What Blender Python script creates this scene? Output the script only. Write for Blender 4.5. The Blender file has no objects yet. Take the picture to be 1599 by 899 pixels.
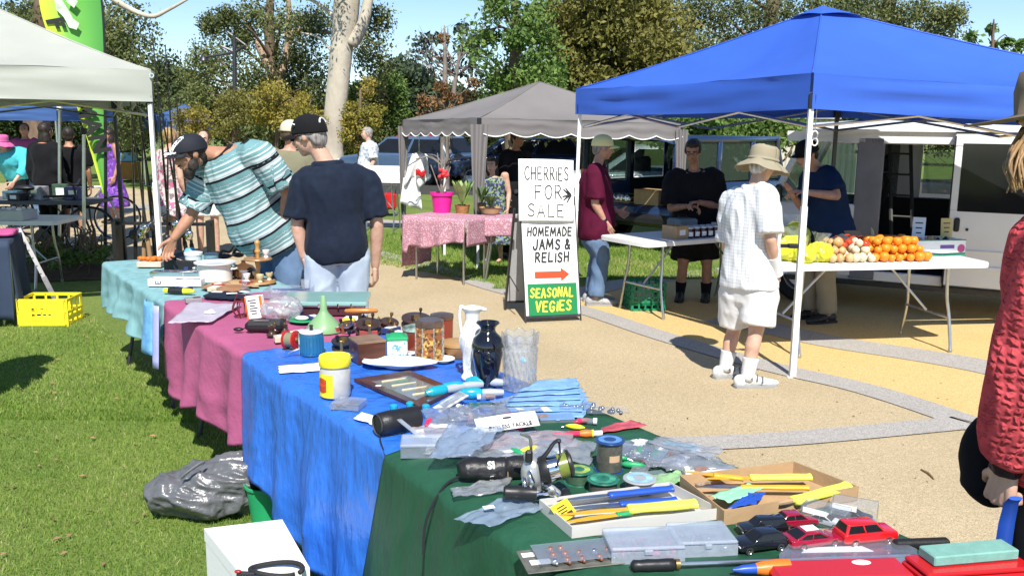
import bpy, bmesh, math, random
import numpy as np
from mathutils import Vector, Matrix, Quaternion, noise as mnoise
random.seed(7); rng = np.random.default_rng(7)
R = math.radians
SC = bpy.context.scene
COL = SC.collection

# ------------------------------------------------------------------ camera
H, F, TH, ROLL, CX, CY = 1.75, 1420.0, R(10.0), R(0.7), 799.5, 449.5
cam = bpy.data.cameras.new('camera'); camo = bpy.data.objects.new('camera', cam); COL.objects.link(camo)
cam.sensor_width = 36; cam.lens = F/1599*36; cam.clip_start = .05; cam.clip_end = 900
camo.matrix_world = Matrix.Translation((0, 0, H)) @ Matrix.Rotation(R(90)-TH, 4, 'X') @ Matrix.Rotation(ROLL, 4, 'Z')
SC.camera = camo
# ------------------------------------------------------------------ sky and sun
SUN_EL = R(50)
w = bpy.data.worlds.new('World'); SC.world = w; w.use_nodes = True
nt = w.node_tree; bg = nt.nodes['Background']
sky = nt.nodes.new('ShaderNodeTexSky'); sky.sky_type = 'NISHITA'; sky.sun_disc = False
sky.sun_elevation = SUN_EL; sky.sun_rotation = R(180); sky.air_density = .85; sky.dust_density = 0; sky.ozone_density = 3.5
nt.links.new(sky.outputs['Color'], bg.inputs['Color']); bg.inputs['Strength'].default_value = .11
sl = bpy.data.lights.new('sun', 'SUN'); sl.energy = 5.0; sl.angle = R(.5); sl.color = (1, .955, .88)
so = bpy.data.objects.new('sun', sl); COL.objects.link(so)
sd = Vector((-.11*math.cos(SUN_EL), math.cos(SUN_EL), -math.sin(SUN_EL)))
so.rotation_euler = sd.to_track_quat('-Z', 'Y').to_euler(); so.location = (0, -10, 20)
SC.view_settings.view_transform = 'Standard'; SC.view_settings.look = 'None'
SC.view_settings.exposure = .55; SC.view_settings.gamma = 1
SC.cycles.max_bounces = 8; SC.cycles.transparent_max_bounces = 16; SC.cycles.sample_clamp_indirect = 6

# ------------------------------------------------------------------ picture -> place
_r0 = Vector((1, 0, 0)); _u0 = Vector((0, math.sin(TH), math.cos(TH))); _f0 = Vector((0, math.cos(TH), -math.sin(TH)))
_cr = _r0*math.cos(ROLL)+_u0*math.sin(ROLL); _cu = -_r0*math.sin(ROLL)+_u0*math.cos(ROLL)
def ray(px, py): return _f0+_cr*((px-CX)/F)-_cu*((py-CY)/F)
def g(px, py, z=0.0):            # the point of the level plane z that is seen there
    r = ray(px, py); t = (z-H)/r.z; return Vector((r.x*t, r.y*t, z))
def dp(px, py, Y):               # the point at distance Y into the scene
    r = ray(px, py); t = Y/r.y; return Vector((r.x*t, Y, H+r.z*t))
V = Vector

# ------------------------------------------------------------------ materials
MATS = {}
def M(name, col, rough=.6, metal=0, var=.12, scale=6, bump=0, bscale=60, alpha=1, trans=0, ior=1.45, sheen=0, coat=0, spec=.5, stretch=(1,1,1), col2=None, sss=0, transl=0, detail=4, emit=0):
    if name in MATS: return MATS[name]
    m = bpy.data.materials.new(name); m.use_nodes = True; n = m.node_tree.nodes; L = m.node_tree.links
    b = n['Principled BSDF']; MATS[name] = m
    b.inputs['Roughness'].default_value = rough; b.inputs['Metallic'].default_value = metal
    b.inputs['IOR'].default_value = ior; b.inputs['Specular IOR Level'].default_value = spec
    b.inputs['Transmission Weight'].default_value = trans; b.inputs['Coat Weight'].default_value = coat
    b.inputs['Sheen Weight'].default_value = sheen; b.inputs['Subsurface Weight'].default_value = sss
    if sss: b.inputs['Subsurface Radius'].default_value = (.01, .004, .002)
    tc = n.new('ShaderNodeTexCoord'); mp = n.new('ShaderNodeMapping'); mp.inputs['Scale'].default_value = stretch
    L.new(tc.outputs['Object'], mp.inputs['Vector'])
    ns = n.new('ShaderNodeTexNoise'); ns.inputs['Scale'].default_value = scale; ns.inputs['Detail'].default_value = detail
    L.new(mp.outputs['Vector'], ns.inputs['Vector'])
    rp = n.new('ShaderNodeValToRGB'); rp.color_ramp.elements[0].position = .3; rp.color_ramp.elements[1].position = .7
    c = V(col); lo = c*(1-var); hi = c*(1+var)
    if col2: lo, hi = c, V(col2)
    rp.color_ramp.elements[0].color = (*lo, 1); rp.color_ramp.elements[1].color = (*[min(1, x) for x in hi], 1)
    L.new(ns.outputs['Fac'], rp.inputs['Fac']); L.new(rp.outputs['Color'], b.inputs['Base Color'])
    if bump:
        n2 = n.new('ShaderNodeTexNoise'); n2.inputs['Scale'].default_value = bscale; n2.inputs['Detail'].default_value = 5
        L.new(mp.outputs['Vector'], n2.inputs['Vector'])
        bp = n.new('ShaderNodeBump'); bp.inputs['Strength'].default_value = bump; bp.inputs['Distance'].default_value = .6/bscale
        L.new(n2.outputs['Fac'], bp.inputs['Height']); L.new(bp.outputs['Normal'], b.inputs['Normal'])
    if transl:
        tr = n.new('ShaderNodeBsdfTranslucent'); L.new(rp.outputs['Color'], tr.inputs['Color'])
        mx = n.new('ShaderNodeMixShader'); mx.inputs[0].default_value = transl
        L.new(b.outputs[0], mx.inputs[1]); L.new(tr.outputs[0], mx.inputs[2]); L.new(mx.outputs[0], n['Material Output'].inputs['Surface'])
    if alpha < 1:
        tr = n.new('ShaderNodeBsdfTransparent'); mx = n.new('ShaderNodeMixShader'); mx.inputs[0].default_value = alpha
        L.new(tr.outputs[0], mx.inputs[1]); L.new(b.outputs[0], mx.inputs[2]); L.new(mx.outputs[0], n['Material Output'].inputs['Surface'])
    return m
def clear(name, col=(.8,.85,.9), a=.3, rough=.12, tint=(.95,.97,1)):
    m = M(name, col, rough=.6, alpha=a, var=.1, scale=25, bump=.12, bscale=30, spec=.2); n = m.node_tree.nodes; L = m.node_tree.links
    if 'film_gloss' in n: return m
    for x in n:
        if x.type == 'BSDF_TRANSPARENT': x.inputs[0].default_value = (*tint, 1)
    out = n['Material Output']; prev = out.inputs['Surface'].links[0].from_socket
    gl = n.new('ShaderNodeBsdfGlossy'); gl.name = 'film_gloss'; gl.inputs['Roughness'].default_value = rough
    lw = n.new('ShaderNodeLayerWeight'); lw.inputs['Blend'].default_value = .35
    mt = n.new('ShaderNodeMath'); mt.operation = 'MULTIPLY_ADD'; mt.inputs[1].default_value = .45; mt.inputs[2].default_value = .05; L.new(lw.outputs['Fresnel'], mt.inputs[0])
    mx = n.new('ShaderNodeMixShader'); L.new(mt.outputs[0], mx.inputs[0]); L.new(prev, mx.inputs[1]); L.new(gl.outputs[0], mx.inputs[2]); L.new(mx.outputs[0], out.inputs['Surface'])
    return m
def attr_mat(name, stops, rough=.8, attr='band', bump=.3, bscale=120, constant=True, sheen=0, var=.06):
    """colour read from a vertex attribute (0..1, repeating) through stripes"""
    if name in MATS: return MATS[name]
    m = bpy.data.materials.new(name); m.use_nodes = True; n = m.node_tree.nodes; L = m.node_tree.links; MATS[name] = m
    b = n['Principled BSDF']; b.inputs['Roughness'].default_value = rough; b.inputs['Sheen Weight'].default_value = sheen
    b.inputs['Specular IOR Level'].default_value = .25
    a = n.new('ShaderNodeAttribute'); a.attribute_name = attr
    rp = n.new('ShaderNodeValToRGB'); cr = rp.color_ramp; cr.interpolation = 'CONSTANT' if constant else 'LINEAR'
    while len(cr.elements) > 1: cr.elements.remove(cr.elements[0])
    cr.elements[0].position = stops[0][0]; cr.elements[0].color = (*stops[0][1], 1)
    for p, c in stops[1:]:
        e = cr.elements.new(p); e.color = (*c, 1)
    L.new(a.outputs['Fac'], rp.inputs['Fac']); L.new(rp.outputs['Color'], b.inputs['Base Color'])
    tc = n.new('ShaderNodeTexCoord'); ns = n.new('ShaderNodeTexNoise'); ns.inputs['Scale'].default_value = bscale
    L.new(tc.outputs['Object'], ns.inputs['Vector'])
    bp = n.new('ShaderNodeBump'); bp.inputs['Strength'].default_value = bump; bp.inputs['Distance'].default_value = .004
    L.new(ns.outputs['Fac'], bp.inputs['Height']); L.new(bp.outputs['Normal'], b.inputs['Normal'])
    return m

# ------------------------------------------------------------------ mesh builder
def frame(d):
    d = V(d).normalized(); a = V((0,0,1)) if abs(d.z) < .9 else V((1,0,0))
    x = d.cross(a).normalized(); y = d.cross(x).normalized(); return x, y, d
class MB:
    def __init__(s): s.v = []; s.f = []; s.m = []; s.cur = 0; s.X = None
    def mat(s, i): s.cur = i; return s
    def pv(s, p):
        p = V(p); s.v.append(s.X @ p if s.X else p); return len(s.v)-1
    def face(s, ids): s.f.append(tuple(ids)); s.m.append(s.cur)
    def quad(s, a, b, c, d): s.face([s.pv(a), s.pv(b), s.pv(c), s.pv(d)]); return s
    def box(s, c, size, rot=None, bev=0.0):
        c = V(c); hx, hy, hz = [x/2 for x in size]; b = min(bev, hx*.9, hy*.9, hz*.9)
        rm = rot.to_3x3() if rot is not None else Matrix.Identity(3)
        if b <= 0:
            ids = [s.pv(c+rm @ V((x*hx, y*hy, z*hz))) for x in (-1,1) for y in (-1,1) for z in (-1,1)]
            for q in ((0,1,3,2),(4,6,7,5),(0,4,5,1),(2,3,7,6),(0,2,6,4),(1,5,7,3)): s.face([ids[i] for i in q])
            return s
        idx = {}
        for x in (-1,1):
            for y in (-1,1):
                for z in (-1,1):
                    idx[x,y,z,0] = s.pv(c+rm @ V((x*hx, y*(hy-b), z*(hz-b))))
                    idx[x,y,z,1] = s.pv(c+rm @ V((x*(hx-b), y*hy, z*(hz-b))))
                    idx[x,y,z,2] = s.pv(c+rm @ V((x*(hx-b), y*(hy-b), z*hz)))
        def fc(l):
            pts = [s.v[i] for i in l]; cc = sum(pts, V())/len(pts); nn = (pts[1]-pts[0]).cross(pts[2]-pts[0])
            o = s.X @ c if s.X else c
            s.face(l if nn.dot(cc-o) > 0 else l[::-1])
        for a in (0,1,2):
            for sg in (-1,1):
                l = []
                for (p, q) in ((-1,-1),(1,-1),(1,1),(-1,1)):
                    k = [p, q]; k.insert(a, sg); l.append(idx[k[0],k[1],k[2],a])
                fc(l)
        for a in (0,1,2):
            o1, o2 = [k for k in (0,1,2) if k != a]
            for p in (-1,1):
                for q in (-1,1):
                    k1 = [0,0,0]; k1[o1] = p; k1[o2] = q; k1[a] = -1; k2 = list(k1); k2[a] = 1
                    fc([idx[(*k1,o1)], idx[(*k2,o1)], idx[(*k2,o2)], idx[(*k1,o2)]])
        for x in (-1,1):
            for y in (-1,1):
                for z in (-1,1): fc([idx[x,y,z,0], idx[x,y,z,1], idx[x,y,z,2]])
        return s
    def cyl(s, p0, p1, r0, r1=None, n=12, caps=True):
        return s.tube([p0, p1], [r0, r0 if r1 is None else r1], n, caps)
    def tube(s, pts, r, n=8, caps=True, flat=1.0, up=None):
        pts = [V(p) for p in pts]; k = len(pts); rr = r if isinstance(r, (list, tuple)) else [r]*k
        ds = []
        for i in range(k):
            d = pts[min(i+1, k-1)]-pts[max(i-1, 0)]; ds.append(d.normalized() if d.length > 1e-9 else V((0,0,1)))
        if up is not None: x = V(up) - ds[0]*V(up).dot(ds[0]); x.normalize()
        else: x = frame(ds[0])[0]
        rings = []
        for i in range(k):
            x = (x-ds[i]*x.dot(ds[i])); x = x.normalized() if x.length > 1e-6 else frame(ds[i])[0]; y = ds[i].cross(x)
            rings.append([s.pv(pts[i]+x*(math.cos(a)*rr[i])+y*(math.sin(a)*rr[i]*flat)) for a in [2*math.pi*j/n for j in range(n)]])
        for i in range(k-1):
            for j in range(n): s.face([rings[i][j], rings[i][(j+1)%n], rings[i+1][(j+1)%n], rings[i+1][j]])
        if caps: s.face(rings[0][::-1]); s.face(rings[-1])
        return s
    def lathe(s, prof, n=24, mtx=None, sx=1, sy=1):
        mtx = mtx or Matrix.Identity(4); rings = []
        for r, z in prof:
            if r < 1e-6: rings.append([s.pv(mtx @ V((0,0,z)))])
            else: rings.append([s.pv(mtx @ V((r*sx*math.cos(2*math.pi*j/n), r*sy*math.sin(2*math.pi*j/n), z))) for j in range(n)])
        for a, b in zip(rings, rings[1:]):
            for j in range(n):
                j2 = (j+1) % n
                if len(a) == 1 and len(b) == 1: continue
                if len(a) == 1: s.face([a[0], b[j2], b[j]])
                elif len(b) == 1: s.face([a[j], a[j2], b[0]])
                else: s.face([a[j], a[j2], b[j2], b[j]])
        return s
    def ell(s, c, rad, rot=None, n=16, m=10):
        rm = rot.to_4x4() if rot is not None else Matrix.Identity(4)
        return s.lathe([(math.sin(math.pi*i/m), -math.cos(math.pi*i/m)) for i in range(m+1)], n, Matrix.Translation(V(c)) @ rm @ Matrix.Diagonal((*rad, 1)))
    def cap(s, a, b, ra, rb, n=12):       # tapered capsule
        s.ell(a, (ra,)*3, None, n, 8); s.ell(b, (rb,)*3, None, n, 8); return s.cyl(a, b, ra*.995, rb*.995, n)
    def prism(s, poly, z0, z1, mtx=None, top=True, bottom=True):
        mtx = mtx or Matrix.Identity(4); area = sum(poly[i][0]*poly[(i+1)%len(poly)][1]-poly[(i+1)%len(poly)][0]*poly[i][1] for i in range(len(poly)))
        if area < 0: poly = poly[::-1]
        a = [s.pv(mtx @ V((p[0], p[1], z0))) for p in poly]; b = [s.pv(mtx @ V((p[0], p[1], z1))) for p in poly]; k = len(poly)
        for i in range(k): s.face([a[i], a[(i+1)%k], b[(i+1)%k], b[i]])
        if bottom: s.face(a[::-1])
        if top: s.face(b)
        return s
    def loft(s, rings, caps=True):
        ids = [[s.pv(p) for p in r] for r in rings]; n = len(ids[0])
        for a, b in zip(ids, ids[1:]):
            for j in range(n): s.face([a[j], a[(j+1)%n], b[(j+1)%n], b[j]])
        if caps: s.face(ids[0][::-1]); s.face(ids[-1])
        return s
    def grid(s, fn, nu, nv, thick=0):
        ids = [[s.pv(fn(i/nu, j/nv)) for j in range(nv+1)] for i in range(nu+1)]
        for i in range(nu):
            for j in range(nv): s.face([ids[i][j], ids[i+1][j], ids[i+1][j+1], ids[i][j+1]])
        return s
    def mesh(s, name, mats):
        me = bpy.data.meshes.new(name); me.from_pydata([tuple(p) for p in s.v], [], s.f)
        for m in (mats if isinstance(mats, (list, tuple)) else [mats]): me.materials.append(m)
        if any(s.m): me.polygons.foreach_set('material_index', s.m)
        me.update(); return me
    def build(s, name, mats, parent=None, smooth=35, solid=0, sub=0, loc=None):
        me = s.mesh(name, mats); o = bpy.data.objects.new(name, me); COL.objects.link(o)
        bmm = bmesh.new(); bmm.from_mesh(me); bmesh.ops.recalc_face_normals(bmm, faces=bmm.faces); bmm.to_mesh(me); bmm.free()
        if smooth:
            me.shade_smooth()
            if smooth < 180: me.set_sharp_from_angle(angle=R(smooth))
        if parent: o.parent = parent
        if loc is not None: o.location = loc
        if solid:
            md = o.modifiers.new('thickness', 'SOLIDIFY'); md.thickness = solid; md.offset = 0
        if sub:
            md = o.modifiers.new('round', 'SUBSURF'); md.levels = sub; md.render_levels = sub
        return o
def tag(o, label=None, cat=None, group=None, kind=None):
    if label: o['label'] = label
    if cat: o['category'] = cat
    if group: o['group'] = group
    if kind: o['kind'] = kind
    return o
def thing(name, label, cat, loc=(0,0,0), rz=0, group=None):
    o = bpy.data.objects.new(name, None); COL.objects.link(o); o.empty_display_size = .1
    o.location = loc; o.rotation_euler = (0, 0, rz); return tag(o, label, cat, group)
def struct(name, mb, mats, smooth=0): return tag(mb.build(name, mats, None, smooth), kind='structure')
def copy_tree(o, label, loc, rz=None, parent=None):
    c = o.copy(); COL.objects.link(c)
    if parent: c.parent = parent
    else:
        c.location = loc
        if rz is not None: c.rotation_euler = (0, 0, rz)
        c['label'] = label
    for ch in o.children: copy_tree(ch, None, None, None, c)
    return c
def remesh(mb, name, mat, parent=None, voxel=.012, smooth=3, wr=0.0, wscale=9, wst=(1,1,1), seed=0, band=None, wr2=0):
    """melt overlapping closed shapes into one continuous skin; wr = cloth wrinkle height"""
    o = mb.build(name, mat, None, 0)
    md = o.modifiers.new('skin', 'REMESH'); md.mode = 'VOXEL'; md.voxel_size = voxel; md.use_smooth_shade = True
    if smooth:
        s = o.modifiers.new('soft', 'SMOOTH'); s.iterations = smooth; s.factor = .5
    dg = bpy.context.evaluated_depsgraph_get(); dg.update()
    me = bpy.data.meshes.new_from_object(o.evaluated_get(dg)); o.modifiers.clear(); old = o.data; o.data = me; me.name = name
    bpy.data.meshes.remove(old)
    if not me.materials: me.materials.append(mat)
    if wr:
        nv = len(me.vertices); co = np.empty(nv*3, 'f'); no = np.empty(nv*3, 'f')
        me.vertices.foreach_get('co', co); me.vertex_normals.foreach_get('vector', no); co = co.reshape(-1,3); no = no.reshape(-1,3)
        d = np.empty(nv, 'f'); o3 = V((seed*7.3, seed*3.1, seed*1.7))
        for i in range(nv):
            p = V((co[i,0]*wst[0], co[i,1]*wst[1], co[i,2]*wst[2]))*wscale+o3
            q = p+V((mnoise.noise(p*.7), mnoise.noise(p*.7+V((9,1,4))), mnoise.noise(p*.7+V((3,8,2)))))*.8
            d[i] = (1-abs(mnoise.noise(q))*2.2)*.7+mnoise.noise(q*2.3)*.35
            if wr2:
                v1 = mnoise.voronoi(q*1.7)[0]; v2 = mnoise.voronoi(q*3.9)[0]; d[i] -= wr2/wr*(1.6*min(.5, v1[1]-v1[0])+.8*min(.5, v2[1]-v2[0]))*2
        co += no*(d*wr)[:,None]; me.vertices.foreach_set('co', co.ravel())
    if band:
        at = me.attributes.new('band', 'FLOAT', 'POINT'); at.data.foreach_set('value', [band(v.co) for v in me.vertices])
    me.shade_smooth(); me.update()
    if parent: o.parent = parent
    return o
def text(name, s, size, mat, parent, mtx, offset=0, shear=0, ext=.0006, align='CENTER', space=1, name2=None):
    cu = bpy.data.curves.new('t', 'FONT'); cu.body = s; cu.size = size; cu.extrude = ext; cu.offset = offset; cu.shear = shear
    cu.align_x = align; cu.align_y = 'CENTER'; cu.space_character = space; cu.resolution_u = 3
    t = bpy.data.objects.new('t', cu); COL.objects.link(t); dg = bpy.context.evaluated_depsgraph_get(); dg.update()
    me = bpy.data.meshes.new_from_object(t.evaluated_get(dg)); bpy.data.objects.remove(t); bpy.data.curves.remove(cu)
    me.materials.clear(); me.materials.append(mat); me.name = name
    o = bpy.data.objects.new(name, me); COL.objects.link(o); o.parent = parent; o.matrix_local = mtx
    return o
def mjoin(name, pts_fn): pass

# common materials
m_white_metal = M('white_powder_coat', (.78,.79,.8), .35, var=.05)
m_steel = M('steel', (.55,.56,.58), .3, 1, var=.1, scale=20)
m_dark_metal = M('dark_metal', (.06,.06,.065), .4, .6, var=.2)
m_black = M('black_plastic', (.015,.015,.017), .4, var=.2, bump=.1)
m_blackm = M('black_rubber', (.02,.02,.02), .8, var=.3, bump=.2, bscale=120)
m_white = M('white_paint', (.8,.8,.79), .45, var=.05)
m_paper = M('paper', (.82,.82,.8), .8, var=.03)
m_wplastic = M('white_plastic', (.75,.74,.72), .4, var=.05, bump=.08, bscale=200)
m_chrome = M('chrome', (.75,.75,.77), .12, 1, var=.03)
m_clear = clear('clear_plastic', a=.10)
m_clear2 = clear('clear_plastic_bag', (.75,.78,.82), .17, .16)
m_frost = clear('frosted_plastic', (.70,.78,.88), .27, .22)
m_red = M('red_paint', (.5,.012,.015), .25, var=.06, coat=.4)
m_yel = M('yellow_plastic', (.85,.72,.03), .4, var=.05)
m_lime = M('lime_yellow_plastic', (.85,.82,.1), .42, var=.05)
m_blue = M('blue_plastic', (.02,.08,.42), .35, var=.08)
m_green = M('green_plastic', (.02,.32,.12), .4, var=.1)
m_orange = M('orange_plastic', (.75,.17,.02), .4, var=.1)
m_wood = M('varnished_wood', (.32,.16,.06), .35, var=.35, scale=5, stretch=(1,8,8), bump=.1)
m_dwood = M('dark_wood', (.07,.022,.012), .3, var=.4, scale=5, stretch=(1,8,8), coat=.2)
m_card = M('cardboard', (.42,.28,.15), .85, var=.1, scale=12, bump=.15, bscale=90)
m_glass = clear('car_glass', (.03,.05,.05), .5, .04, (.6,.75,.72))
m_skin = M('skin', (.50,.27,.19), .5, var=.16, scale=18, bump=.12, bscale=160, sss=.08)
m_skin2 = M('skin_pale', (.56,.34,.25), .5, var=.14, scale=18, bump=.12, bscale=160, sss=.08)
m_skin3 = M('skin_tanned', (.42,.21,.13), .5, var=.16, scale=18, bump=.12, bscale=160, sss=.08)
def matte(*names):
    for n in names:
        if n in MATS: MATS[n].node_tree.nodes['Principled BSDF'].inputs['Specular IOR Level'].default_value = .1
# ================================================================== SETTING
def gpts(l, z=0): return [g(x, y, z) for x, y in l]
def smooth_curve(pts, n=6):
    out = []; P = [pts[0]]+list(pts)+[pts[-1]]
    for i in range(1, len(P)-2):
        for k in range(n):
            t = k/n; a, b, c, d = P[i-1], P[i], P[i+1], P[i+2]
            out.append(.5*((2*b)+(c-a)*t+(2*a-5*b+4*c-d)*t*t+(3*b-a-3*c+d)*t**3))
    out.append(pts[-1]); return out
def flat_poly(pts, z):
    mb = MB(); bm_ = bmesh.new(); vs = [bm_.verts.new((p.x, p.y, z)) for p in pts]; bm_.faces.new(vs)
    bmesh.ops.triangulate(bm_, faces=bm_.faces); bm_.verts.ensure_lookup_table(); bm_.verts.index_update()
    mb.v = [v.co.copy() for v in bm_.verts]
    for f in bm_.faces: mb.face([v.index for v in f.verts])
    bm_.free(); return mb
def ribbon(pts, width, z):
    mb = MB(); k = len(pts); ids = []
    for i in range(k):
        d = pts[min(i+1,k-1)]-pts[max(i-1,0)]; d.z = 0; d.normalize(); nn = V((-d.y, d.x, 0))*width/2
        a, b = pts[i]+nn, pts[i]-nn; ids.append((mb.pv((a.x, a.y, z)), mb.pv((b.x, b.y, z))))
    for a, b in zip(ids, ids[1:]): mb.face([a[0], a[1], b[1], b[0]])
    return mb
def ground_mat(name, cols, s1, s2, bump, bs, rough=.95, speck=None, fine=250):
    m = bpy.data.materials.new(name); m.use_nodes = True; n = m.node_tree.nodes; L = m.node_tree.links; b = n['Principled BSDF']
    b.inputs['Roughness'].default_value = rough; b.inputs['Specular IOR Level'].default_value = .2
    tc = n.new('ShaderNodeTexCoord')
    def nz(sc, det=6):
        x = n.new('ShaderNodeTexNoise'); x.inputs['Scale'].default_value = sc; x.inputs['Detail'].default_value = det
        L.new(tc.outputs['Object'], x.inputs['Vector']); return x
    def ramp(src, c0, c1, p0=.35, p1=.65):
        r = n.new('ShaderNodeValToRGB'); r.color_ramp.elements[0].position = p0; r.color_ramp.elements[1].position = p1
        r.color_ramp.elements[0].color = (*c0,1); r.color_ramp.elements[1].color = (*c1,1); L.new(src, r.inputs['Fac']); return r
    a = ramp(nz(s1).outputs['Fac'], cols[0], cols[1]); c = ramp(nz(s2).outputs['Fac'], cols[2], cols[3])
    mx = n.new('ShaderNodeMixRGB'); mx.inputs[0].default_value = .5; L.new(a.outputs[0], mx.inputs[1]); L.new(c.outputs[0], mx.inputs[2])
    fn = n.new('ShaderNodeTexVoronoi'); fn.inputs['Scale'].default_value = fine; L.new(tc.outputs['Object'], fn.inputs['Vector'])
    sp = n.new('ShaderNodeMixRGB'); sp.blend_type = 'MULTIPLY'; sp.inputs[0].default_value = 1.0
    r2 = ramp(fn.outputs['Color'], (.70,.68,.65), (1.16,1.16,1.15), .2, .8)
    L.new(mx.outputs[0], sp.inputs[1]); L.new(r2.outputs[0], sp.inputs[2]); L.new(sp.outputs[0], b.inputs['Base Color'])
    bn = nz(bs, 8); bp = n.new('ShaderNodeBump'); bp.inputs['Strength'].default_value = bump; bp.inputs['Distance'].default_value = .02
    L.new(bn.outputs['Fac'], bp.inputs['Height']); L.new(bp.outputs['Normal'], b.inputs['Normal']); return m
m_lawn = ground_mat('lawn', ((.085,.155,.028),(.19,.26,.055),(.11,.185,.035),(.23,.26,.08)), 1.3, 30, .6, 90, fine=120)
m_gravel = ground_mat('gravel', ((.43,.345,.215),(.56,.455,.295),(.43,.345,.21),(.54,.44,.285)), .8, 45, .5, 160, fine=240)
m_conc = ground_mat('concrete', ((.36,.34,.32),(.41,.39,.365),(.33,.315,.295),(.42,.40,.375)), 2, 40, .15, 200, .85, fine=200)
m_yellow = ground_mat('yellow_paving', ((.58,.42,.18),(.64,.47,.21),(.55,.40,.17),(.65,.475,.22)), 1.2, 60, .25, 220, .9, fine=220)
m_mulch = ground_mat('mulch', ((.07,.045,.028),(.14,.09,.055),(.05,.035,.02),(.16,.11,.07)), 5, 40, .8, 60)
m_road = ground_mat('asphalt', ((.05,.05,.052),(.07,.07,.07),(.04,.04,.042),(.075,.075,.075)), 2, 60, .3, 200)

mb = MB(); mb.quad((-400,-60,0),(400,-60,0),(400,600,0),(-400,600,0)); struct('lawn', mb, m_lawn)
edge_px = [(-260,283),(0,286),(160,291),(260,301),(340,320),(440,350),(590,395),(690,421),(770,450),(910,485),(1035,526),(1200,573),(1350,608),(1515,662),(1640,716)]
edge = smooth_curve(gpts(edge_px), 5)
near_edge = [g(-260,404), g(60,408), g(215,412), V((-2.3,6.0,0)), V((-1.0,4.05,0)), V((.05,2.6,0)), V((.9,1.2,0)), V((1.6,-2,0)), V((8,-2,0)), V((6,3,0))]
struct('gravel_path', flat_poly(edge+near_edge[::-1], .004), m_gravel)
far = [g(878,478), g(960,447), g(1040,436), g(1130,424), V((6,16,0)), V((16,16,0)), V((16,1,0)), V((6,3,0))]
struct('yellow_paving', flat_poly([p for p in edge[45:]]+far[::-1], .004), m_yellow)
struct('kerb_strip', ribbon(smooth_curve(gpts(edge_px[5:]), 6), .27, .010), m_conc)
struct('kerb_strip', ribbon(smooth_curve(gpts([(1020,693),(1085,694),(1240,686),(1480,664),(1512,660)]), 6), .22, .012), m_conc)
struct('kerb_strip', ribbon(smooth_curve(gpts([(1120,498),(1215,516),(1297,534),(1440,556),(1540,574),(1700,610)]), 6), .44, .008), m_conc)
struct('kerb_strip', ribbon(smooth_curve(gpts([(870,470),(960,445),(1040,434),(1130,423),(1250,412)]), 6), .38, .0085), m_conc)
struct('road', ribbon(gpts([(200,322),(600,349),(680,352),(900,350)]), 1.1, .006), m_conc)
struct('car_park', flat_poly([V((-6,24,0)), V((40,22,0)), V((40,34,0)), V((-8,36,0))], .005), m_road)
struct('garden_bed', flat_poly([g(-200,440), g(60,441), g(170,437), g(215,414), g(60,411), g(-200,408)], .010), m_mulch)

# ---- grass blades (nobody could count them)
def blades(name, areas, label):
    vs = []; tone = []
    for (cnt, fn, hh, ww) in areas:
        P = fn(cnt); k = len(P); a = rng.uniform(0, 2*np.pi, k); h = hh*rng.uniform(.5, 1.25, k); lean = h*rng.uniform(.1, .9, k); la = rng.uniform(0, 2*np.pi, k)
        wv = ww*rng.uniform(.6, 1.3, k); dx = np.cos(a)*wv; dy = np.sin(a)*wv
        b0 = np.stack([P[:,0]-dx, P[:,1]-dy, np.zeros(k)], 1); b1 = np.stack([P[:,0]+dx, P[:,1]+dy, np.zeros(k)], 1)
        t = np.stack([P[:,0]+np.cos(la)*lean, P[:,1]+np.sin(la)*lean, h], 1)
        vs.append(np.stack([b0, b1, t], 1).reshape(-1, 3)); 
        tt = np.clip(rng.normal(.5, .22, k)+.22*np.sin(P[:,0]*2.3+1.1)*np.cos(P[:,1]*1.9)+.12*np.sin(P[:,0]*7+P[:,1]*5), 0, 1); tone.append(np.repeat(tt, 3))
    vs = np.concatenate(vs); tone = np.concatenate(tone); nv = len(vs); me = bpy.data.meshes.new(name)
    me.vertices.add(nv); me.vertices.foreach_set('co', vs.astype('f').ravel()); me.loops.add(nv); me.loops.foreach_set('vertex_index', np.arange(nv, dtype='i'))
    me.polygons.add(nv//3); me.polygons.foreach_set('loop_start', np.arange(0, nv, 3, dtype='i')); me.update(calc_edges=True)
    at = me.attributes.new('tone', 'FLOAT', 'POINT'); at.data.foreach_set('value', tone.astype('f'))
    me.materials.append(leaf_mat('grass_blade', [(0,(.12,.22,.03)),(.45,(.21,.33,.055)),(.8,(.31,.40,.09)),(1,(.52,.47,.23))], .35))
    o = bpy.data.objects.new(name, me); COL.objects.link(o); return tag(o, label, 'grass', kind='stuff')
def leaf_mat(name, stops, transl=.3, rough=.6):
    m = attr_mat(name, stops, rough, 'tone', 0, constant=False); n = m.node_tree.nodes; L = m.node_tree.links
    rp = [x for x in n if x.type == 'VALTORGB'][0]; b = n['Principled BSDF']
    tr = n.new('ShaderNodeBsdfTranslucent'); L.new(rp.outputs[0], tr.inputs[0]); mx = n.new('ShaderNodeMixShader'); mx.inputs[0].default_value = transl
    L.new(b.outputs[0], mx.inputs[1]); L.new(tr.outputs[0], mx.inputs[2]); L.new(mx.outputs[0], n['Material Output'].inputs['Surface']); return m
def in_rect(x0, x1, y0, y1, keep):
    def fn(c):
        # denser near the camera
        y = y0+(y1-y0)*rng.random(c)**1.6; x = x0+(x1-x0)*rng.random(c); P = np.stack([x, y], 1); return P[keep(x, y)]
    return fn
def left_of_tables(x, y):   # grass side of the row of tables, not the beds
    k = (y-2.6)/.815; return (x < -.35-.58*k+.45) & (x > -.85*y*.75-.6)
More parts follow.
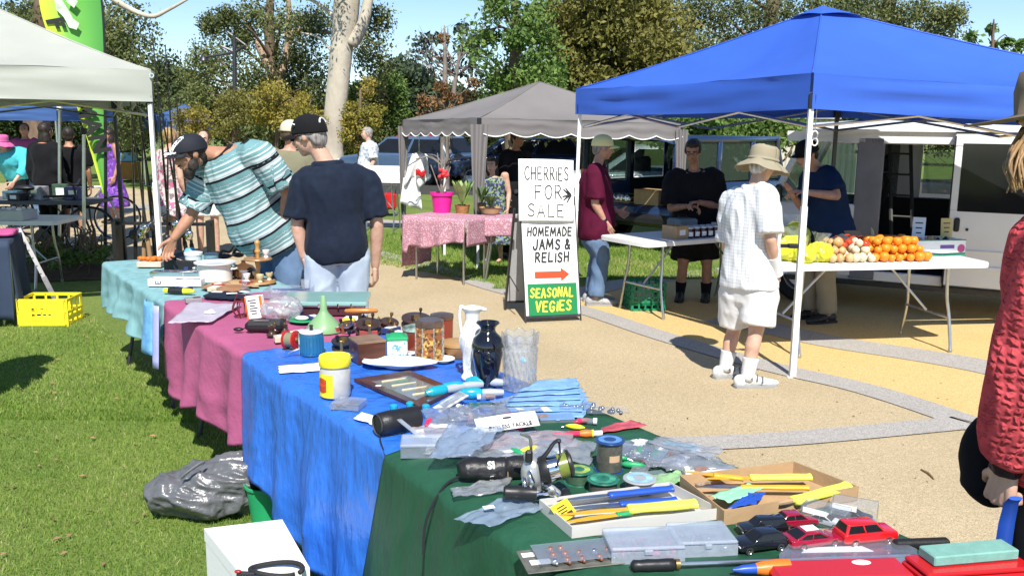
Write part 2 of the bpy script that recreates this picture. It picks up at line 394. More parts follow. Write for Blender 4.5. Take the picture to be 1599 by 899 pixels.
blades('grass', [(230000, in_rect(-4.6, .6, 2.0, 5.2, left_of_tables), .021, .0022), (90000, in_rect(-7, -1, 5.2, 8.3, left_of_tables), .024, .0035),
                 (36000, in_rect(-2.6, 0, 9.8, 15, lambda x, y: (y > 9.75-.95*x+.15) | (x > -.2)), .04, .006),
                 (20000, in_rect(.9, 2.6, 10.6, 15, lambda x, y: y > 10.4+.2*(x-.9)), .04, .006)], 'short green mown grass of the park lawn')
# fallen leaves and twigs
lf = MB(); tw = MB()
for i in range(150):
    if i < 70: p = g(random.uniform(0,250), random.uniform(520,890)); s = random.uniform(.008,.022)
    else: p = g(random.uniform(850,1500), random.uniform(560,860)); s = random.uniform(.004,.010)
    if i >= 70 and random.random() < .15: s *= 1.7
    a = random.uniform(0, 6.3); d = V((math.cos(a), math.sin(a), 0)); e = V((-d.y, d.x, 0)); c = p+V((0,0,.022 if i < 70 else .009))
    lf.quad(c-d*s, c+e*s*.4+V((0,0,.006)), c+d*s, c-e*s*.4)
m_dleaf = M('dry_leaf', (.26,.16,.08), .8, var=.5, scale=1.5)
tag(lf.build('fallen_leaves', m_dleaf), 'dry brown leaves scattered on lawn and gravel', 'leaves', kind='stuff')
p0 = g(1438,735); p1 = g(1458,750); tw.tube([p0+V((0,0,.01)), (p0+p1)/2+V((.01,.005,.012)), p1+V((0,0,.01))], [.004,.006,.003], 6)
tag(tw.build('twig', m_dleaf), 'short dry brown twig lying on the pale gravel', 'twig')

# ------------------------------------------------------------------ trees
def leaves_mesh(C, size, name, mat, flatness=1.0, droop=0.0, tone=None, aspect=.5):
    k = len(C); d = rng.normal(size=(k,3)); d[:,2] = d[:,2]*flatness-droop; d /= np.linalg.norm(d, axis=1)[:,None]
    e = np.cross(d, rng.normal(size=(k,3))); e /= np.linalg.norm(e, axis=1)[:,None]
    s = size*rng.uniform(.55, 1.35, k)[:,None]
    vs = np.stack([C-d*s, C+e*s*aspect, C+d*s, C-e*s*aspect], 1).reshape(-1,3); nv = len(vs); me = bpy.data.meshes.new(name)
    me.vertices.add(nv); me.vertices.foreach_set('co', vs.astype('f').ravel()); me.loops.add(nv); me.loops.foreach_set('vertex_index', np.arange(nv, dtype='i'))
    me.polygons.add(nv//4); me.polygons.foreach_set('loop_start', np.arange(0, nv, 4, dtype='i')); me.update(calc_edges=True)
    at = me.attributes.new('tone', 'FLOAT', 'POINT'); at.data.foreach_set('value', np.repeat(tone, 4).astype('f')); me.materials.append(mat); return me
GUM = [(0,(.06,.08,.028)),(.5,(.13,.155,.05)),(1,(.25,.26,.10))]
OLIVE = [(0,(.10,.10,.022)),(.5,(.19,.18,.045)),(1,(.29,.265,.08))]
GREEN = [(0,(.05,.10,.02)),(.5,(.11,.19,.04)),(1,(.21,.30,.075))]
YELLOW = [(0,(.12,.12,.02)),(.5,(.25,.22,.035)),(1,(.42,.31,.07))]
AUTUMN = [(0,(.12,.06,.025)),(.5,(.23,.125,.05)),(1,(.34,.20,.09))]
DARK = [(0,(.03,.045,.018)),(.5,(.06,.085,.03)),(1,(.10,.13,.045))]
m_bark = M('brown_bark', (.14,.095,.065), .9, var=.4, scale=6, bump=.7, bscale=14, stretch=(1,1,.25))
m_gumbark = M('pale_gum_bark', (.36,.31,.25), .85, scale=1.6, col2=(.60,.54,.43), bump=.3, bscale=8, stretch=(1,1,.5), detail=5)
m_twig = M('grey_twig', (.2,.17,.15), .9, var=.3)
def clumps_in(n, lo, hi, shape=None):
    out = []
    while len(out) < n:
        u = V((random.uniform(-1,1), random.uniform(-1,1), random.uniform(-1,1)))
        if u.length > 1: continue
        u = u*(.55+.45*u.length)
        out.append(V(((lo[0]+hi[0])/2+u.x*(hi[0]-lo[0])/2, (lo[1]+hi[1])/2+u.y*(hi[1]-lo[1])/2, (lo[2]+hi[2])/2+u.z*(hi[2]-lo[2])/2)))
    return out
def tree(name, label, base, trunk, clumps, cr, pal, leaf=.13, per=420, bark=None, group=None, droop=0, limb_r=.05, squash=.7, twigs=False, fill=.5, cat='tree', aspect=.5, nolimb=False):
    """trunk: list of (offset, radius); clumps: crown clump centres relative to the base"""
    t = thing(name, label, cat, base, 0, group); bark = bark or m_bark
    mb = MB(); tp = [V(p) for p, r in trunk]; mb.tube(smooth_curve(tp, 4), list(np.interp(np.linspace(0, 1, (len(tp)-1)*4+1), np.linspace(0,1,len(tp)), [r for p, r in trunk])), 12)
    mb.build('trunk', bark, t, 180)
    lm = MB()
    for c in clumps:
        if nolimb and random.random() < nolimb: continue
        # limb leaves the trunk below the clump
        zz = max(tp[0].z+.3, c.z-.55*(V((c.x,c.y,0))-V((tp[-1].x,tp[-1].y,0))).length-.4); best = min(tp, key=lambda p: abs(p.z-zz)); i = tp.index(best)
        j = min(i+1, len(tp)-1); sp = tp[i]
        if j > i and tp[j].z > tp[i].z: sp = tp[i].lerp(tp[j], max(0, min(1, (zz-tp[i].z)/(tp[j].z-tp[i].z))))
        mid = (sp+c)/2+V((random.uniform(-.2,.2), random.uniform(-.2,.2), random.uniform(-.1,.35)))
        lm.tube(smooth_curve([sp, mid, c], 3), list(np.linspace(limb_r*random.uniform(.6,1), .012, 7)), 6)
        if twigs:
            for k in range(5):
                e = c+V((random.gauss(0,.5), random.gauss(0,.5), random.gauss(.5,.5)))*cr; q = mid.lerp(c, random.random())
                lm.tube([q, (q+e)/2+V((0,0,.1)), e], [.016,.01,.004], 4)
    lm.build('limb', bark, t, 180)
    Cs = []; tn = []
    for c in clumps:
        k = int(per*random.uniform(.6,1.3)); r = cr*random.uniform(.65,1.25); u = rng.normal(size=(k,3)); u /= np.linalg.norm(u,axis=1)[:,None]
        rad = r*rng.random(k)**fill; q = u*rad[:,None]; q[:,2] *= squash
        if droop: q[:,2] -= droop*np.abs(rng.normal(size=k))*r
        # ragged edge
        q += rng.normal(size=(k,3))*.12*r; Cs.append(q+np.array(c)); tn.append(np.clip(rng.normal(.5,.17,k)+random.uniform(-.22,.22), 0, 1))
    Cs = np.concatenate(Cs); tn = np.concatenate(tn)
    me = leaves_mesh(Cs, leaf, 'crown', leaf_mat('leaf_%d' % int(1e5*sum((i+1)*sum(c) for i,(p_,c) in enumerate(pal))), pal, .22), droop=droop*1.2, tone=tn, aspect=aspect)
    o = bpy.data.objects.new('crown', me); COL.objects.link(o); o.parent = t; return t
def px_clumps(l, Y, base, spread=1.2):
    """crown clumps seen at those picture points, each with a depth of its own about Y"""
    out = []
    for (x, y) in l:
        out.append(dp(x, y, Y+random.uniform(-spread, spread))-base)
    return out
def px_region(n, x0, x1, y0, y1, Y, base, spread=2, shape='ell'):
    out = []
    while len(out) < n:
        u, v = random.uniform(-1,1), random.uniform(-1,1)
        if shape == 'ell' and u*u+v*v > 1: continue
        out.append(dp((x0+x1)/2+u*(x1-x0)/2, (y0+y1)/2+v*(y1-y0)/2, Y+random.uniform(-spread, spread))-base)
    return out
def gb(px, Y): p = dp(px, 300, Y); return V((p.x, Y, 0))
def tr(base, px_pts, Y, radii):   # trunk through picture points
    return [(dp(x, y, Y)-base, r) for (x, y), r in zip(px_pts, radii)]
# big pale gum close by
b = gb(520, 30)
tk = [(V((0,0,0)), .48)]+[(dp(x, y, 30)-b, r) for x, y, r in ((519,230,.35),(523,180,.36),(529,120,.36),(535,60,.37),(540,20,.42),(545,-40,.4))]
t = tree('gum_tree', 'large gum tree with thick smooth pale trunk behind the man in navy', b, tk,
     px_region(13, 430, 640, -180, -60, 30, b, 3)+px_clumps([(700,-60),(390,-60),(585,90),(580,140),(572,60),(590,20),(575,200)], 32, b), .75, GUM, .062, 1000, m_gumbark, droop=.5, limb_r=.16, nolimb=1)
mb = MB()
for pts, r in (([(548,70),(566,40),(575,0),(582,-50)], .22), ([(532,40),(508,14),(480,-2),(440,-12)], .07), ([(528,95),(500,60),(470,52)], .05)):
    mb.tube(smooth_curve([dp(x, y, 29.9)-b for x, y in pts], 4), list(np.linspace(r, r*.6, (len(pts)-1)*4+1)), 10)
mb.build('limb', m_gumbark, t, 180)
# long overhanging pale branch top left
b = gb(60, 26)
t = tree('gum_tree', 'tall dark gum tree behind the grey left tent and green banner', b, tr(b, [(60,340),(58,200),(62,80),(75,-60)], 26, [.42,.36,.3,.18]),
     px_clumps([(20,10),(60,5),(10,40),(180,60),(200,95),(215,130),(188,150),(205,40),(190,10),(220,175),(175,110),(195,185),(160,30),(110,10),(30,65)], 26, b, 1.6), .74, GUM, .058, 1150, droop=.55, limb_r=.09)
mb = MB(); mb.tube(smooth_curve([dp(x, y, 25)-b for x, y in [(150,-20),(195,10),(235,26),(262,16),(298,-4)]], 4), list(np.linspace(.1,.03,17)), 6)
mb.build('limb', m_gumbark, t, 180)
# twin trunk brown gum
b = gb(422, 36)
t = tree('gum_tree', 'gum tree with slender forked brown trunk left of the pale trunk', b, tr(b, [(424,300),(424,170),(428,120),(420,50),(425,-30)], 36, [.34,.28,.24,.2,.12]),
     px_clumps([(318,80),(330,30),(355,20),(380,50),(300,110),(340,100),(360,70),(310,140),(345,140),(325,165),(395,15),(440,20),(465,60),(480,30),(495,90),(470,110),(480,140),(500,130),(450,140),(400,110),(385,130),(500,20),(370,165),(460,170),(410,175),(505,170),(455,85),(285,165)], 36, b, 2.2), .80, GUM, .068, 1100, droop=.5, limb_r=.10)
mb = MB()
for pts in ([(430,140),(448,85),(452,20),(446,-30)], [(428,120),(405,75),(400,60)], [(448,60),(470,48),(522,52)]):
    mb.tube(smooth_curve([dp(x, y, 35.9)-b for x, y in pts], 4), list(np.linspace(.2,.06,(len(pts)-1)*4+1)), 7)
mb.build('limb', M('pinkish_bark', (.36,.25,.18), .85, var=.3, scale=4), t, 180)
# right-hand gums behind the blue tent
b = gb(1190, 34)
tree('gum_tree', 'tall dark gum tree behind the left slope of the blue canopy', b, tr(b, [(1190,330),(1195,120),(1205,20),(1215,-60)], 34, [.4,.32,.26,.15]),
     px_clumps([(1080,30),(1100,60),(1085,85),(1110,100),(1125,25),(1140,55),(1090,5),(1150,0),(1175,20),(1200,5),(1130,85),(1160,70),(1060,10),(1100,-10),(1230,10),(1180,55),(1100,130),(1140,110)], 34, b, 2), .72, GUM, .064, 900, droop=.5, limb_r=.09)
b = gb(1400, 36)
tree('gum_tree', 'spreading dark gum tree behind the peak and right slope of blue canopy', b, tr(b, [(1400,330),(1395,120),(1390,30),(1380,-60)], 36, [.42,.34,.28,.15]),
     px_clumps([(1300,10),(1330,20),(1360,25),(1400,40),(1430,60),(1455,40),(1470,20),(1410,15),(1440,10),(1480,45),(1345,0),(1275,0),(1380,-10),(1465,75),(1420,80),(1450,85),(1370,55),(1320,-10),(1490,15)], 36, b, 2), .78, GUM, .066, 900, droop=.45, limb_r=.09)
b = gb(1545, 30)
tree('sapling_tree', 'thin sparse green tree top showing right of blue canopy', b, tr(b, [(1545,330),(1546,150),(1550,70),(1552,30)], 30, [.12,.09,.05,.02]),
     px_clumps([(1550,45),(1555,75),(1545,95),(1575,65),(1585,85),(1520,60),(1515,85),(1530,110),(1560,110),(1595,70),(1590,120)], 30, b, .6), .3, GREEN, .12, 70, limb_r=.03)
# big olive tree in the middle
b = gb(930, 27)
tree('broad_tree', 'big rounded olive green tree behind the grey canopy', b, tr(b, [(930,320),(930,180),(925,100)], 27, [.5,.4,.25]),
     px_region(44, 835, 1050, -10, 170, 27, b, 2.2)+px_clumps([(860,30),(905,0),(950,-15),(1000,0),(1035,40),(1050,90),(1040,140),(880,150),(940,160),(1000,165),(870,90),(1055,170),(850,180),(900,190)], 25.4, b, .6), .82, OLIVE, .075, 1000, limb_r=.08, fill=.36)
b = gb(800, 24)
tree('leafy_tree', 'loose bright green tree left of the olive tree over grey canopy', b, tr(b, [(800,320),(798,180),(805,60),(800,-20)], 24, [.2,.17,.12,.06]),
     px_region(20, 755, 880, 40, 200, 24, b, 1.4)+px_clumps([(775,20),(770,-5),(790,5),(820,30),(845,20),(850,60),(800,60),(765,60),(760,95),(830,90),(870,110),(750,50),(740,70),(780,130),(860,150),(770,165)], 24, b, .8), .48, GREEN, .065, 330, limb_r=.05)
b = gb(690, 26)
tree('autumn_tree', 'almost bare autumn tree with rusty brown leaves left of grey canopy', b, tr(b, [(695,330),(694,200),(695,120),(694,40)], 26, [.15,.12,.07,.02]),
     px_clumps([(694,60),(693,90),(696,115),(690,135),(700,150),(680,160),(705,170),(670,165),(715,155),(740,130),(735,150),(690,180),(725,175),(665,185),(660,155)], 26, b, .5), .24, AUTUMN, .05, 200, bark=m_twig, limb_r=.04, twigs=True)
b = gb(705, 27.5)
tree('sparse_tree', 'thin half bare tree with grey green leaf tufts behind autumn tree', b, tr(b, [(700,330),(702,200),(712,120),(725,50)], 27.5, [.12,.1,.06,.02]),
     px_clumps([(660,75),(672,90),(655,65),(680,60),(725,70),(740,60),(735,90),(750,80),(720,45),(650,90),(665,110),(730,110),(750,115),(700,100),(760,55)], 27.5, b, .8), .38, [(0,(.05,.075,.06)),(.5,(.09,.12,.09)),(1,(.13,.16,.12))], .09, 55, bark=m_twig, limb_r=.035, twigs=True)
b = gb(640, 42)
tree('dark_tree', 'dark round evergreen tree beyond the far blue car', b, tr(b, [(640,300),(640,200)], 42, [.3,.2]),
     px_region(26, 598, 672, 105, 210, 42, b, 1.6), .9, [(0,(.03,.05,.025)),(.5,(.055,.085,.04)),(1,(.09,.12,.06))], .13, 520, fill=.4)
b = gb(585, 34)
tree('young_tree', 'mid green bushy tree right of the pale gum trunk', b, tr(b, [(585,300),(585,200),(580,150)], 34, [.15,.12,.06]),
     px_region(20, 555, 625, 110, 235, 34, b, 1), .6, GREEN, .065, 800, limb_r=.04, fill=.4)
b = gb(562, 20)
tree('young_tree', 'upright yellow green sapling in front of the pale gum trunk', b, tr(b, [(562,330),(562,230),(563,140)], 20, [.06,.05,.02]),
     px_region(30, 536, 590, 115, 245, 20, b, .5), .21, YELLOW, .034, 230, limb_r=.02)
for i, (x0, x1, y0, y1, Y, lab) in enumerate(((330,400,145,215,22,'low yellow green shrub behind the bending man'), (395,470,130,205,22,'rounded yellow green shrub above the olive shirted man'),
        (440,500,150,230,24,'yellowing shrub just left of the pale gum trunk'), (270,350,170,225,24,'dull green shrub behind the fishing rods'))):
    b = gb((x0+x1)/2, Y)
    tree('shrub', lab, b, tr(b, [((x0+x1)/2,320),((x0+x1)/2,(y0+y1)/2)], Y, [.07,.04]), px_region(26, x0, x1, y0, y1, Y, b, .9), .27, YELLOW if i else OLIVE, .036, 210, limb_r=.02, cat='shrub', group='shrubs along the far side of the park')
for i, (x0, x1, y0, y1, Y, pal, lab) in enumerate(((1030,1130,175,235,17,GREEN,'bright green hedge bush above the dark wagon, left end'), (1120,1250,178,230,17.5,GREEN,'bright green hedge bush behind the white bucket hat'),
        (1330,1420,160,220,19,GREEN,'green hedge bush behind the white van roof'), (200,330,110,200,44,DARK,'dark green bushy tree far behind the fishing rods'), (0,120,170,260,40,DARK,'dark green bushy tree far behind the left stall'),
        (100,220,150,240,44,DARK,'dark bushy tree far behind the green banner'), (470,580,170,240,46,DARK,'dark bushy tree far behind the navy shirted man'), (330,470,130,230,48,DARK,'wide dark bushy tree far behind the bending man'),
        (655,760,150,235,46,DARK,'dark bushy tree far behind the autumn tree'), (740,900,120,240,44,DARK,'wide dark bushy tree behind grey canopy'), (1000,1330,90,230,46,DARK,'long dark bushy tree far behind the blue canopy'),(-220,30,60,240,38,DARK,'dark tree beyond the left edge stall'),(1330,1700,100,240,48,DARK,'dark bushy tree far behind the white van'))):
    b = gb((x0+x1)/2, Y); near = Y < 25
    tree('hedge_bush' if near else 'bushy_tree', lab, b, tr(b, [((x0+x1)/2,300),((x0+x1)/2,(y0+y1)/2+20)], Y, [.1,.05]), px_region(22 if near else 26, x0, x1, y0, y1, Y, b, .7 if near else 2), .42 if near else 1.2, pal, .06 if near else .11, 380 if near else 800, limb_r=.03, cat='shrub' if near else 'tree')
# bed plants under the left stall
for i, (x, y) in enumerate(((85,418),(105,412),(125,420),(150,415),(70,430),(140,432))):
    b = g(x, y); b.z = .01
    tree('bed_plant', ['low leafy plant in the bed at its left end','low leafy plant beside the thin tent post','low leafy plant in middle of the bed','low leafy plant at the right end of bed','small leafy plant at the front left of bed','small leafy plant at the front right of bed'][i], b,
         [(V((0,0,0)),.012),(V((0,0,.2)),.006)], [V((random.gauss(0,.13), random.gauss(0,.1), random.uniform(.1,.28))) for k in range(9)], .09, GREEN, .035, 34, limb_r=.005, cat='plant', group='low plants in the garden bed')
# lamp post
b = gb(367, 24); t = thing('lamp_post', 'dark metal lamp post with bracket arms in front of the gums', 'lamp post', b)
mb = MB(); top = dp(366, 55, 24)-b; mb.cyl((0,0,0), top, .07, .05, 10); mb.build('pole', m_dark_metal, t)
mb = MB()
for x, y in ((318,90),(345,72),(385,70)): mb.tube([dp(367,82,24)-b, dp(x,y,24)-b], [.04,.03], 6)
mb.tube([dp(355,50,24)-b, dp(385,72,24)-b], [.03,.03], 6)
mb.build('arm', m_dark_metal, t)
mb = MB(); mb.lathe([(0,0),(.12,.02),(.10,.08),(.05,.14),(0,.14)], 12, Matrix.Translation(dp(318,90,24)-b-V((0,0,.1)))); mb.build('lamp_head', m_dark_metal, t)
# ================================================================== CANOPIES AND STALL STRUCTURE
def fabric(name, col, transl=.2, rough=.65, var=.05):
    return M(name, col, rough, var=var, scale=2.5, bump=.12, bscale=400, transl=transl, spec=.3)
m_cblue = fabric('blue_canopy_fabric', (.045,.125,.55), .08, .45)
m_cgrey = fabric('grey_canopy_fabric', (.215,.20,.195), .12)
m_cwhite = fabric('off_white_canopy_fabric', (.43,.445,.395), .12)
m_cnavy = fabric('dull_blue_canopy_fabric', (.06,.13,.33), .2)
def canopy(t, C, peak, val, mat, sag=.12, val_curve=.0, scallop=0, trim=None, seed=1, vent=None, pn=1.0):
    """C: four eave corners (valance top); peak: top of the roof. Roof panels hang slightly between the hips."""
    mb = MB(); vb = MB(); n = 22; m = 16; ctr = sum(C, V())/4; tb = MB()
    for i in range(4):
        a, b = C[i], C[(i+1) % 4]; nrm = ((a+b)/2-ctr); nrm.z = 0; nrm.normalize()
        def roof(u, v):
            e = a.lerp(b, u); e.z -= val_curve*math.sin(math.pi*u); vv = v**pn
            p = e.lerp(peak, v); p.z = e.z+(peak.z-e.z)*(v**1.12)
            p.z -= sag*math.sin(math.pi*u)*math.sin(math.pi*min(1, v*1.0))*(1-v)*1.6
            p.z += (.016*mnoise.noise(V((u*5+seed, v*4, i*3)))+.006*mnoise.noise(V((u*14+v*6+seed, v*9, i*3))))*(1-v)
            return p
        mb.grid(roof, n, m)
        def val_(u, v):
            e = a.lerp(b, u); e.z -= val_curve*math.sin(math.pi*u)
            L = val
            if scallop: L = val+scallop*abs(math.sin(math.pi*u*7))-scallop*.5
            wv = (.010*mnoise.noise(V((u*6+seed, v*1.5, i)))+.030*mnoise.noise(V((u*2.2+seed, v*5.5+u*1.5, i+5))))*min(1, 6*min(u,1-u)+.1)
            return e+nrm*(.012+wv+.015*v*math.sin(math.pi*u))+V((0,0,-L*v))
        vb.grid(val_, 70, 7)
        if trim: tb.tube([val_(k/70, 1)+nrm*.004 for k in range(71)], .008, 5)
    mb.build('canopy_roof', mat, t, 180); vb.build('valance', mat, t, 180)
    if trim: tb.build('hem', trim, t, 180)
    for i in range(4):
        pts = []
        for v in np.linspace(0, 1, 15): p = C[i].lerp(peak, float(v)); p.z = C[i].z+(peak.z-C[i].z)*float(v)**1.12+.003; pts.append(p)
        sm_ = MB(); sm_.tube(pts, .007, 6); sm_.build('hip_seam', mat, t, 180)
    if vent:
        k = MB(); q = [c.lerp(peak, vent)+V((0,0,.012)) for c in C]; tp = peak+V((0,0,.025))
        for i in range(4):
            a, b = q[i], q[(i+1)%4]; k.grid(lambda u, v: a.lerp(b, u).lerp(tp, v)+V((0,0,.02*math.sin(math.pi*u)*(1-v))), 8, 5)
        k.build('vent_cap', mat, t, 180)
def pole(t, foot, top, mat, w=.019, plate=True, name='pole'):
    mb = MB(); d = (top-foot); mid = foot+d*.62
    mb.tube([foot, mid], w*1.414*1.08, 4, up=V((1,1,0))); mb.tube([mid-d*.05, top], w*1.414*.85, 4, up=V((1,1,0)))
    if plate: mb.box(foot+V((0,0,.005)), (.09,.09,.008))
    o = mb.build(name, mat, t, 20); 
    k = MB(); k.box(top-V((0,0,.03)), (.055,.055,.10), bev=.006); k.build('corner_bracket', m_black, o)
    return o
def truss(t, a, b, mat, drop=.22, n=2):
    mb = MB(); d = b-a
    for k in range(n):
        p = a+d*(k/n); q = a+d*((k+1)/n); z = V((0,0,drop))
        mb.tube([p, q-z], .011, 4); mb.tube([p-z, q], .011, 4)
    mb.build('truss_bar', mat, t, 0)
# ---- blue canopy
P1 = g(1237,588); P2 = g(893,478); P3 = V((P1.x+3.3, P1.y+.55, 0)); P4 = V((P2.x+2.55, P2.y+.12, 0))
bt = thing('canopy_tent', 'bright blue pop up canopy on white poles over the produce stall', 'canopy tent', P1)
def L(p): return V((p.x-P1.x, p.y-P1.y, p.z))
z1 = dp(1264,114, P1.y).z; z2 = dp(916,139, P2.y).z
Cb = [L(V((P1.x,P1.y,z1))), L(V((P3.x,P3.y,z1-.10))), L(V((P4.x,P4.y,z1-.02))), L(V((P2.x,P2.y,z2)))]
ctr = sum(Cb, V())/4; wc = V((P1.x+ctr.x, P1.y+ctr.y, 0)); pkp = dp(1284, 8, wc.y); pk = pkp.z
canopy(bt, Cb, V((pkp.x-P1.x, ctr.y, pk-.03)), .24, m_cblue, sag=.10, val_curve=.02, seed=4, vent=.88)
for p, c, m in ((P1, Cb[0], m_white_metal), (P3, Cb[1], m_white_metal), (P4, Cb[2], m_dark_metal), (P2, Cb[3], m_white_metal)):
    f = L(V((p.x,p.y,0))); pole(bt, f, V((c.x*.985+ctr.x*.015, c.y*.985+ctr.y*.015, c.z-.16)), m)
for i in range(4): truss(bt, Cb[i].lerp(ctr, .03)-V((0,0,.14)), Cb[(i+1)%4].lerp(ctr, .03)-V((0,0,.14)), m_steel)
mb = MB(); q = L(dp(1238,384,P1.y)); mb.box(q, (.075,.06,.03), bev=.008); mb.box(q+V((-.07,0,0)), (.09,.02,.024)); mb.build('strap', m_black, bt)
# rope loops hanging from the canopy corner
rp = thing('rope', 'small coil of white rope hanging from blue canopy corner', 'rope', dp(1272,215,P1.y+.12)); mb = MB()
for k, (dx, dz) in enumerate(((0,.02),(.004,-.03))): mb.tube([V((dx+.02*math.cos(a), .004*k, dz+.026*math.sin(a))) for a in np.linspace(0, 6.3, 15)], .005, 6)
mb.build('loop', m_paper, rp); mb = MB(); mb.tube([V((0,0,.04)), V((.005,0,.35))], .003, 5); mb.build('cord', m_paper, rp)
# ---- grey canopy
Q1 = g(746,418); Q2 = g(631,388); dq = Q2-Q1; pr = V((-dq.y, dq.x, 0)); pr = -pr if pr.x < 0 else pr
# far right corner is seen at picture point (1062, ~215)
tq = 1.9; e3 = V((.93,.36,0))
def fit_right(px, a, d):
    for k in range(1, 900):
        p = a+d*(k*.005)
        r = (p.x)/(p.y)
        if 799.5+F*p.x/(p.y*math.cos(TH)+ (H-1.7)*math.sin(TH)) > px: return p
    return p
Q3 = fit_right(1062, Q1, e3); Q4 = Q2+(Q3-Q1)
gt = thing('canopy_tent', 'dull grey canopy with scalloped white edged valance over the plant stall', 'canopy tent', Q1)
def Lq(p): return V((p.x-Q1.x, p.y-Q1.y, p.z))
zq = [dp(746,184,Q1.y).z, dp(1062,193,Q3.y).z, 0, dp(628,188,Q2.y).z]; zq[2] = (zq[1]+zq[3])/2
Cq = [Lq(V((p.x,p.y,z))) for p, z in zip((Q1,Q3,Q4,Q2), zq)]; cq = sum(Cq, V())/4
pkz = dp(836,128,cq.y+Q1.y).z
canopy(gt, Cq, V((cq.x, cq.y, pkz)), .20, m_cgrey, sag=.05, scallop=.05, trim=m_paper, seed=9)
for p, c in zip((Q1,Q3,Q4,Q2), Cq): pole(gt, Lq(V((p.x,p.y,0))), V((c.x,c.y,c.z-.02)).lerp(V((cq.x,cq.y,c.z)), .012), m_white_metal, .014)
for p, c, s, wd in ((Q1, Cq[0], 1, .24), (Q2, Cq[3], 1, .16), (Q3, Cq[1], -1, .2)):
    f = Lq(V((p.x,p.y,0))); mb = MB(); dirx = (Cq[1]-Cq[0]).normalized()*s
    def cur(u, v):
        zt = c.z-.08; zz = zt+(.42-zt)*v; ww = wd*(1-.62*v)
        return V((f.x,f.y,0))+V((0,0,zz))+dirx*(ww*(u-.45))+V((0,-.03-.025*math.sin(u*13+v*2),0))
    mb.grid(cur, 16, 14); mb.build('tied_curtain', m_cgrey, gt, 180)
# ---- off-white canopy on the left
A1 = V((dp(246,300,8).x, 8.0, 0)); A2 = V((dp(189,300,11.3).x, 11.3, 0)); A3 = A1+V((-2.75,-1.25,0)); A4 = A2+V((-2.75,-1.25,0))
lt = thing('canopy_tent', 'off white pop up canopy at the left, over the fishing rods', 'canopy tent', A1)
def La(p): return V((p.x-A1.x, p.y-A1.y, p.z))
za = dp(240,110,8).z
Ca = [La(V((A1.x,A1.y,za))), La(V((A3.x,A3.y,za+.0))), La(V((A4.x,A4.y,za))), La(V((A2.x,A2.y,za)))]; ca = sum(Ca, V())/4
canopy(lt, Ca, V((ca.x, ca.y, za+.80)), .265, m_cwhite, sag=.06, seed=2)
for p, c, m in ((A1,Ca[0],m_white_metal),(A3,Ca[1],m_white_metal),(A4,Ca[2],m_dark_metal),(A2,Ca[3],m_dark_metal)):  # back poles in dark metal: their shade is put into the colour
    pole(lt, La(V((p.x,p.y,0))), V((c.x,c.y,c.z-.2)).lerp(V((ca.x,ca.y,c.z-.2)), .012), m)
for i in range(4): truss(lt, Ca[i].lerp(ca, .03)-V((0,0,.16)), Ca[(i+1)%4].lerp(ca, .03)-V((0,0,.16)), m_steel)
mb = MB(); mb.lathe([(.012,0),(.022,0),(.022,.006),(.012,.006)], 14, Matrix.Translation(La(dp(237,118,7.97))) @ Matrix.Rotation(R(90),4,'X')); mb.build('eyelet', m_chrome, lt)
# ---- far blue canopies
for i, (xl, xr, yt, ye, yb, Y, lab) in enumerate(((-150,88,140,166,186,15,'blue canopy far left behind the off white canopy'),(150,222,160,178,203,26,'distant faded blue canopy just right of green banner'),(244,312,162,180,206,26,'distant faded blue canopy behind the bending man cap'))):
    a = dp(xl, ye, Y); b = dp(xr, ye, Y); wd = (b-a).length; base = V(((a.x+b.x)/2, Y, 0)); t = thing('canopy_tent', lab, 'canopy tent', base)
    hh = wd/2; zt = a.z; zb = dp(xl, yb, Y).z
    Cf = [V((hh,0,zt)), V((hh,wd*.9,zt)), V((-hh,wd*.9,zt)), V((-hh,0,zt))]
    canopy(t, Cf, V((0,wd*.45,dp(xl, yt, Y).z)), zt-zb, m_cnavy, sag=.03, seed=20+i)
    for c in Cf: pole(t, V((c.x*.97,c.y+.02,0)), V((c.x*.97,c.y+.02,zt-.1)), m_steel, .014)
# two thin bare poles of the stall behind
for px, yt, foot, lab in ((93,168,(93,392),'thin grey stall pole left of the dark standing figures'),(131,205,(131,411),'thin pale grey stall pole in front of green banner')):
    f = g(*foot); t = thing('stall_pole', lab, 'pole', f); mb = MB(); tp = dp(px, yt, f.y)-f; mb.tube([V((0,0,0)), tp], .022, 4, up=V((1,1,0))); mb.box((0,0,.006), (.08,.08,.01)); mb.build('tube', m_steel, t, 20)
    k = MB(); k.box(tp, (.06,.06,.08), bev=.008); k.build('end_cap', m_black if px > 100 else m_wplastic, t)
# ---- green feather banner
Yb = 12.3; fb = g(164,393); fb.y = Yb; fb.x = dp(164,393,Yb).x
bn = thing('feather_banner', 'tall green feather banner lettered MAN rising behind the off white canopy', 'banner', fb)
def lb(x, y): p = dp(x, y, Yb); return V((p.x-fb.x, 0, p.z))
mb = MB(); mb.tube(smooth_curve([V((0,0,0)), lb(165,300), lb(164,150), lb(163,60), lb(155,-20), lb(130,-75), lb(95,-95)], 5), list(np.linspace(.026,.008,31)), 8); mb.build('mast', m_black, bn)
lft = smooth_curve([lb(160,303), lb(140,240), lb(117,165), lb(92,95), lb(66,15), lb(66,-50), lb(95,-94)], 8); rgt = smooth_curve([lb(162,306), lb(165,240), lb(164,165), lb(163,95), lb(160,15), lb(145,-50), lb(97,-96)], 8)
mb = MB(); k = len(lft)-1
def bf(u, v):
    i = min(k, int(v*k+.5)); p = lft[i].lerp(rgt[i], u); p.y = .05*math.sin(u*4+v*7)*(1-u)-.03*u*0; return p
mb.grid(bf, 14, k); o = mb.build('flag', attr_mat('banner_print', [(0,(.55,.66,.05)),(.22,(.38,.60,.06)),(.34,(.17,.45,.08)),(.7,(.12,.38,.07)),(1,(.07,.28,.06))], .5, 'band', .05, constant=False), bn, 180)
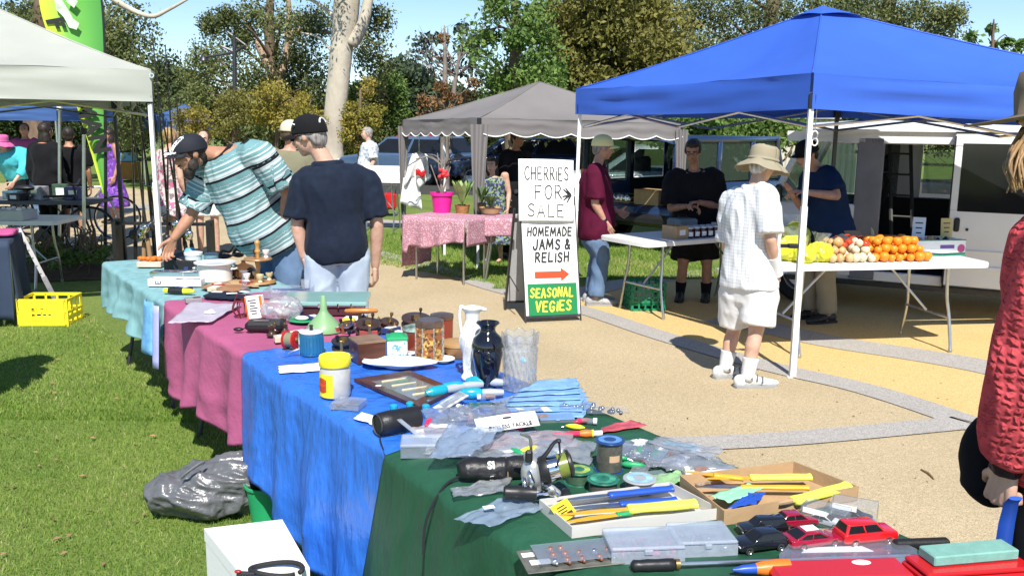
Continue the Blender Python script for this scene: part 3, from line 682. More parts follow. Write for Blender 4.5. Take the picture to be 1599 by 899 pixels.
at = o.data.attributes.new('band', 'FLOAT', 'POINT'); at.data.foreach_set('value', [i/14 for i in range(15) for j in range(k+1)])
mb = MB()
for pts in ([(88,-5),(100,0),(112,18),(118,30),(128,38),(124,48),(112,44),(104,28),(92,16)], [(112,-10),(126,4),(120,14),(108,4)]):
    poly = [(lb(*p).x, lb(*p).z) for p in pts]; mb.prism(poly, 0, .002, Matrix.Translation((0,-.075,0)) @ Matrix.Rotation(R(90),4,'X'))
mb.build('print', M('pale_print', (.55,.62,.5), .5, var=.3, scale=9), bn)
def on_flag(x, y, ang): p = lb(x, y); return Matrix.Translation((p.x, -.07, p.z)) @ Matrix.Rotation(R(90),4,'X') @ Matrix.Rotation(R(ang),4,'Z')
m_ink = M('black_ink', (.02,.02,.02), .6, var=.1)
text('lettering', 'MAN', .33, m_ink, bn, on_flag(146,196,-71), .012, .15, space=1.02)
text('lettering', 'F', .30, m_ink, bn, on_flag(89,36,-71), .012, .15)
# ---- A frame sign
sb = g(822,505); se = g(909,503); sdir = (se-sb).normalized(); rz = math.atan2(sdir.y, sdir.x)+.10
sg = thing('a_frame_sign', 'white A-frame board advertising homemade jams, relish and seasonal vegies', 'sign', sb, rz)
Wd = (se-sb).length; Hh = .99; lean = math.atan2(.24, Hh)
X = Matrix.Translation((0,0,.035)) @ Matrix.Rotation(-lean,4,'X') @ Matrix.Diagonal((1,1,1.075,1))   # board plane: x across, z up, -y to the viewer
mb = MB(); mb.X = X; mb.box((Wd/2,.008,.5), (Wd,.014,.94), bev=.003); mb.build('front_board', M('sign_white', (.80,.80,.78), .4, var=.03), sg)
mb = MB(); mb.X = X
for x in (-.008, Wd+.008): mb.box((x*.6+.4*(0 if x < 0 else Wd),.012,.5), (.008,.022,1.09))
mb.box((Wd/2,.012,.985), (Wd,.026,.022)); mb.box((Wd/2,.012,.02), (Wd,.026,.02)); mb.build('frame', m_dark_metal, sg)
XB = Matrix.Translation((-.03,.62,.03)) @ Matrix.Rotation(R(17),4,'X') @ Matrix.Rotation(R(0),4,'Z')
mb = MB(); mb.X = XB; mb.box((Wd/2,0,.52), (Wd,.012,.90), bev=.003); mb.build('rear_board', M('sign_grey', (.42,.43,.44), .5, var=.06), sg)
mb = MB(); mb.X = XB
for x in (-.008, Wd+.008): mb.box((x,0,.5), (.018,.03,1.06))
mb.box((Wd/2,0,.06), (Wd,.02,.02)); mb.tube([(0,-.0,.35),(0,-.35,.36)], .006, 6); mb.build('rear_frame', m_dark_metal, sg)
def sm(x, z, rot=0): return X @ Matrix.Translation((x,-.003,z)) @ Matrix.Rotation(R(90),4,'X') @ Matrix.Rotation(R(rot),4,'Z')
STK = {'C':[[(.9,.85),(.6,1),(.25,.85),(.08,.5),(.25,.12),(.6,0),(.95,.15)]], 'H':[[(.1,0),(.12,1)],[(.85,0),(.88,1)],[(.1,.5),(.86,.52)]], 'E':[[(.85,0),(.12,.02),(.12,1),(.85,.98)],[(.12,.5),(.7,.52)]],
 'R':[[(.12,0),(.12,1),(.6,.98),(.8,.75),(.55,.5),(.12,.47)],[(.4,.48),(.9,0)]], 'I':[[(.5,0),(.5,.7)],[(.5,.86),(.53,.9)]], 'S':[[(.85,.85),(.5,1),(.18,.8),(.4,.55),(.75,.4),(.8,.15),(.45,0),(.1,.15)]],
 'F':[[(.12,0),(.12,1),(.85,.98)],[(.12,.52),(.7,.53)]], 'O':[[(.5,1),(.15,.8),(.08,.4),(.35,.02),(.7,.08),(.92,.5),(.8,.88),(.5,1)]], 'A':[[(.05,0),(.45,1),(.9,0)],[(.22,.36),(.72,.36)]], 'L':[[(.15,1),(.12,.02),(.85,.03)]],
 'M':[[(.05,0),(.16,1),(.5,.22),(.84,1),(.95,0)]],'D':[[(.12,0),(.12,1),(.55,.95),(.9,.6),(.85,.25),(.5,.02),(.12,0)]],'J':[[(.8,1),(.78,.3),(.55,0),(.25,.05),(.12,.3)]],'V':[[(.08,1),(.45,0),(.92,1)]],'N':[[(.1,0),(.14,1),(.82,0),(.88,1)]],
 'G':[[(.88,.82),(.55,1),(.2,.85),(.08,.45),(.3,.04),(.7,.04),(.88,.42),(.55,.42)]],'&':[[(.95,.0),(.3,.75),(.45,1),(.65,.85),(.55,.62),(.15,.35),(.25,.05),(.6,.05),(.9,.42)]],' ':[]}
def marker(s_, cx, z, lw, lh, rad, mat, gap=.24, y=0):
    mb = MB(); tot = sum(lw*(.45 if c in 'I ' else 1.3 if c == 'M' else 1)*(1+gap) for c in s_)-lw*gap; u = cx-tot/2
    for ch in s_:
        wch = lw*(.45 if ch in 'I ' else 1.3 if ch == 'M' else 1); j = random.uniform(-.004, .004)
        for st in STK[ch]:
            pts = [V((u+a*wch+.10*b*lh, z-lh/2+b*lh+j, 0)) for a, b in st]; pts = smooth_curve(pts, 3) if ch in 'CSODJG&' else pts
            for a, b in zip(pts, pts[1:]):
                q = [sm(0,0) @ V((p.x, p.y, .002+y)) for p in (a, b)]; nz = (sm(0,0).to_3x3() @ V((0,0,1))).normalized(); mb.tube(q, rad, 6, flat=.22, up=(q[1]-q[0]).cross(nz))
            for p in pts: mb.lathe([(rad,.0),(rad*.9,rad*.22),(0,rad*.24)], 8, sm(0,0) @ Matrix.Translation((p.x, p.y, .002+y)))
        u += wch*(1+gap)
    mb.build('lettering', mat, sg, 60)
marker('HOMEMADE', Wd*.5, .745, .041, .070, .0066, m_ink); marker('JAMS &', Wd*.52, .635, .052, .082, .0080, m_ink); marker('RELISH', Wd*.52, .525, .050, .078, .0078, m_ink)
mb = MB(); mb.prism([(-.16,-.028),(.09,-.028),(.09,-.058),(.17,0),(.09,.058),(.09,.028),(-.16,.028)], 0, .002, sm(Wd*.5,.375)); mb.build('arrow', M('arrow_red', (.62,.06,.012), .5, var=.05), sg)
mb = MB(); mb.prism([(-.235,-.135),(.235,-.135),(.235,.135),(-.235,.135)], 0, .0015, sm(Wd*.5,.165)); mb.build('green_panel', M('sign_green', (.006,.20,.06), .5, var=.05), sg)
m_lem = M('sign_yellow', (.82,.72,.06), .5, var=.04)
m_lem = M('sign_yellow', (.82,.72,.06), .5, var=.04)
marker('SEASONAL', Wd*.48, .222, .042, .074, .0075, m_lem, .26, .002); marker('VEGIES', Wd*.5, .107, .052, .082, .0082, m_lem, .26, .002)
# hand written card fixed above it
cs = thing('card_sign', 'white hand written card reading CHERRIES FOR SALE above the jam sign', 'sign', sb+V((0,0,1.0)), rz)
XC = Matrix.Translation((0,0,-1.0)) @ X
cw = Wd*1.02
mb = MB(); mb.X = XC
def card(u, v): return V((-.03+cw*(u+.04*v)-.0, -.018-.02*math.sin(u*3.14)-.012*v, .835+.53*v-.012*u))
mb.grid(card, 30, 16); mb.build('card', m_paper, cs, 180, solid=.003)
mb = MB(); mb.X = XC
def write(s_, u0, v0, lw, lh, gap, jit=0):
    u = u0
    for ch in s_:
        wch = lw*(.35 if ch == 'I' else 1); j = random.uniform(-jit, jit)
        for st in STK[ch]:
            pts = smooth_curve([V((u+a*wch, v0+j+b*lh, 0)) for a, b in st], 3) if ch in 'CSO' else [V((u+a*wch, v0+j+b*lh, 0)) for a, b in st]
            mb.tube([card(p.x, p.y)+V((0,-.005,0)) for p in pts], .0052, 5)
        u += wch*(1+gap)
write('CHERRIES', .10, .66, .095, .21, .18, .015); write('FOR', .27, .36, .15, .22, .2, .01); write('SALE', .14, .07, .15, .20, .18, .01)
mb.build('lettering', m_ink, cs)
mb = MB(); mb.X = XC
ap = [card(.80,.43), card(.86,.52), card(.84,.44)]
for a_, b_ in (((.78,.40),(.93,.43)), ((.84,.54),(.94,.43)), ((.86,.30),(.94,.43)), ((.80,.52),(.90,.44)), ((.80,.34),(.90,.42))): mb.tube([card(*a_)+V((0,-.003,0)), card(*b_)+V((0,-.003,0))], [.005,.010], 5)
mb.build('arrow', m_ink, cs)
mb = MB(); mb.X = XC
for a_, b_ in (((-.03,.02),(-.09,.14)), ((-.02,.48),(-.08,.50))): mb.box(card(*a_)+V((-.01,.01,.0)), (.03,.03,.035), bev=.005)
mb.build('clip', m_black, cs)
# ---- folding tables
def folding_table(name, label, c, rz, Ln=1.83, W=.74, h=.74, mat=None, cat='table', leg=None, group=None):
    t = thing(name, label, cat, (c.x, c.y, 0), rz, group); mb = MB(); rc = .07; pts = []
    for sx, sy, a0 in ((1,1,0),(-1,1,90),(-1,-1,180),(1,-1,270)):
        for k in range(5): a = R(a0+k*22.5); pts.append((sx*(Ln/2-rc)+rc*math.cos(a), sy*(W/2-rc)+rc*math.sin(a)))
    mb.prism(pts, h-.042, h-.006); mb.prism([(x*.994, y*.985) for x, y in pts], h-.006, h)
    mb.build('table_top', mat or m_wplastic, t)
    for s in (-1, 1):
        for q in (-1, 1):
            l = MB(); x0 = s*(Ln/2-.30); l.tube(smooth_curve([V((x0, q*W*.33, h-.045)), V((x0+s*.01, q*W*.34, .45)), V((x0+s*.03, q*W*.37, .28)), V((x0+s*.03, q*W*.44, .02))], 4), .013, 8)
            l.cyl((x0+s*.03, q*W*.44, 0), (x0+s*.03, q*W*.44, .03), .017, n=8); l.build('leg', leg or m_steel, t)
        l = MB(); x0 = s*(Ln/2-.30); l.tube([(x0+s*.03,-W*.37,.28),(x0+s*.03,W*.37,.28)], .011, 8); l.tube([(x0+s*.02,0,.29),(x0-s*.38,0,h-.05)], .010, 8); l.build('brace', leg or m_steel, t)
    return t
pf = g(1232,560); pr_ = g(1497,550); pd = (pr_-pf).normalized(); prz = math.atan2(pd.y, pd.x); PT = (pf+pr_)/2+V((-pd.y, pd.x, 0))*.33
folding_table('folding_table', 'white folding table carrying oranges and onions by the van', PT, prz, 1.86, .76)
j1 = g(1010,380,.74); j0 = g(934,367,.74); jw = (j0-j1).normalized(); jl = V((jw.y,-jw.x,0)); jl = -jl if jl.x < 0 else jl; jrz = math.atan2(jl.y, jl.x); JT = j1+jl*.92+jw*.36
folding_table('folding_table', 'white folding table of jam jars beside the A-frame sign', JT, jrz, 1.83, .72)
# ================================================================== VEHICLES
m_vwhite = M('van_white_paint', (.78,.79,.79), .3, var=.04, scale=2, coat=.4)
m_navyp = M('dark_blue_car_paint', (.012,.028,.075), .22, var=.08, coat=.6)
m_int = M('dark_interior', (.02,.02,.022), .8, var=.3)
m_lampred = M('red_lamp', (.5,.01,.01), .15, coat=.8, var=.05); m_lampor = M('amber_lamp', (.7,.22,.02), .15, coat=.8, var=.05); m_lampw = M('white_lamp', (.75,.75,.73), .12, coat=.8, var=.05)
def wheel(t, c, r, wd, axis, name='wheel'):
    """axis: direction of the axle pointing outwards"""
    x, y, d = frame(axis); mt = Matrix((x, y, d)).transposed().to_4x4(); mt.translation = V(c)
    mb = MB(); mb.lathe([(r*.62,-wd/2),(r*.9,-wd/2),(r,-wd*.36),(r,wd*.36),(r*.9,wd/2),(r*.62,wd/2),(r*.62,-wd/2)], 28, mt)
    w_ = mb.build(name, m_blackm, t); mb = MB(); mb.lathe([(0,wd*.30),(r*.14,wd*.34),(r*.2,wd*.26),(r*.5,wd*.30),(r*.6,wd*.46),(r*.63,wd*.46),(r*.63,-wd*.4)], 20, mt)
    mb.build('rim', m_steel, w_); return w_
# ---- white van with open side door
VO = V((3.46,9.0,0)); vex = V((.88,-.475,0)).normalized(); vrz = math.atan2(vex.y, vex.x)
van = thing('van', 'white van parked behind the produce table with its side door slid open', 'van', VO, vrz)
W_ = 1.62; ZR = 1.90
mb = MB(); th = .05
def side(y, near):
    s = 1 if near else -1; yy = y
    mb.box((-.50,yy,.68), (.86,th,.72), bev=.012)                    # front door skin
    mb.box((.45,yy,.34), (.62,th,.10), bev=.01)                      # sill
    mb.box((1.90,yy,.68), (2.2 if near else 2.28,th,.72), bev=.012)                    # rear quarter
    mb.box((1.35,yy,1.70), (3.4,th,.13), bev=.01)                    # cantrail
    mb.box((2.95,yy,1.33), (.16,th,.62)); mb.box((1.70,yy,1.33), (.10,th,.62)); mb.box((-.40,yy,1.70), (.75,th,.10))
    mb.tube([(-.90,yy,1.02),(-.60,yy,1.70)], .035, 8)                # front pillar
    mb.box((-1.05,yy,.62), (.30,th,.60), bev=.012)
    if not near: mb.box((.45,yy,.68), (.62,th,.72)); mb.box((.20,yy,1.33), (.36,th,.62)); mb.box((1.4,yy,1.33), (.68,th,.62))
side(.03, True); side(W_-.03, False)
mb.box((1.0,W_/2,.30), (4.2,W_-.1,.04)); mb.box((3.0,W_/2,.85), (.05,W_-.06,1.1), bev=.01)
mb.box((-1.17,W_/2,.62), (.08,W_-.02,.62), bev=.03); mb.box((-1.10,W_/2,.98), (.14,W_-.04,.08), bev=.02)
# roof: cambered lid
rr = []
for k in range(9):
    x = -.62+k*(3.02+.62)/8; dz = -.06*(1-min(1, k/2.0)) ; ring = []
    for j in range(13):
        v = j/12; y = v*W_; ring.append(V((x, y, 1.745+.155*(1-abs(2*v-1)**3.2)+dz)))
    rr.append(ring)
mb.grid(lambda u, v: rr[int(round(u*8))][int(round(v*12))], 8, 12)
mb.box((1.2,W_/2,1.735), (3.6,W_-.04,.02))
mb.build('body', m_vwhite, van, 40)
mb = MB()                                                        # drip rail and trim line
mb.box((1.2,-.012,1.765), (3.66,.03,.02)); mb.build('gutter', m_vwhite, van)
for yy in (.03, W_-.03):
    mb = MB(); mb.box((.03,yy,1.0), (.25,.05,1.40), bev=.012); mb.build('centre_post', M('post_shade_grey', (.20,.20,.215), .5), van)  # white body post coloured grey, the shade on it put into the colour
mb = MB(); mb.quad((-.92,.05,1.03),(-.92,W_-.05,1.03),(-.62,W_-.08,1.70),(-.62,.08,1.70)); mb.build('windscreen', m_glass, van)
for nm, y, x0, x1, z0, z1 in (('window',.03,-.84,-.10,1.05,1.65),('window',W_-.03,-.84,-.10,1.05,1.65),('window',W_-.03,.40,1.05,1.08,1.55),('window',W_-.03,1.78,2.85,1.05,1.63),('window',.03,1.78,2.85,1.05,1.63)):
    mb = MB(); xs = .22 if x0 < 0 else 0; mb.quad((x0,y,z0),(x1,y,z0),(x1,y,z1),(x0+xs,y,z1)); mb.build(nm, m_glass, van)
# slid-back door standing proud of the body
sdr = MB(); x0, x1 = .77, 1.86; y = -.045
sdr.box(((x0+x1)/2,y,.68), (x1-x0,.05,.74), bev=.015); sdr.box(((x0+x1)/2,y,1.685), (x1-x0,.05,.13), bev=.012); sdr.box((x0+.05,y,1.33), (.10,.05,.60), bev=.012); sdr.box((x1-.05,y,1.33), (.10,.05,.60), bev=.012)
do = sdr.build('sliding_door', m_vwhite, van, 40)
mb = MB(); mb.box(((x0+x1)/2,y+.005,1.34), (x1-x0-.18,.012,.60)); mb.build('window', M('tinted_glass', (.012,.013,.015), .08, var=.1), do)
mb = MB(); mb.box(((x0+x1)/2,y-.024,1.34), (x1-x0-.14,.008,.63), bev=.004); mb.box(((x0+x1)/2,y-.026,1.34), (x1-x0-.2,.006,.57)); mb.build('window_seal', M('tinted_glass', (.012,.013,.015), .08), do)
mb = MB()
for c_, s_ in (((x0+.006,y-.004,1.0),(.012,.05,1.44)),((x1-.006,y-.004,1.0),(.012,.05,1.44)),(((x0+x1)/2,y-.004,1.755),(x1-x0,.05,.010)),(((x0+x1)/2,y-.004,.305),(x1-x0,.05,.012))): mb.box(c_, s_)
mb.build('door_seal', m_blackm, do)
mb = MB(); mb.box((x0+.08,y-.035,.90), (.05,.03,.13), bev=.012); mb.build('handle', m_black, do)
mb = MB(); mb.cyl((x0+.17,y-.02,.86),(x0+.17,y-.035,.86),.014,n=10); mb.build('lock', m_black, do)
mb = MB(); mb.box(((x0+x1)/2,y-.03,.66), (x1-x0-.02,.012,.012)); mb.box(((x0+x1)/2,y-.03,.50), (x1-x0-.02,.016,.05), bev=.006); mb.build('trim', m_vwhite, do)
mb = MB(); mb.box((.9,.02,.26), (3.2,.04,.05)); mb.build('sill_trim', m_dark_metal, van)
mb = MB(); mb.box((-1.20,W_/2,.40), (.12,W_+.04,.18), bev=.04); mb.build('bumper', m_black, van)
for y in (.14, W_-.14): mb = MB(); mb.box((-1.215,y,.72), (.03,.20,.14), bev=.012); mb.build('headlight', m_lampw, van)
mb = MB(); mb.box((-.80,-.14,1.12), (.06,.16,.20), bev=.03); mb.tube([(-.78,.0,1.08),(-.80,-.10,1.10)], .012, 6); mb.build('mirror', m_black, van)
for x in (-.55, 2.15):
    wheel(van, (x,.12,.31), .31, .19, (0,-1,0)); wheel(van, (x,W_-.12,.31), .31, .19, (0,1,0))
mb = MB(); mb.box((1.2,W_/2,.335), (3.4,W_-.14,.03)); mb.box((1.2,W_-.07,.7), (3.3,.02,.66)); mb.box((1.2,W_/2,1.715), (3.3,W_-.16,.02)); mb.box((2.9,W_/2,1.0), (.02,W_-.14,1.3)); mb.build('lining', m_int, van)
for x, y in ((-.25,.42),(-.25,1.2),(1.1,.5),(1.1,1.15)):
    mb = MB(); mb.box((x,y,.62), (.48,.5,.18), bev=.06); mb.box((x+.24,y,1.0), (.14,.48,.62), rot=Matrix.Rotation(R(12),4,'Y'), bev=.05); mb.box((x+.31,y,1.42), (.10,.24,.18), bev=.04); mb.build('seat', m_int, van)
mb = MB(); mb.lathe([(.17,0),(.19,.012),(.17,.024),(.155,.012),(.17,0)], 20, Matrix.Translation((-.62,.45,1.02)) @ Matrix.Rotation(R(-55),4,'Y')); mb.build('steering_wheel', m_black, van)
# ladder standing in the van doorway
ld = thing('ladder', 'dark ladder leaning inside the open van doorway', 'ladder', VO+vex*.30+V((.1,.2,0)), vrz); mb = MB()
for x in (0,.2): mb.tube([(x,0,.36),(x-.18,.55,1.66)], .02, 6)
for k in range(6): f_ = .1+k*.16; mb.tube([(-.18*f_,.55*f_,.36+1.3*f_),(.2-.18*f_,.55*f_,.36+1.3*f_)], .012, 6)
mb.build('rail', M('dull_aluminium', (.06,.06,.06), .6, .3), ld)
# ---- dark blue wagon with its tailgate up
WQ = dp(1050,330,12.9); WQ.z = 0; wex = V((.72,.69,0)).normalized(); wrz = math.atan2(wex.y, wex.x)
wg = thing('station_wagon', 'dark blue wagon with open rear behind the jam table', 'car', WQ, wrz)   # local: x forward, y to its left (far side), z up
mb = MB(); WW = 1.72; zr = 1.67
for y in (.03, WW-.03):
    mb.box((1.9,y,.66), (3.8,.06,.62), bev=.04); mb.box((1.5,y,1.61), (2.7,.06,.10), bev=.03)
    for x in (.06, 1.15, 2.05): mb.box((x,y,1.28), (.10,.055,.68), bev=.02)
    mb.tube([(3.0,y,1.0),(2.75,y,1.62)], .04, 8)
mb.grid(lambda u, v: V((-.02+2.9*u, WW*v, zr-.06*(2*u-1)**6-.07*abs(2*v-1)**4)), 10, 12)
mb.box((3.75,WW/2,.85), (1.5,WW-.05,.40), bev=.10); mb.box((.02,WW/2,.52), (.10,WW-.02,.26), bev=.03)
mb.box((2.2,WW/2,.36), (4.2,WW-.1,.05))
mb.build('body', m_navyp, wg, 45)
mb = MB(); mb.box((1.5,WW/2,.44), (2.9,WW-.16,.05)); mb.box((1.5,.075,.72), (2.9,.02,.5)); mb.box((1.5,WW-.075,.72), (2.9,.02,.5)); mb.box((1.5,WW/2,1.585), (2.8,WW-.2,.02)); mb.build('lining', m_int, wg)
for y in (.03, WW-.03):
    for x0, x1, sl_ in ((.14,1.08,0),(1.22,1.98,0),(2.12,2.92,.22)):
        mb = MB(); mb.quad((x0,y,.99),(x1,y,.99),(x1-sl_,y,1.56),(x0,y,1.56)); mb.build('window', m_glass, wg)
mb = MB(); mb.quad((3.02,.08,1.0),(3.02,WW-.08,1.0),(2.76,WW-.1,1.62),(2.76,.1,1.62)); mb.build('windscreen', m_glass, wg)
tg = MB(); tg.X = Matrix.Translation((-.03,WW,0)) @ Matrix.Rotation(R(62),4,'Z')
for c_, s_ in (((-.02,-.4,.72),(.05,.80,.50)),((-.02,-.05,1.27),(.045,.08,.62)),((-.02,-.76,1.27),(.045,.08,.62)),((-.02,-.4,1.60),(.045,.80,.07)),((-.02,-.42,1.27),(.02,.03,.6))): tg.box(c_, s_, bev=.012)
o = tg.build('rear_door', m_navyp, wg); k = MB(); k.X = tg.X; k.quad((-.02,-.1,.98),(-.02,-.72,.98),(-.02,-.72,1.56),(-.02,-.1,1.56)); k.build('window', m_glass, o)
for y in (.02, WW-.02):
    mb = MB(); mb.box((-.012,y*.97+.025,.88), (.06,.13,.20), bev=.012); o = mb.build('tail_light', m_lampred, wg)
    for nm, z_, h_, m_ in (('indicator',1.075,.13,m_lampor),('reversing_light',.99,.04,m_lampw)): k = MB(); k.box((-.012,y*.97+.025,z_), (.058,.125,h_), bev=.010); k.build(nm, m_, o)
mb = MB(); mb.box((-.05,WW/2,.45), (.14,WW,.17), bev=.05); mb.build('bumper', m_black, wg)
for x in (.75, 3.35): wheel(wg, (x,.11,.33), .33, .2, (0,-1,0)); wheel(wg, (x,WW-.11,.33), .33, .2, (0,1,0))
for y in (.45,1.25):
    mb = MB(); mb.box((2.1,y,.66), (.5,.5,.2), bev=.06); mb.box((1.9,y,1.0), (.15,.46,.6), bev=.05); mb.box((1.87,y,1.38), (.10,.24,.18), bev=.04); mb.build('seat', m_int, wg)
mb = MB(); mb.lathe([(.17,0),(.19,.012),(.17,.024),(.155,.012),(.17,0)], 20, Matrix.Translation((2.6,.45,1.0)) @ Matrix.Rotation(R(-60),4,'Y')); mb.build('steering_wheel', m_black, wg)
mb = MB(); mb.box((2.75,-.12,1.05), (.08,.18,.15), bev=.03); mb.build('mirror', m_navyp, wg)
# ---- small generic saloon/hatch, also used at toy scale
def car(name, label, cat, loc, rz, paint, scale=1, style='hatch', group=None, toy=False):
    t = thing(name, label, cat, loc, rz, group); t.scale = (scale,)*3
    if style == 'wagon': low = [(-2.2,.3),(2.15,.3),(2.2,.6),(2.05,.78),(1.0,.93),(-2.15,.95),(-2.25,.6)]; top = [(-2.12,.93),(1.05,.92),(.35,1.42),(-1.75,1.46)]
    elif style == 'suv': low = [(-2.05,.35),(2.1,.35),(2.15,.62),(2.05,.92),(1.05,1.02),(-2.05,1.04),(-2.12,.65)]; top = [(-2.0,1.02),(1.1,1.0),(.5,1.60),(-1.75,1.66)]
    elif style == 'coupe': low = [(-2.1,.26),(2.1,.26),(2.18,.5),(2.0,.70),(.95,.82),(-1.75,.90),(-2.15,.84),(-2.2,.5)]; top = [(-1.85,.88),(1.0,.80),(.15,1.24),(-.85,1.28)]
    else: low = [(-2.0,.3),(2.0,.3),(2.08,.56),(1.92,.78),(.95,.90),(-1.9,.98),(-2.02,.6)]; top = [(-1.9,.96),(1.0,.88),(.2,1.42),(-1.2,1.46)]
    def loftp(poly, wf):
        mb = MB(); rings = []
        for sgn in (-1,-.86,.86,1):
            k = .93 if abs(sgn) == 1 else 1; cx = sum(p[0] for p in poly)/len(poly); cz = sum(p[1] for p in poly)/len(poly)
            rings.append([V((cx+(x-cx)*(k if abs(sgn)==1 else 1), sgn*wf(z), cz+(z-cz)*k)) for x, z in poly])
        mb.loft(rings); return mb
    wl = lambda z: .86-.05*abs(z-.6); wt = lambda z: .80-.30*max(0, z-.9)
    o = loftp(low, wl).build('body', paint, t, 60); md = o.modifiers.new('soft', 'BEVEL'); md.width = .06; md.segments = 2
    o2 = loftp(top, wt).build('cabin', paint, t, 60); md = o2.modifiers.new('soft', 'BEVEL'); md.width = .05; md.segments = 2
    wm = M('tinted_glass', (.012,.013,.015), .08)
    x0, x1, x2, x3 = top[0][0], top[1][0], top[2][0], top[3][0]; zb = top[1][1]; zt = top[2][1]
    for s in (-1, 1):
        n_ = 2
        def yy(z): return s*(wt(z)+.006)
        za, zc = zb+.05, zt-.06
        def xl(z): f = (z-top[0][1])/(top[3][1]-top[0][1]); return x0+(x3-x0)*f+.13
        def xr(z): f = (z-top[1][1])/(top[2][1]-top[1][1]); return x1+(x2-x1)*f-.13
        for k in range(n_):
            a, b = k/n_+.02, (k+1)/n_-.02
            q = [(xl(za)+(xr(za)-xl(za))*a, za), (xl(za)+(xr(za)-xl(za))*b, za), (xl(zc)+(xr(zc)-xl(zc))*b, zc), (xl(zc)+(xr(zc)-xl(zc))*a, zc)]
            mb = MB(); mb.quad(*[(x, yy(z), z) for x, z in q]); mb.build('window', wm, t)
    for xa, xb, za_, zb_, sg_ in ((x1,x2,top[1][1],top[2][1],1),(x0,x3,top[0][1],top[3][1],-1)):
        mb = MB(); q = []
        for f, e in ((.1,0),(.88,0)):
            x = xa+(xb-xa)*f+sg_*.012; z = za_+(zb_-za_)*f+.010; q.append((x, z))
        (xa2, z1_), (xb2, z2_) = q; mb.quad((xa2,-wt(z1_)+.10,z1_),(xa2,wt(z1_)-.10,z1_),(xb2,wt(z2_)-.12,z2_),(xb2,-wt(z2_)+.12,z2_)); mb.build('windscreen' if sg_ > 0 else 'rear_window', wm, t)
    for x in (-1.28, 1.30):
        for s in (-1, 1): wheel(t, (x, s*.77, .31), .31, .2, (0,s,0))
    for s in (-1, 1):
        mb = MB(); mb.box((low[2][0]-.05,s*.62,.64), (.08,.30,.12), bev=.03); mb.build('headlight', m_lampw, t)
        mb = MB(); mb.box((low[-1][0]+.05,s*.66,.76), (.08,.26,.13), bev=.03); mb.build('tail_light', m_lampred, t)
    return t
m_bluegrey = M('blue_grey_car_paint', (.06,.11,.20), .3, var=.05, coat=.5)
c = g(618,285); car('parked_car', 'distant blue grey wagon parked left of the grey canopy', 'car', V((dp(636,290,29).x,29,0)), R(152), m_bluegrey, 1.0, 'wagon')
car('parked_car', 'white car seen through the open back of the blue wagon', 'car', V((dp(1000,270,19).x,19,0)), R(180), m_vwhite, 1, 'hatch')
car('parked_car', 'dark car half hidden beneath the far red awning', 'car', V((dp(800,270,28).x,28,0)), R(185), m_navyp, 1, 'wagon')
# red awning over the far car
aw = V((dp(648,250,31).x,31,0)); t = thing('market_umbrella', 'distant red umbrella beside the blue grey wagon', 'umbrella', aw); mb = MB()
hz = dp(648,205,31).z+.05; mb.lathe([(1.45,hz-.62),(1.0,hz-.40),(.5,hz-.14),(0,hz)], 8); mb.build('umbrella_cover', M('red_awning', (.6,.02,.03), .6, var=.06, transl=.3), t, 20); mb = MB(); mb.cyl((0,0,0),(0,0,hz),.025); mb.build('pole', m_steel, t)
# pale shed wall far behind the van
b = V((dp(1290,240,24).x,24,0)); t = thing('shed', 'pale corrugated shed wall seen between the hedge and van', 'shed', b); mb = MB(); hw = 2.4
mb.grid(lambda u, v: V((-hw+2*hw*u, .03*math.sin(u*190), 2.05*v)), 240, 1); mb.box((0,1.5,1.0), (2*hw,2.9,2.0)); mb.build('wall', M('cream_sheet', (.55,.51,.42), .6, var=.06), t, 0)
mb = MB(); mb.box((0,1.4,2.1), (2*hw+.3,3.2,.08)); mb.build('roof', M('grey_sheet', (.35,.35,.35), .5), t)
# ================================================================== PEOPLE
def ell_ring(c, rx, ry, a, b, n=24, p=2.3, front=0):
    out = []
    for j in range(n):
        t = 2*math.pi*j/n; cs, sn = math.cos(t), math.sin(t)
        x = math.copysign(abs(cs)**(2/p), cs)*a; y = math.copysign(abs(sn)**(2/p), sn)*(b+(front if sn > 0 else 0))
        out.append(c+rx*x+ry*y)
    return out
def hand_into(mb, wr, d, nrm, thumb, curl=(.35,.5,.4), spread=.02, k=1.0, tcurl=.5, tout=.75):
    """palm, four bent fingers of unequal length and a thumb leaving the side of the palm"""
    d = V(d).normalized(); nrm = V(nrm); nrm = (nrm-d*nrm.dot(d)).normalized(); s = V(thumb); s = (s-d*s.dot(d)-nrm*s.dot(nrm)).normalized()
    for i, (off, ln) in enumerate(((.030,.088),(.010,.092),(-.010,.088),(-.028,.080))):
        kn = wr+(d*ln+s*off)*k; mb.cap(wr+s*(off*.55*k)+d*.012*k, kn, .0155*k, .0125*k, 10)
    mb.ell(wr+d*.05*k, (.001,)*3) if False else None
    for i, (off, ln, lens) in enumerate(((.030,.088,(.040,.025,.021)),(.010,.092,(.045,.029,.022)),(-.010,.088,(.041,.027,.021)),(-.028,.080,(.033,.020,.018)))):
        p = wr+(d*ln+s*off)*k; a = 0; dirn = d+s*(off*spread*30); dirn.normalize()
        for q, l in enumerate(lens):
            a += curl[q]*(1+.12*i); dd = dirn*math.cos(a)+nrm*math.sin(a); e = p+dd*l*k
            mb.cap(p, e, (.0098-.0011*q)*k, (.0089-.0011*q)*k, 9); p = e
    p = wr+(d*.022+s*.024)*k; dd = (d*.62+s*tout+nrm*.25).normalized(); e = p+dd*.044*k; mb.cap(p, e, .0145*k, .0115*k, 9)
    d2 = (dd*math.cos(tcurl)+(nrm*.7+d*.4-s*.35).normalized()*math.sin(tcurl)).normalized(); e2 = e+d2*.032*k; mb.cap(e, e2, .0112*k, .0098*k, 9); d3 = (d2+nrm*.25).normalized(); mb.cap(e2, e2+d3*.022*k, .0098*k, .0078*k, 9)
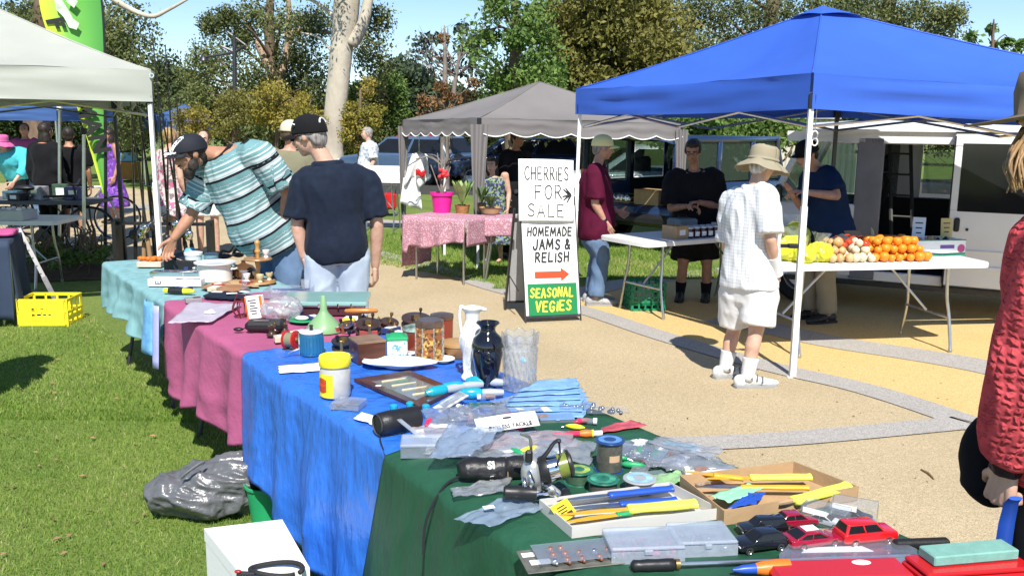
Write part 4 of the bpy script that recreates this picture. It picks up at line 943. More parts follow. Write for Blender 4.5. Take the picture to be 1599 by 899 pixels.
def join_mesh(o, o2):
    bmm = bmesh.new(); bmm.from_mesh(o.data); bmm.from_mesh(o2.data); bmm.to_mesh(o.data); bmm.free(); me = o2.data; bpy.data.objects.remove(o2); bpy.data.meshes.remove(me); o.data.shade_smooth()
def person(label, loc, face, ht=1.75, J=None, girth=1.0, belly=0, skin=None, hd=None, shirt=None, pants=None, shoes=None, socks=None, hat=None, hair=None, beard=None, glasses=None, voxel=.011,
           hipax=None, shax=None, handR=None, handL=None, dress=None, collar=None, group=None, neckr=.056, feet=(None,None), hidden_hands=False, hk=1.0):
    skin = skin or m_skin; t = thing('person', label, 'person', loc, 0, group); loc = V(loc)
    f = V((face[0], face[1], 0)).normalized(); r = V((f.y, -f.x, 0)); s = ht/1.75; up = V((0,0,1))
    def pt(x, y, z): return (r*x+f*y)*s+V((0,0,z*s))
    D = dict(hip=pt(0,0,.94), neck=pt(0,-.015,1.475), head=pt(0,.035,1.635), shR=pt(.185,-.01,1.405), shL=pt(-.185,-.01,1.405), elR=pt(.235,-.04,1.12), elL=pt(-.235,-.04,1.12), wrR=pt(.25,.06,.875), wrL=pt(-.25,.06,.875),
             hiR=pt(.092,0,.90), hiL=pt(-.092,0,.90), knR=pt(.10,.03,.49), knL=pt(-.10,.03,.49), anR=pt(.11,-.02,.085), anL=pt(-.11,-.02,.085))
    for k_, v_ in (J or {}).items(): D[k_] = V(v_)-loc
    if J and 'hip' in J and 'hiR' not in J:
        dlt = D['hip']-pt(0,0,.94); D['hiR'] = D['hiR']+dlt; D['hiL'] = D['hiL']+dlt
    hr = V(hipax).normalized() if hipax else r; sr = V(shax).normalized() if shax else (D['shR']-D['shL']).normalized()
    hip, neck = D['hip'], D['neck']; hdir = V(hd).normalized() if hd else f
    spine = neck-hip; sl_ = spine.length
    bend = spine.normalized()
    def sp(tt):
        c = hip.lerp(neck, tt); fr0 = sr.lerp(hr, 1-max(0,min(1,tt))).normalized(); fw = bend.cross(fr0)*1; fw.normalize()
        fr = fw.cross(bend).normalized()
        if fr.dot(fr0) < 0: fr = -fr
        if fw.dot(f) < 0 and abs(fw.dot(f)) > .02: fw = -fw
        # natural curve: chest slightly forward, back rounded
        return c, fr, fw
    def torso(extra, t0, t1, flare=0, n=11):
        prof = [(-.14,.125,.095),(0,.165,.115),(.2,.163,.118),(.42,.152,.112),(.68,.175,.122),(.86,.178,.104),(.95,.125,.078),(1.02,.062,.058)]
        xs = [p[0] for p in prof]; rings = []
        for i in range(n):
            tt = t0+(t1-t0)*i/(n-1); a = np.interp(tt, xs, [p[1] for p in prof])*s*girth+extra; b = np.interp(tt, xs, [p[2] for p in prof])*s*girth+extra
            k2 = max(0, (1-abs(tt-.27)/.42)); c, fr, fw = sp(tt); fl = flare*max(0, 1-(tt-t0)/.35)
            rings.append(ell_ring(c, fr, fw, float(a)+fl, float(b)+fl*.8, front=belly*k2*s))
        return rings
    b = MB(); b.loft(torso(0, -.12, 1.0))
    b.cap(neck-bend*.03, D['head'].lerp(neck, .35), neckr*s, (neckr-.006)*s)
    for q in 'RL':
        sh, el, wr = D['sh'+q], D['el'+q], D['wr'+q]
        b.cap(sh.lerp(neck, .12), sh, .058*s*girth, .056*s*girth); b.cap(sh, el, .052*s*girth, .041*s)
        fm = el.lerp(wr, .3); b.cap(el, fm, .041*s, .042*s); b.cap(fm, wr, .042*s, .027*s)
        hi, kn, an = D['hi'+q], D['kn'+q], D['an'+q]
        b.cap(hi, kn, .083*s*girth, .054*s); cm = kn.lerp(an, .32)-f*.012*s; b.cap(kn, cm, .052*s, .055*s); b.cap(cm, an, .054*s, .036*s)
        ft = V(feet[0 if q == 'R' else 1] or f).normalized(); b.cap(an-ft*.03-up*.035*s, an+ft*.13*s-up*.052*s, .036*s, .030*s)
    # head
    hz = (D['head']-neck); hz = (hz*.4+up*.25).normalized(); hz = (hz-hdir*hz.dot(hdir)).normalized(); hx = hdir.cross(hz).normalized(); hc = D['head']; hs = s*.98 if ht > 1.5 else s*1.1
    HM = Matrix((hx, hdir, hz)).transposed().to_4x4(); HM.translation = hc; HM = HM @ Matrix.Diagonal((hs,hs,hs,1)); rot = Matrix((hx,hdir,hz)).transposed()
    def hp(x, y, z): return HM @ V((x,y,z))
    def he(c, rad): b.ell(hp(*c), [q*hs for q in rad], rot, 18, 12)
    he((0,-.012,.028), (.075,.095,.088)); he((0,.022,-.035), (.060,.068,.078)); he((0,.058,-.092), (.030,.026,.024)); he((0,-.02,-.04), (.058,.06,.06))
    b.cap(hp(0,.086,.012), hp(0,.112,-.026), .010*hs, .0145*hs); he((.012,.102,-.030), (.011,.012,.009)); he((-.012,.102,-.030), (.011,.012,.009))
    b.cap(hp(-.036,.078,.026), hp(.036,.078,.026), .013*hs, .013*hs); he((.038,.066,-.022), (.022,.022,.022)); he((-.038,.066,-.022), (.022,.022,.022))
    he((0,.084,-.060), (.024,.012,.008)); he((0,.083,-.072), (.021,.012,.008))
    for q in (-1, 1): he((q*.078,-.008,-.008), (.011,.021,.032))
    body = remesh(b, 'body', skin, t, voxel, 2)
    if not hidden_hands:
        hm = MB()
        for q, spec in (('R', handR), ('L', handL)):
            if spec == 0: continue
            el, wr = D['el'+q], D['wr'+q]; fd = (wr-el).normalized(); sg_ = 1 if q == 'R' else -1
            dd, nn, th, cu = spec if spec else (fd, -r*sg_, f, (.35,.45,.35))
            hand_into(hm, wr+fd*.006, dd, nn, th, cu, k=s*1.02*hk)
            hm.cap(wr-fd*.05*s, wr+V(dd).normalized()*.015, .0285*s, .021*s)
        h_ = remesh(hm, 'hands', skin, None, .0042 if voxel < .014 else .007, 2); join_mesh(body, h_)
    # eyes, brows, lips
    for q in (-1, 1):
        e = MB(); e.ell(hp(q*.032,.078,.006), (.0125*hs,.008*hs,.0065*hs), rot, 10, 8); o = e.build('eye', M('eye_white', (.62,.58,.55), .3, var=.05), t, 180)
        e = MB(); e.ell(hp(q*.032,.0845,.005), (.0055*hs,.003*hs,.0055*hs), rot, 10, 8); e.build('iris', m_ink, o, 180)
    e = MB(); e.cap(hp(-.02,.093,-.066), hp(.02,.093,-.066), .0045*hs, .0045*hs, 8); e.build('lips', M('lips', (.33,.12,.10), .5), t, 180)
    hairm = M('hair_'+hair[1], {'grey':(.27,.25,.235),'dark':(.022,.016,.012),'brown':(.07,.04,.022),'blond':(.33,.22,.09),'white':(.5,.49,.47)}[hair[1]], .55, var=.55, scale=60, stretch=(1,1,.2), bump=.5, bscale=130) if hair else None
    if hair:
        for q in (-1, 1): e = MB(); e.cap(hp(q*.016,.094,.024), hp(q*.048,.083,.027), .0045*hs, .0035*hs, 8); e.build('eyebrow', hairm, t, 180)
        e = MB(); 
        def hh(c, rad): e.ell(hp(*c), [q*hs for q in rad], rot, 18, 12)
        if hair[0] != 'bald': hh((0,-.030,.030), (.082,.088,.092)); hh((0,-.062,-.028), (.066,.044,.062))
        if hair[0] in ('short','crop','long'): hh((0,.006,.074), (.066,.072,.048))
        for q in (-1, 1): hh((q*.070,-.012,.018), (.014,.040,.036)); hh((q*.072,.018,.010), (.009,.014,.036))
        if hair[0] == 'full': hh((0,-.06,-.02), (.076,.045,.060)); hh((0,-.055,-.05),(.062,.036,.030))
        if hair[0] == 'long': hh((0,-.055,-.10), (.085,.055,.13)); hh((.05,-.03,-.12), (.035,.045,.13)); hh((-.05,-.03,-.12), (.035,.045,.13))
        if hair[0] == 'bun': hh((0,-.10,.06), (.035,.035,.035))
        remesh(e, 'hair', hairm, t, .010 if voxel < .014 else .014, 2, .006, 38, (1,1,.35), 3)
    if beard:
        e = MB(); bm2 = M('beard_'+beard, {'dark':(.03,.022,.018),'grey':(.3,.28,.26)}[beard], .7, var=.5, scale=80, bump=.6, bscale=150)
        def hh(c, rad): e.ell(hp(*c), [q*hs for q in rad], rot, 16, 10)
        hh((0,.052,-.100), (.048,.040,.042)); hh((0,.06,-.125), (.036,.03,.035))
        for q in (-1, 1): hh((q*.052,.025,-.068), (.018,.038,.042)); hh((q*.062,.004,-.030), (.012,.018,.03))
        hh((0,.100,-.050), (.030,.010,.008)); remesh(e, 'beard', bm2, t, .009, 2, .005, 40, seed=5)
    if glasses:
        e = MB()
        for q in (-1, 1):
            if glasses == 'sun': e.box(hp(q*.034,.096,.004), (.052*hs,.006*hs,.032*hs), rot, .003)
            else: e.tube([hp(q*.034+.022*math.cos(a),.098,.004+.015*math.sin(a)) for a in np.linspace(0,6.3,13)], .0022, 5, False)
            e.tube([hp(q*.060,.094,.008), hp(q*.082,.02,.008), hp(q*.08,-.01,.0)], .003, 5)
        e.tube([hp(-.014,.100,.006), hp(.014,.100,.006)], .0028, 5); e.build('glasses', m_black, t)
    # clothes
    if pants:
        pm, ln, loose = pants; p = MB(); p.loft(torso(.010+loose*.25, -.15, .24, n=7))
        for q in 'RL':
            hi, kn, an = D['hi'+q], D['kn'+q], D['an'+q]; e0, e1 = .012+loose, .016+loose
            p.ell(hi+up*.01, (.088*s*girth+e0*.8,)*3)
            if ln == 'short':
                end = hi.lerp(kn, .78); p.tube([hi, hi.lerp(kn, .5), end], [(.086*s*girth+e0), (.078*s*girth+e0*1.2), (.072*s*girth+e0*1.5)], 16)
            else:
                end = kn.lerp(an, .96); p.tube([hi, hi.lerp(kn,.5), kn, kn.lerp(an,.5), end], [.086*s*girth+e0, .072*s*girth+e0, .058*s+e1, .056*s+e1, .052*s+e1], 16)
        remesh(p, 'trousers' if ln != 'short' else 'shorts', pm, t, voxel*1.05, 2, .010, 7, (1.2,1.2,.6), 11)
    if shirt:
        sm_, slv, hem, loose = shirt[:4]; p = MB(); p.loft(torso(.016+loose, hem, .975, flare=.008+loose*.3, n=13))
        arms = []
        for q in 'RL':
            sh, el, wr = D['sh'+q], D['el'+q], D['wr'+q]; e0 = .014+loose*.6
            p.cap(sh.lerp(neck, .25), sh, .066*s*girth+e0*.5, .060*s*girth+e0*.6)
            if slv <= 1: end = sh.lerp(el, slv); p.tube([sh, sh.lerp(end,.5), end], [.058*s*girth+e0, .058*s*girth+e0*1.1, .056*s*girth+e0*1.5], 16); arms.append((sh, end))
            elif slv > 1: end = el.lerp(wr, slv-1); p.tube([sh, sh.lerp(el,.6), el, el.lerp(end,.6), end], [.060*s*girth+e0, .056*s+e0, .052*s+e0, .048*s+e0, .036*s+e0], 16); p.ell(el, (.050*s+e0,)*3); arms.append((sh, el)); arms.append((el, end))
        band = None
        if len(shirt) > 4:
            per = shirt[4]
            def band(co, arms=arms):
                best = None
                for a, c in arms:
                    ax = c-a; u = (co-a).dot(ax)/ax.length_squared
                    if u > .12 and (co-(a+ax*min(u,1.05))).length < .105: best = u*ax.length
                if best is None: best = (co-hip).dot(bend)+ .03
                return (best/per) % 1.0
        remesh(p, 'shirt', sm_, t, voxel*1.05, 2, .012+loose*.15, 7.0, (1.25,1.25,.6), 21, band)
        if collar:
            p = MB(); c0 = neck-bend*.016; rr_ = []
            for k in range(17):
                a = 2*math.pi*k/16; rr_.append((c0+sp(.97)[1]*.080*s*math.cos(a)+sp(.97)[2]*(.078*s*math.sin(a)+.01)+up*(-.025*max(0, math.sin(a)))))
            p.tube(rr_, .023, 8, flat=1.5); p.build('collar', collar, t, 180)
    if dress:
        dm, zb, wd = dress; p = MB(); rings = torso(.016, .1, .975, n=9)
        c0 = hip.copy()
        low = [ell_ring(V((c0.x, c0.y, z)), hr, V((-hr.y, hr.x, 0)), w0, w0*.8) for z, w0 in ((zb, wd), (zb+.3*(c0.z-zb), wd*.93), (zb+.75*(c0.z-zb), .2*s))]
        p.loft(low+rings)
        remesh(p, 'dress', dm, t, voxel*1.2, 2, .012, 6, (1.6,1.6,.4), 4)
    if socks:
        for q in 'RL': p = MB(); kn, an = D['kn'+q], D['an'+q]; p.tube([an.lerp(kn,.42), an.lerp(kn,.38), an.lerp(kn,.2), an, an-up*.03], [.060*s,.057*s,.052*s,.045*s,.047*s], 16); p.build('sock', socks, t, 180)
    if shoes:
        for q in 'RL':
            an = D['an'+q]; ft = V(feet[0 if q == 'R' else 1] or f).normalized(); g0 = V((an.x, an.y, 0))
            p = MB(); rx = ft.cross(up); 
            for (y, z, a, h) in ((-.055,.05,.036,.05),(-.01,.055,.038,.052),(.05,.05,.043,.045),(.11,.042,.046,.034),(.16,.036,.040,.028),(.19,.032,.028,.024)):
                p.ell(g0+ft*y*s+V((0,0,z*s)), (a*s,.05*s,h*s), Matrix((rx,ft,up)).transposed(), 12, 8)
            o = remesh(p, 'shoe', shoes[0], t, .009, 2)
            p = MB(); oy = [(-.10,.02),(-.09,.04),(0,.042),(.09,.05),(.16,.047),(.21,.03),(.225,0)]
            poly = [(x*s, y*s) for y, x in oy]+[(-x*s, y*s) for y, x in oy[::-1]]
            mt = Matrix((rx,ft,up)).transposed().to_4x4(); mt.translation = g0; p.prism(poly, .001, .024*s, mt); p.build('sole', shoes[1], o)
    if hat:
        kind, hm_ = hat[0], hat[1]; c = MB(); c.X = HM
        if kind == 'cap':
            tilt = Matrix.Translation((0,-.012,.022)) @ Matrix.Rotation(R(9),4,'X')
            c.lathe([(1.01,-.10),(1.02,0),(1.0,.22),(.93,.5),(.75,.77),(.45,.95),(.12,1.02),(0,1.025)], 28, tilt @ Matrix.Diagonal((.090,.110,.102,1)))
            o = c.build('cap', hm_, t, 180, solid=.004); k = MB(); k.X = HM @ tilt
            def brim(u, v): a = (u-.5)*2; yb_ = .100*math.sqrt(max(0,1-(a*.80)**2)); return V((a*.076, yb_+(.078*math.sqrt(max(0,1-abs(a)**2.6)))*v, -.004-.018*a*a-.016*v))
            k.grid(brim, 18, 6); k.build('brim', hat[2] if len(hat) > 2 and hat[2] else hm_, o, 180, solid=.005)
            k = MB(); k.X = HM @ tilt; k.ell((0,0,.100), (.009,.009,.006)); k.build('button', hm_, o)
        elif kind == 'bucket':
            tilt = Matrix.Diagonal((1.14,1.14,1.1,1)) @ Matrix.Translation((0,-.005,.000)) @ Matrix.Rotation(R(hat[2] if len(hat) > 2 else 2),4,'X')
            c.X = HM @ tilt
            def bk(u, v):
                a = 2*math.pi*u; prof = [(.178,-.046),(.150,-.020),(.118,.002),(.100,.012),(.097,.03),(.095,.07),(.090,.098),(.075,.112),(.04,.116),(0,.117)]
                i = min(len(prof)-2, int(v*(len(prof)-1))); q = v*(len(prof)-1)-i; rr2 = prof[i][0]+(prof[i+1][0]-prof[i][0])*q; zz = prof[i][1]+(prof[i+1][1]-prof[i][1])*q
                wob = .012*mnoise.noise(V((math.cos(a)*1.5, math.sin(a)*1.5, 3)))*(1-v)*2
                return V((rr2*.90*math.cos(a), rr2*1.03*math.sin(a), zz+wob+.004*mnoise.noise(V((math.cos(a)*4, math.sin(a)*4, v*8)))))
            c.grid(bk, 48, 27); o = c.build('hat', hm_, t, 180, solid=.003)
            k = MB(); k.X = HM @ tilt; k.lathe([(.101,.016),(.1015,.034)], 40, Matrix.Diagonal((.90,1.03,1,1))); k.build('hat_band', hat[3] if len(hat) > 3 else hm_, o, 180, solid=.003)
        elif kind == 'wide':
            c.lathe([(.21,.035),(.16,.03),(.105,.04),(.10,.09),(.085,.13),(.04,.14),(0,.14)], 36, Matrix.Translation((0,-.005,.0)) @ Matrix.Diagonal((.9,1.02,1,1))); c.build('hat', hm_, t, 180, solid=.004)
    t['_'] = 0; del t['_']
    return t, D, HM, hs
m_navysh = M('navy_cloth', (.012,.018,.034), .75, var=.12, scale=30, bump=.2, bscale=350, sheen=.04)
m_pjeans = M('pale_denim', (.45,.54,.66), .85, var=.10, scale=10, bump=.25, bscale=300)
m_jeans = M('blue_denim', (.12,.19,.31), .85, var=.25, scale=9, bump=.3, bscale=300)
m_blackcloth = M('black_cloth', (.012,.012,.014), .85, var=.2, bump=.2, bscale=300, sheen=.03)
m_maroon = M('maroon_cloth', (.085,.008,.028), .8, var=.15, bump=.2, bscale=300)
m_olive = M('olive_cloth', (.20,.19,.125), .85, var=.1, bump=.2, bscale=300)
m_khaki = M('khaki_cloth', (.31,.27,.19), .85, var=.08, bump=.2, bscale=260)
m_yelcap = M('pale_yellow_cloth', (.80,.75,.38), .8, var=.06, bump=.2, bscale=260)
m_wcloth = M('white_cloth', (.72,.72,.72), .85, var=.04, bump=.25, bscale=220)
m_bluetee = M('blue_tee_cloth', (.012,.028,.075), .85, var=.15, bump=.2, bscale=300)
matte('navy_cloth','pale_denim','blue_denim','black_cloth','maroon_cloth','olive_cloth','khaki_cloth','blue_tee_cloth')
m_check = None
def check_mat():
    m = M('white_check_cloth', (.74,.75,.76), .85, var=.02, bump=.2, bscale=260); n = m.node_tree.nodes; L_ = m.node_tree.links; b = n['Principled BSDF']
    tc = [x for x in n if x.type == 'TEX_COORD'][0]; prev = b.inputs['Base Color'].links[0].from_socket
    for ax in ('X', 'Z'):
        wv = n.new('ShaderNodeTexWave'); wv.bands_direction = ax; wv.inputs['Scale'].default_value = 14; wv.inputs['Distortion'].default_value = .6; wv.inputs['Detail'].default_value = 1
        L_.new(tc.outputs['Object'], wv.inputs['Vector']); rp = n.new('ShaderNodeValToRGB'); rp.color_ramp.elements[0].position = .80; rp.color_ramp.elements[1].position = .92
        rp.color_ramp.elements[0].color = (1,1,1,1); rp.color_ramp.elements[1].color = (.80,.83,.87,1); L_.new(wv.outputs['Fac'], rp.inputs['Fac'])
        mx = n.new('ShaderNodeMixRGB'); mx.blend_type = 'MULTIPLY'; mx.inputs[0].default_value = 1; L_.new(prev, mx.inputs[1]); L_.new(rp.outputs[0], mx.inputs[2]); prev = mx.outputs[0]
    L_.new(prev, b.inputs['Base Color']); return m
m_check = check_mat()
def floral(name, base, c1, c2, sc=26):
    m = M(name, base, .85, var=.05, bump=.15, bscale=200); n = m.node_tree.nodes; L_ = m.node_tree.links; b = n['Principled BSDF']
    tc = [x for x in n if x.type == 'TEX_COORD'][0]; prev = b.inputs['Base Color'].links[0].from_socket
    for k, c in enumerate((c1, c2)):
        vo = n.new('ShaderNodeTexNoise'); vo.inputs['Scale'].default_value = sc*(1+.5*k); vo.inputs['Detail'].default_value = 2; mp = n.new('ShaderNodeMapping'); mp.inputs['Location'].default_value = (k*3.3,)*3
        L_.new(tc.outputs['Object'], mp.inputs[0]); L_.new(mp.outputs[0], vo.inputs['Vector']); rp = n.new('ShaderNodeValToRGB'); rp.color_ramp.elements[0].position = .54; rp.color_ramp.elements[1].position = .58; L_.new(vo.outputs['Fac'], rp.inputs[0])
        mx = n.new('ShaderNodeMixRGB'); L_.new(rp.outputs[0], mx.inputs[0]); L_.new(prev, mx.inputs[1]); mx.inputs[2].default_value = (*c,1); prev = mx.outputs[0]
    L_.new(prev, b.inputs['Base Color']); return m
TEAL, WHT, BLK, LT = (.14,.285,.30), (.55,.60,.62), (.010,.012,.016), (.30,.42,.45)
m_stripe = attr_mat('striped_cloth', [(0,TEAL),(.22,BLK),(.33,WHT),(.36,LT),(.40,WHT),(.50,LT),(.53,TEAL),(.60,WHT),(.66,TEAL),(.80,WHT),(.84,LT),(.88,TEAL)], .85)
m_shoew = M('white_shoe', (.62,.62,.60), .5, var=.2, scale=30); m_shoek = M('black_shoe', (.02,.02,.02), .5); m_soleg = M('sole_grey', (.3,.3,.3), .7)
# --- navy shirted man with his back to us
Y = 5.75; x = dp(522,300,Y).x; lo = V((x, Y, 0))
fB = (-.22, 1); pB = lambda px, py, y=Y: dp(px, py, y)
tB, DB, HMB, hsB = person('man in navy short sleeved shirt and black cap seen from behind', lo, fB, 1.84,
    J=dict(head=pB(482,212,Y-.0), neck=pB(512,255,Y+.0), shR=pB(573,282,Y+.08), shL=pB(473,288,Y-.04), elL=pB(464,350,Y-.06), wrL=pB(474,400,Y-.04), elR=pB(589,350,Y+.06), wrR=pB(586,415,Y+.12), hip=V((x+.01,Y,.97))),
    girth=.94, belly=.02, hd=(-.93,.28,-.24), skin=m_skin2, shirt=(m_navysh, .85, -.13, .013), pants=(m_pjeans,'long',.014), shoes=(m_shoew,m_soleg), hat=('cap', m_blackcloth), hair=('full','grey'), glasses='sun', collar=m_navysh,
    handL=((.1,.25,-.95),(.9,.4,.1),(.3,.9,.2),(.5,.7,.5)), handR=((0,.2,-1),(-1,.1,0),(0,1,.2),(.5,.7,.5)))
k = MB(); k.X = HMB; k.tube([V((.035*math.cos(a), -.112-.002*abs(math.cos(a)), .055+.028*math.sin(a))) for a in np.linspace(.0,3.14,9)], .005, 6); k.build('cap_strap', m_paper, tB)
k = MB(); k.X = HMB; k.tube([V((-.093,.02,.075)), V((-.094,.035,.085)), V((-.09,.05,.07))], .004, 5); k.build('cap_logo', m_paper, tB)
# --- bearded man bending over the table
Y = 6.35
pA = lambda px, py, y=Y: dp(px, py, y)
hipA = pA(438,378,6.4); loA = V((hipA.x+.05, 6.4, 0))
tA, DA, HMA, hsA = person('bearded man in teal striped polo bending over the table and reaching out', loA, (-.62,-.78), 1.80,
    J=dict(hip=hipA, neck=pA(345,236,6.18), head=pA(297,240,6.08), shL=pA(410,243,6.05), shR=pA(326,272,6.28), elR=pA(298,337,6.25), wrR=pA(271,372,6.18), elL=pA(450,302,6.12), wrL=pA(441,348,6.22)),
    girth=1.25, belly=.10, hd=(-.74,-.58,-.34), skin=m_skin3, shirt=(m_stripe, .80, .0, .012, .150), pants=(m_jeans,'long',.012), shoes=(m_shoek,m_shoek), hat=('cap', M('black_cap_cloth', (.010,.012,.02), .8, var=.2)), hair=('short','dark'), beard='dark', collar=m_blackcloth,
    handR=((-.35,-.1,-.9),(.3,-.5,-.2),(.2,-.9,0),(.5,.6,.4)), handL=((-.05,.1,-1),(-.8,.2,0),(-.3,-.9,0),(.5,.7,.5)), voxel=.011)
k = MB(); k.X = HMA
for i in range(9):
    a = R(6+i*11); q = V((-.02-.075*math.sin(a)*.9-.006, .07*math.cos(a)+.034, .085-.062*math.sin(a)*0-.05*(i/9.)))
mbx = MB(); mbx.X = HMA @ Matrix.Translation((0,-.008,.030)) @ Matrix.Rotation(R(6),4,'X')
# pale leaf spray printed on the side of the cap, running on to the brim
pts = []
for i in range(12):
    th = R(150-i*6.5); el_ = R(64-i*5.2); pts.append(V((.089*math.cos(th)*math.cos(el_), .107*math.sin(th)*math.cos(el_), .098*math.sin(el_))))
mbx.tube(pts, .0035, 5)
for i, p in enumerate(pts[1:]):
    for sg_ in (-1, 1): n_ = p.normalized(); tn = (pts[min(i+2,11)]-pts[i]).normalized(); sd_ = n_.cross(tn)*sg_; mbx.tube([p*1.01, p*1.015+sd_*.012+tn*.006, p*1.01+sd_*.018+tn*.014], [.0025,.005,.001], 5)
mbx.build('leaf_print', m_paper, tA)
k = MB(); k.X = HMA @ Matrix.Translation((0,-.008,.030)) @ Matrix.Rotation(R(6),4,'X')
for i in range(7): k.tube([V((-.066+.022*i, .112+.03*math.sin(i*.5), .002)), V((-.060+.022*i, .128+.038*math.sin(i*.5), -.001))], [.004,.006], 5)
k.build('leaf_print', m_paper, tA)
# --- man in white check shirt and bucket hat
fG = (.62, .79); loG = g(1158,598); YG = loG.y
pG = lambda px, py, y=YG: dp(px, py, y)
fr_ = g(1173,605); fl_ = g(1136,590)
tG, DG, HMG, hsG = person('man in white check shirt, white shorts and khaki bucket hat', loG, fG, 1.70,
    J=dict(head=pG(1192,256,YG+.04), neck=pG(1178,292,YG-.02), hip=pG(1170,447,YG), shR=pG(1197,306,YG-.15), shL=pG(1141,312,YG+.16), elR=pG(1203,374,YG-.22), wrR=pG(1211,419,YG-.12), elL=pG(1136,385,YG+.2), wrL=pG(1150,430,YG+.35),
           anR=V((fr_.x-.03,fr_.y,.085)), anL=V((fl_.x-.02,fl_.y,.085)), knR=pG(1180,520,fr_.y+.03), knL=pG(1146,515,fl_.y+.03)),
    girth=1.02, belly=.06, hd=(.72,.62,-.25), skin=m_skin2, shirt=(m_check, .86, .0, .010), pants=(m_wcloth,'short',.022), shoes=(m_shoew,m_soleg), socks=m_wcloth, hat=('bucket', m_khaki, 4, M('hat_band', (.30,.27,.19), .8)), hair=('short','white'), collar=m_check, feet=((.95,.12,0),(.95,.25,0)),
    handR=((.15,.1,-1),(-.6,.7,0),(.6,.6,0),(.55,.7,.5)), handL=((0,.3,-.9),(.6,-.5,0),(.5,.6,0),(.4,.5,.4)))
k = MB(); d_ = (DG['wrR']-DG['elR']).normalized(); k.tube([DG['wrR']-d_*.10, DG['wrR']-d_*.05, DG['wrR']+d_*.0, DG['wrR']+d_*.05], [.042,.042,.040,.044], 16); k.build('wrist_bandage', m_wcloth, tG, 60)
k = MB()
for q, an in (('R', DG['anR']), ('L', DG['anL'])):
    for yy_, zz in ((.02,.10),(.06,.092),(.10,.078)): k.tube([V((an.x+yy_*.95, an.y-.045, zz-.03)), V((an.x+yy_*.95+.01, an.y, zz)), V((an.x+yy_*.95, an.y+.045, zz-.03))], .006, 5)
k.build('shoe_stripe', M('grey_trim', (.12,.12,.13), .6), tG)
# --- man in maroon shirt and pale yellow cap
fE = (.95, .05); loE = g(930,474); YE = loE.y
pE = lambda px, py, y=YE: dp(px, py, y)
tE, DE, HME, hsE = person('man in maroon shirt and pale yellow cap standing at the jam table', loE, fE, 1.74,
    J=dict(head=pE(942,230,YE), neck=pE(930,262,YE), hip=pE(928,366,YE), shR=pE(930,270,YE-.18), shL=pE(936,268,YE+.18), elR=pE(929,318,YE-.22), wrR=pE(944,345,YE-.18), elL=pE(945,320,YE+.22), wrL=pE(965,330,YE+.1)),
    girth=1.12, belly=.05, hd=(.96,.1,-.15), skin=m_skin, shirt=(m_maroon, .86, -.06, .012), pants=(m_jeans,'long',.012), shoes=(M('grey_shoe', (.35,.35,.36), .6),m_soleg), hat=('cap', m_yelcap), hair=('short','grey'), collar=m_maroon,
    handR=((.5,0,-.85),(.3,.3,-.3),(0,1,0),(.2,.3,.2)), voxel=.013)
k = MB(); d_ = (DE['wrR']-DE['elR']).normalized(); k.tube([DE['wrR']-d_*.02, DE['wrR']+d_*.004], .031, 12); k.build('watch', m_black, tE)
# --- man in black behind the jam table
loF = g(1082,468); YF = loF.y; fF = (-.25,-.97)
pF = lambda px, py, y=YF: dp(px, py, y)
tF, DF, HMF, hsF = person('man in black polo and shorts with glasses looking down behind the jam table', loF, fF, 1.76,
    J=dict(head=pF(1082,236,YF-.10), neck=pF(1084,266,YF-.02), hip=pF(1086,365,YF+.05), shR=pF(1050,281,YF-.02), shL=pF(1117,279,YF-.02), elR=pF(1048,325,YF-.08), wrR=pF(1072,322,YF-.30), elL=pF(1120,322,YF-.05), wrL=pF(1092,316,YF-.30), anR=pF(1062,458,YF), anL=pF(1102,460,YF), knR=pF(1066,415,YF-.02), knL=pF(1104,415,YF-.02)),
    girth=1.3, hd=(-.30,-.90,-.32), skin=m_skin3, shirt=(m_blackcloth, .85, -.08, .012), pants=(m_blackcloth,'short',.018), socks=m_blackcloth, shoes=(m_shoek,m_shoek), hair=('crop','dark'), glasses='clear', collar=m_blackcloth, voxel=.013,
    handR=((.75,-.4,0),(0,-.2,-1),(.2,-1,0),(.5,.6,.5)), handL=((-.75,-.4,0),(0,-.2,-1),(-.2,-1,0),(.5,.6,.5)))
# --- man in blue tee and cap by the van
YH = 8.35; loH = V((dp(1290,300,YH).x, YH, 0)); pH = lambda px, py, y=YH: dp(px, py, y)
tH, DH, HMH, hsH = person('man in dark blue tee and cap leaning forward beside the van', loH, (-.93,-.36), 1.76,
    J=dict(head=pH(1259,240,YH-.1), neck=pH(1276,262,YH-.02), hip=pH(1300,368,YH+.05), shL=pH(1296,278,YH-.2), shR=pH(1268,276,YH+.16), elL=pH(1306,306,YH-.30), wrL=pH(1256,300,YH-.40), elR=pH(1254,325,YH+.1), wrR=pH(1238,306,YH-.15)),
    girth=1.18, belly=.06, hd=(-.85,-.35,-.38), skin=m_skin, shirt=(m_bluetee, .72, -.08, .014), pants=(m_khaki,'long',.016), shoes=(m_shoek,m_shoek), hat=('cap', m_blackcloth), hair=('short','dark'), voxel=.013,
    handL=((-.9,0,.05),(0,-.2,-1),(0,-.3,1),(.4,.5,.4)), handR=((-.5,-.2,.8),(0,-1,0),(-.5,0,.8),(.6,.7,.5)))
# --- olive shirted man behind
YC = 8.9; loC = V((dp(450,300,YC).x, YC, 0)); pC = lambda px, py: dp(px, py, YC)
person('man in olive shirt and beige cap partly hidden behind the navy shirted man', loC, (-.1,1), 1.78, J=dict(head=pC(455,208), neck=pC(452,234)), girth=1.12, hd=(.55,.8,-.2), skin=m_skin, shirt=(m_olive, .8, -.08, .014), pants=(m_khaki,'long',.012), shoes=(m_shoek,m_shoek), hat=('cap', M('beige_cloth', (.55,.50,.38), .8)), hair=('short','brown'), glasses='sun', voxel=.015)
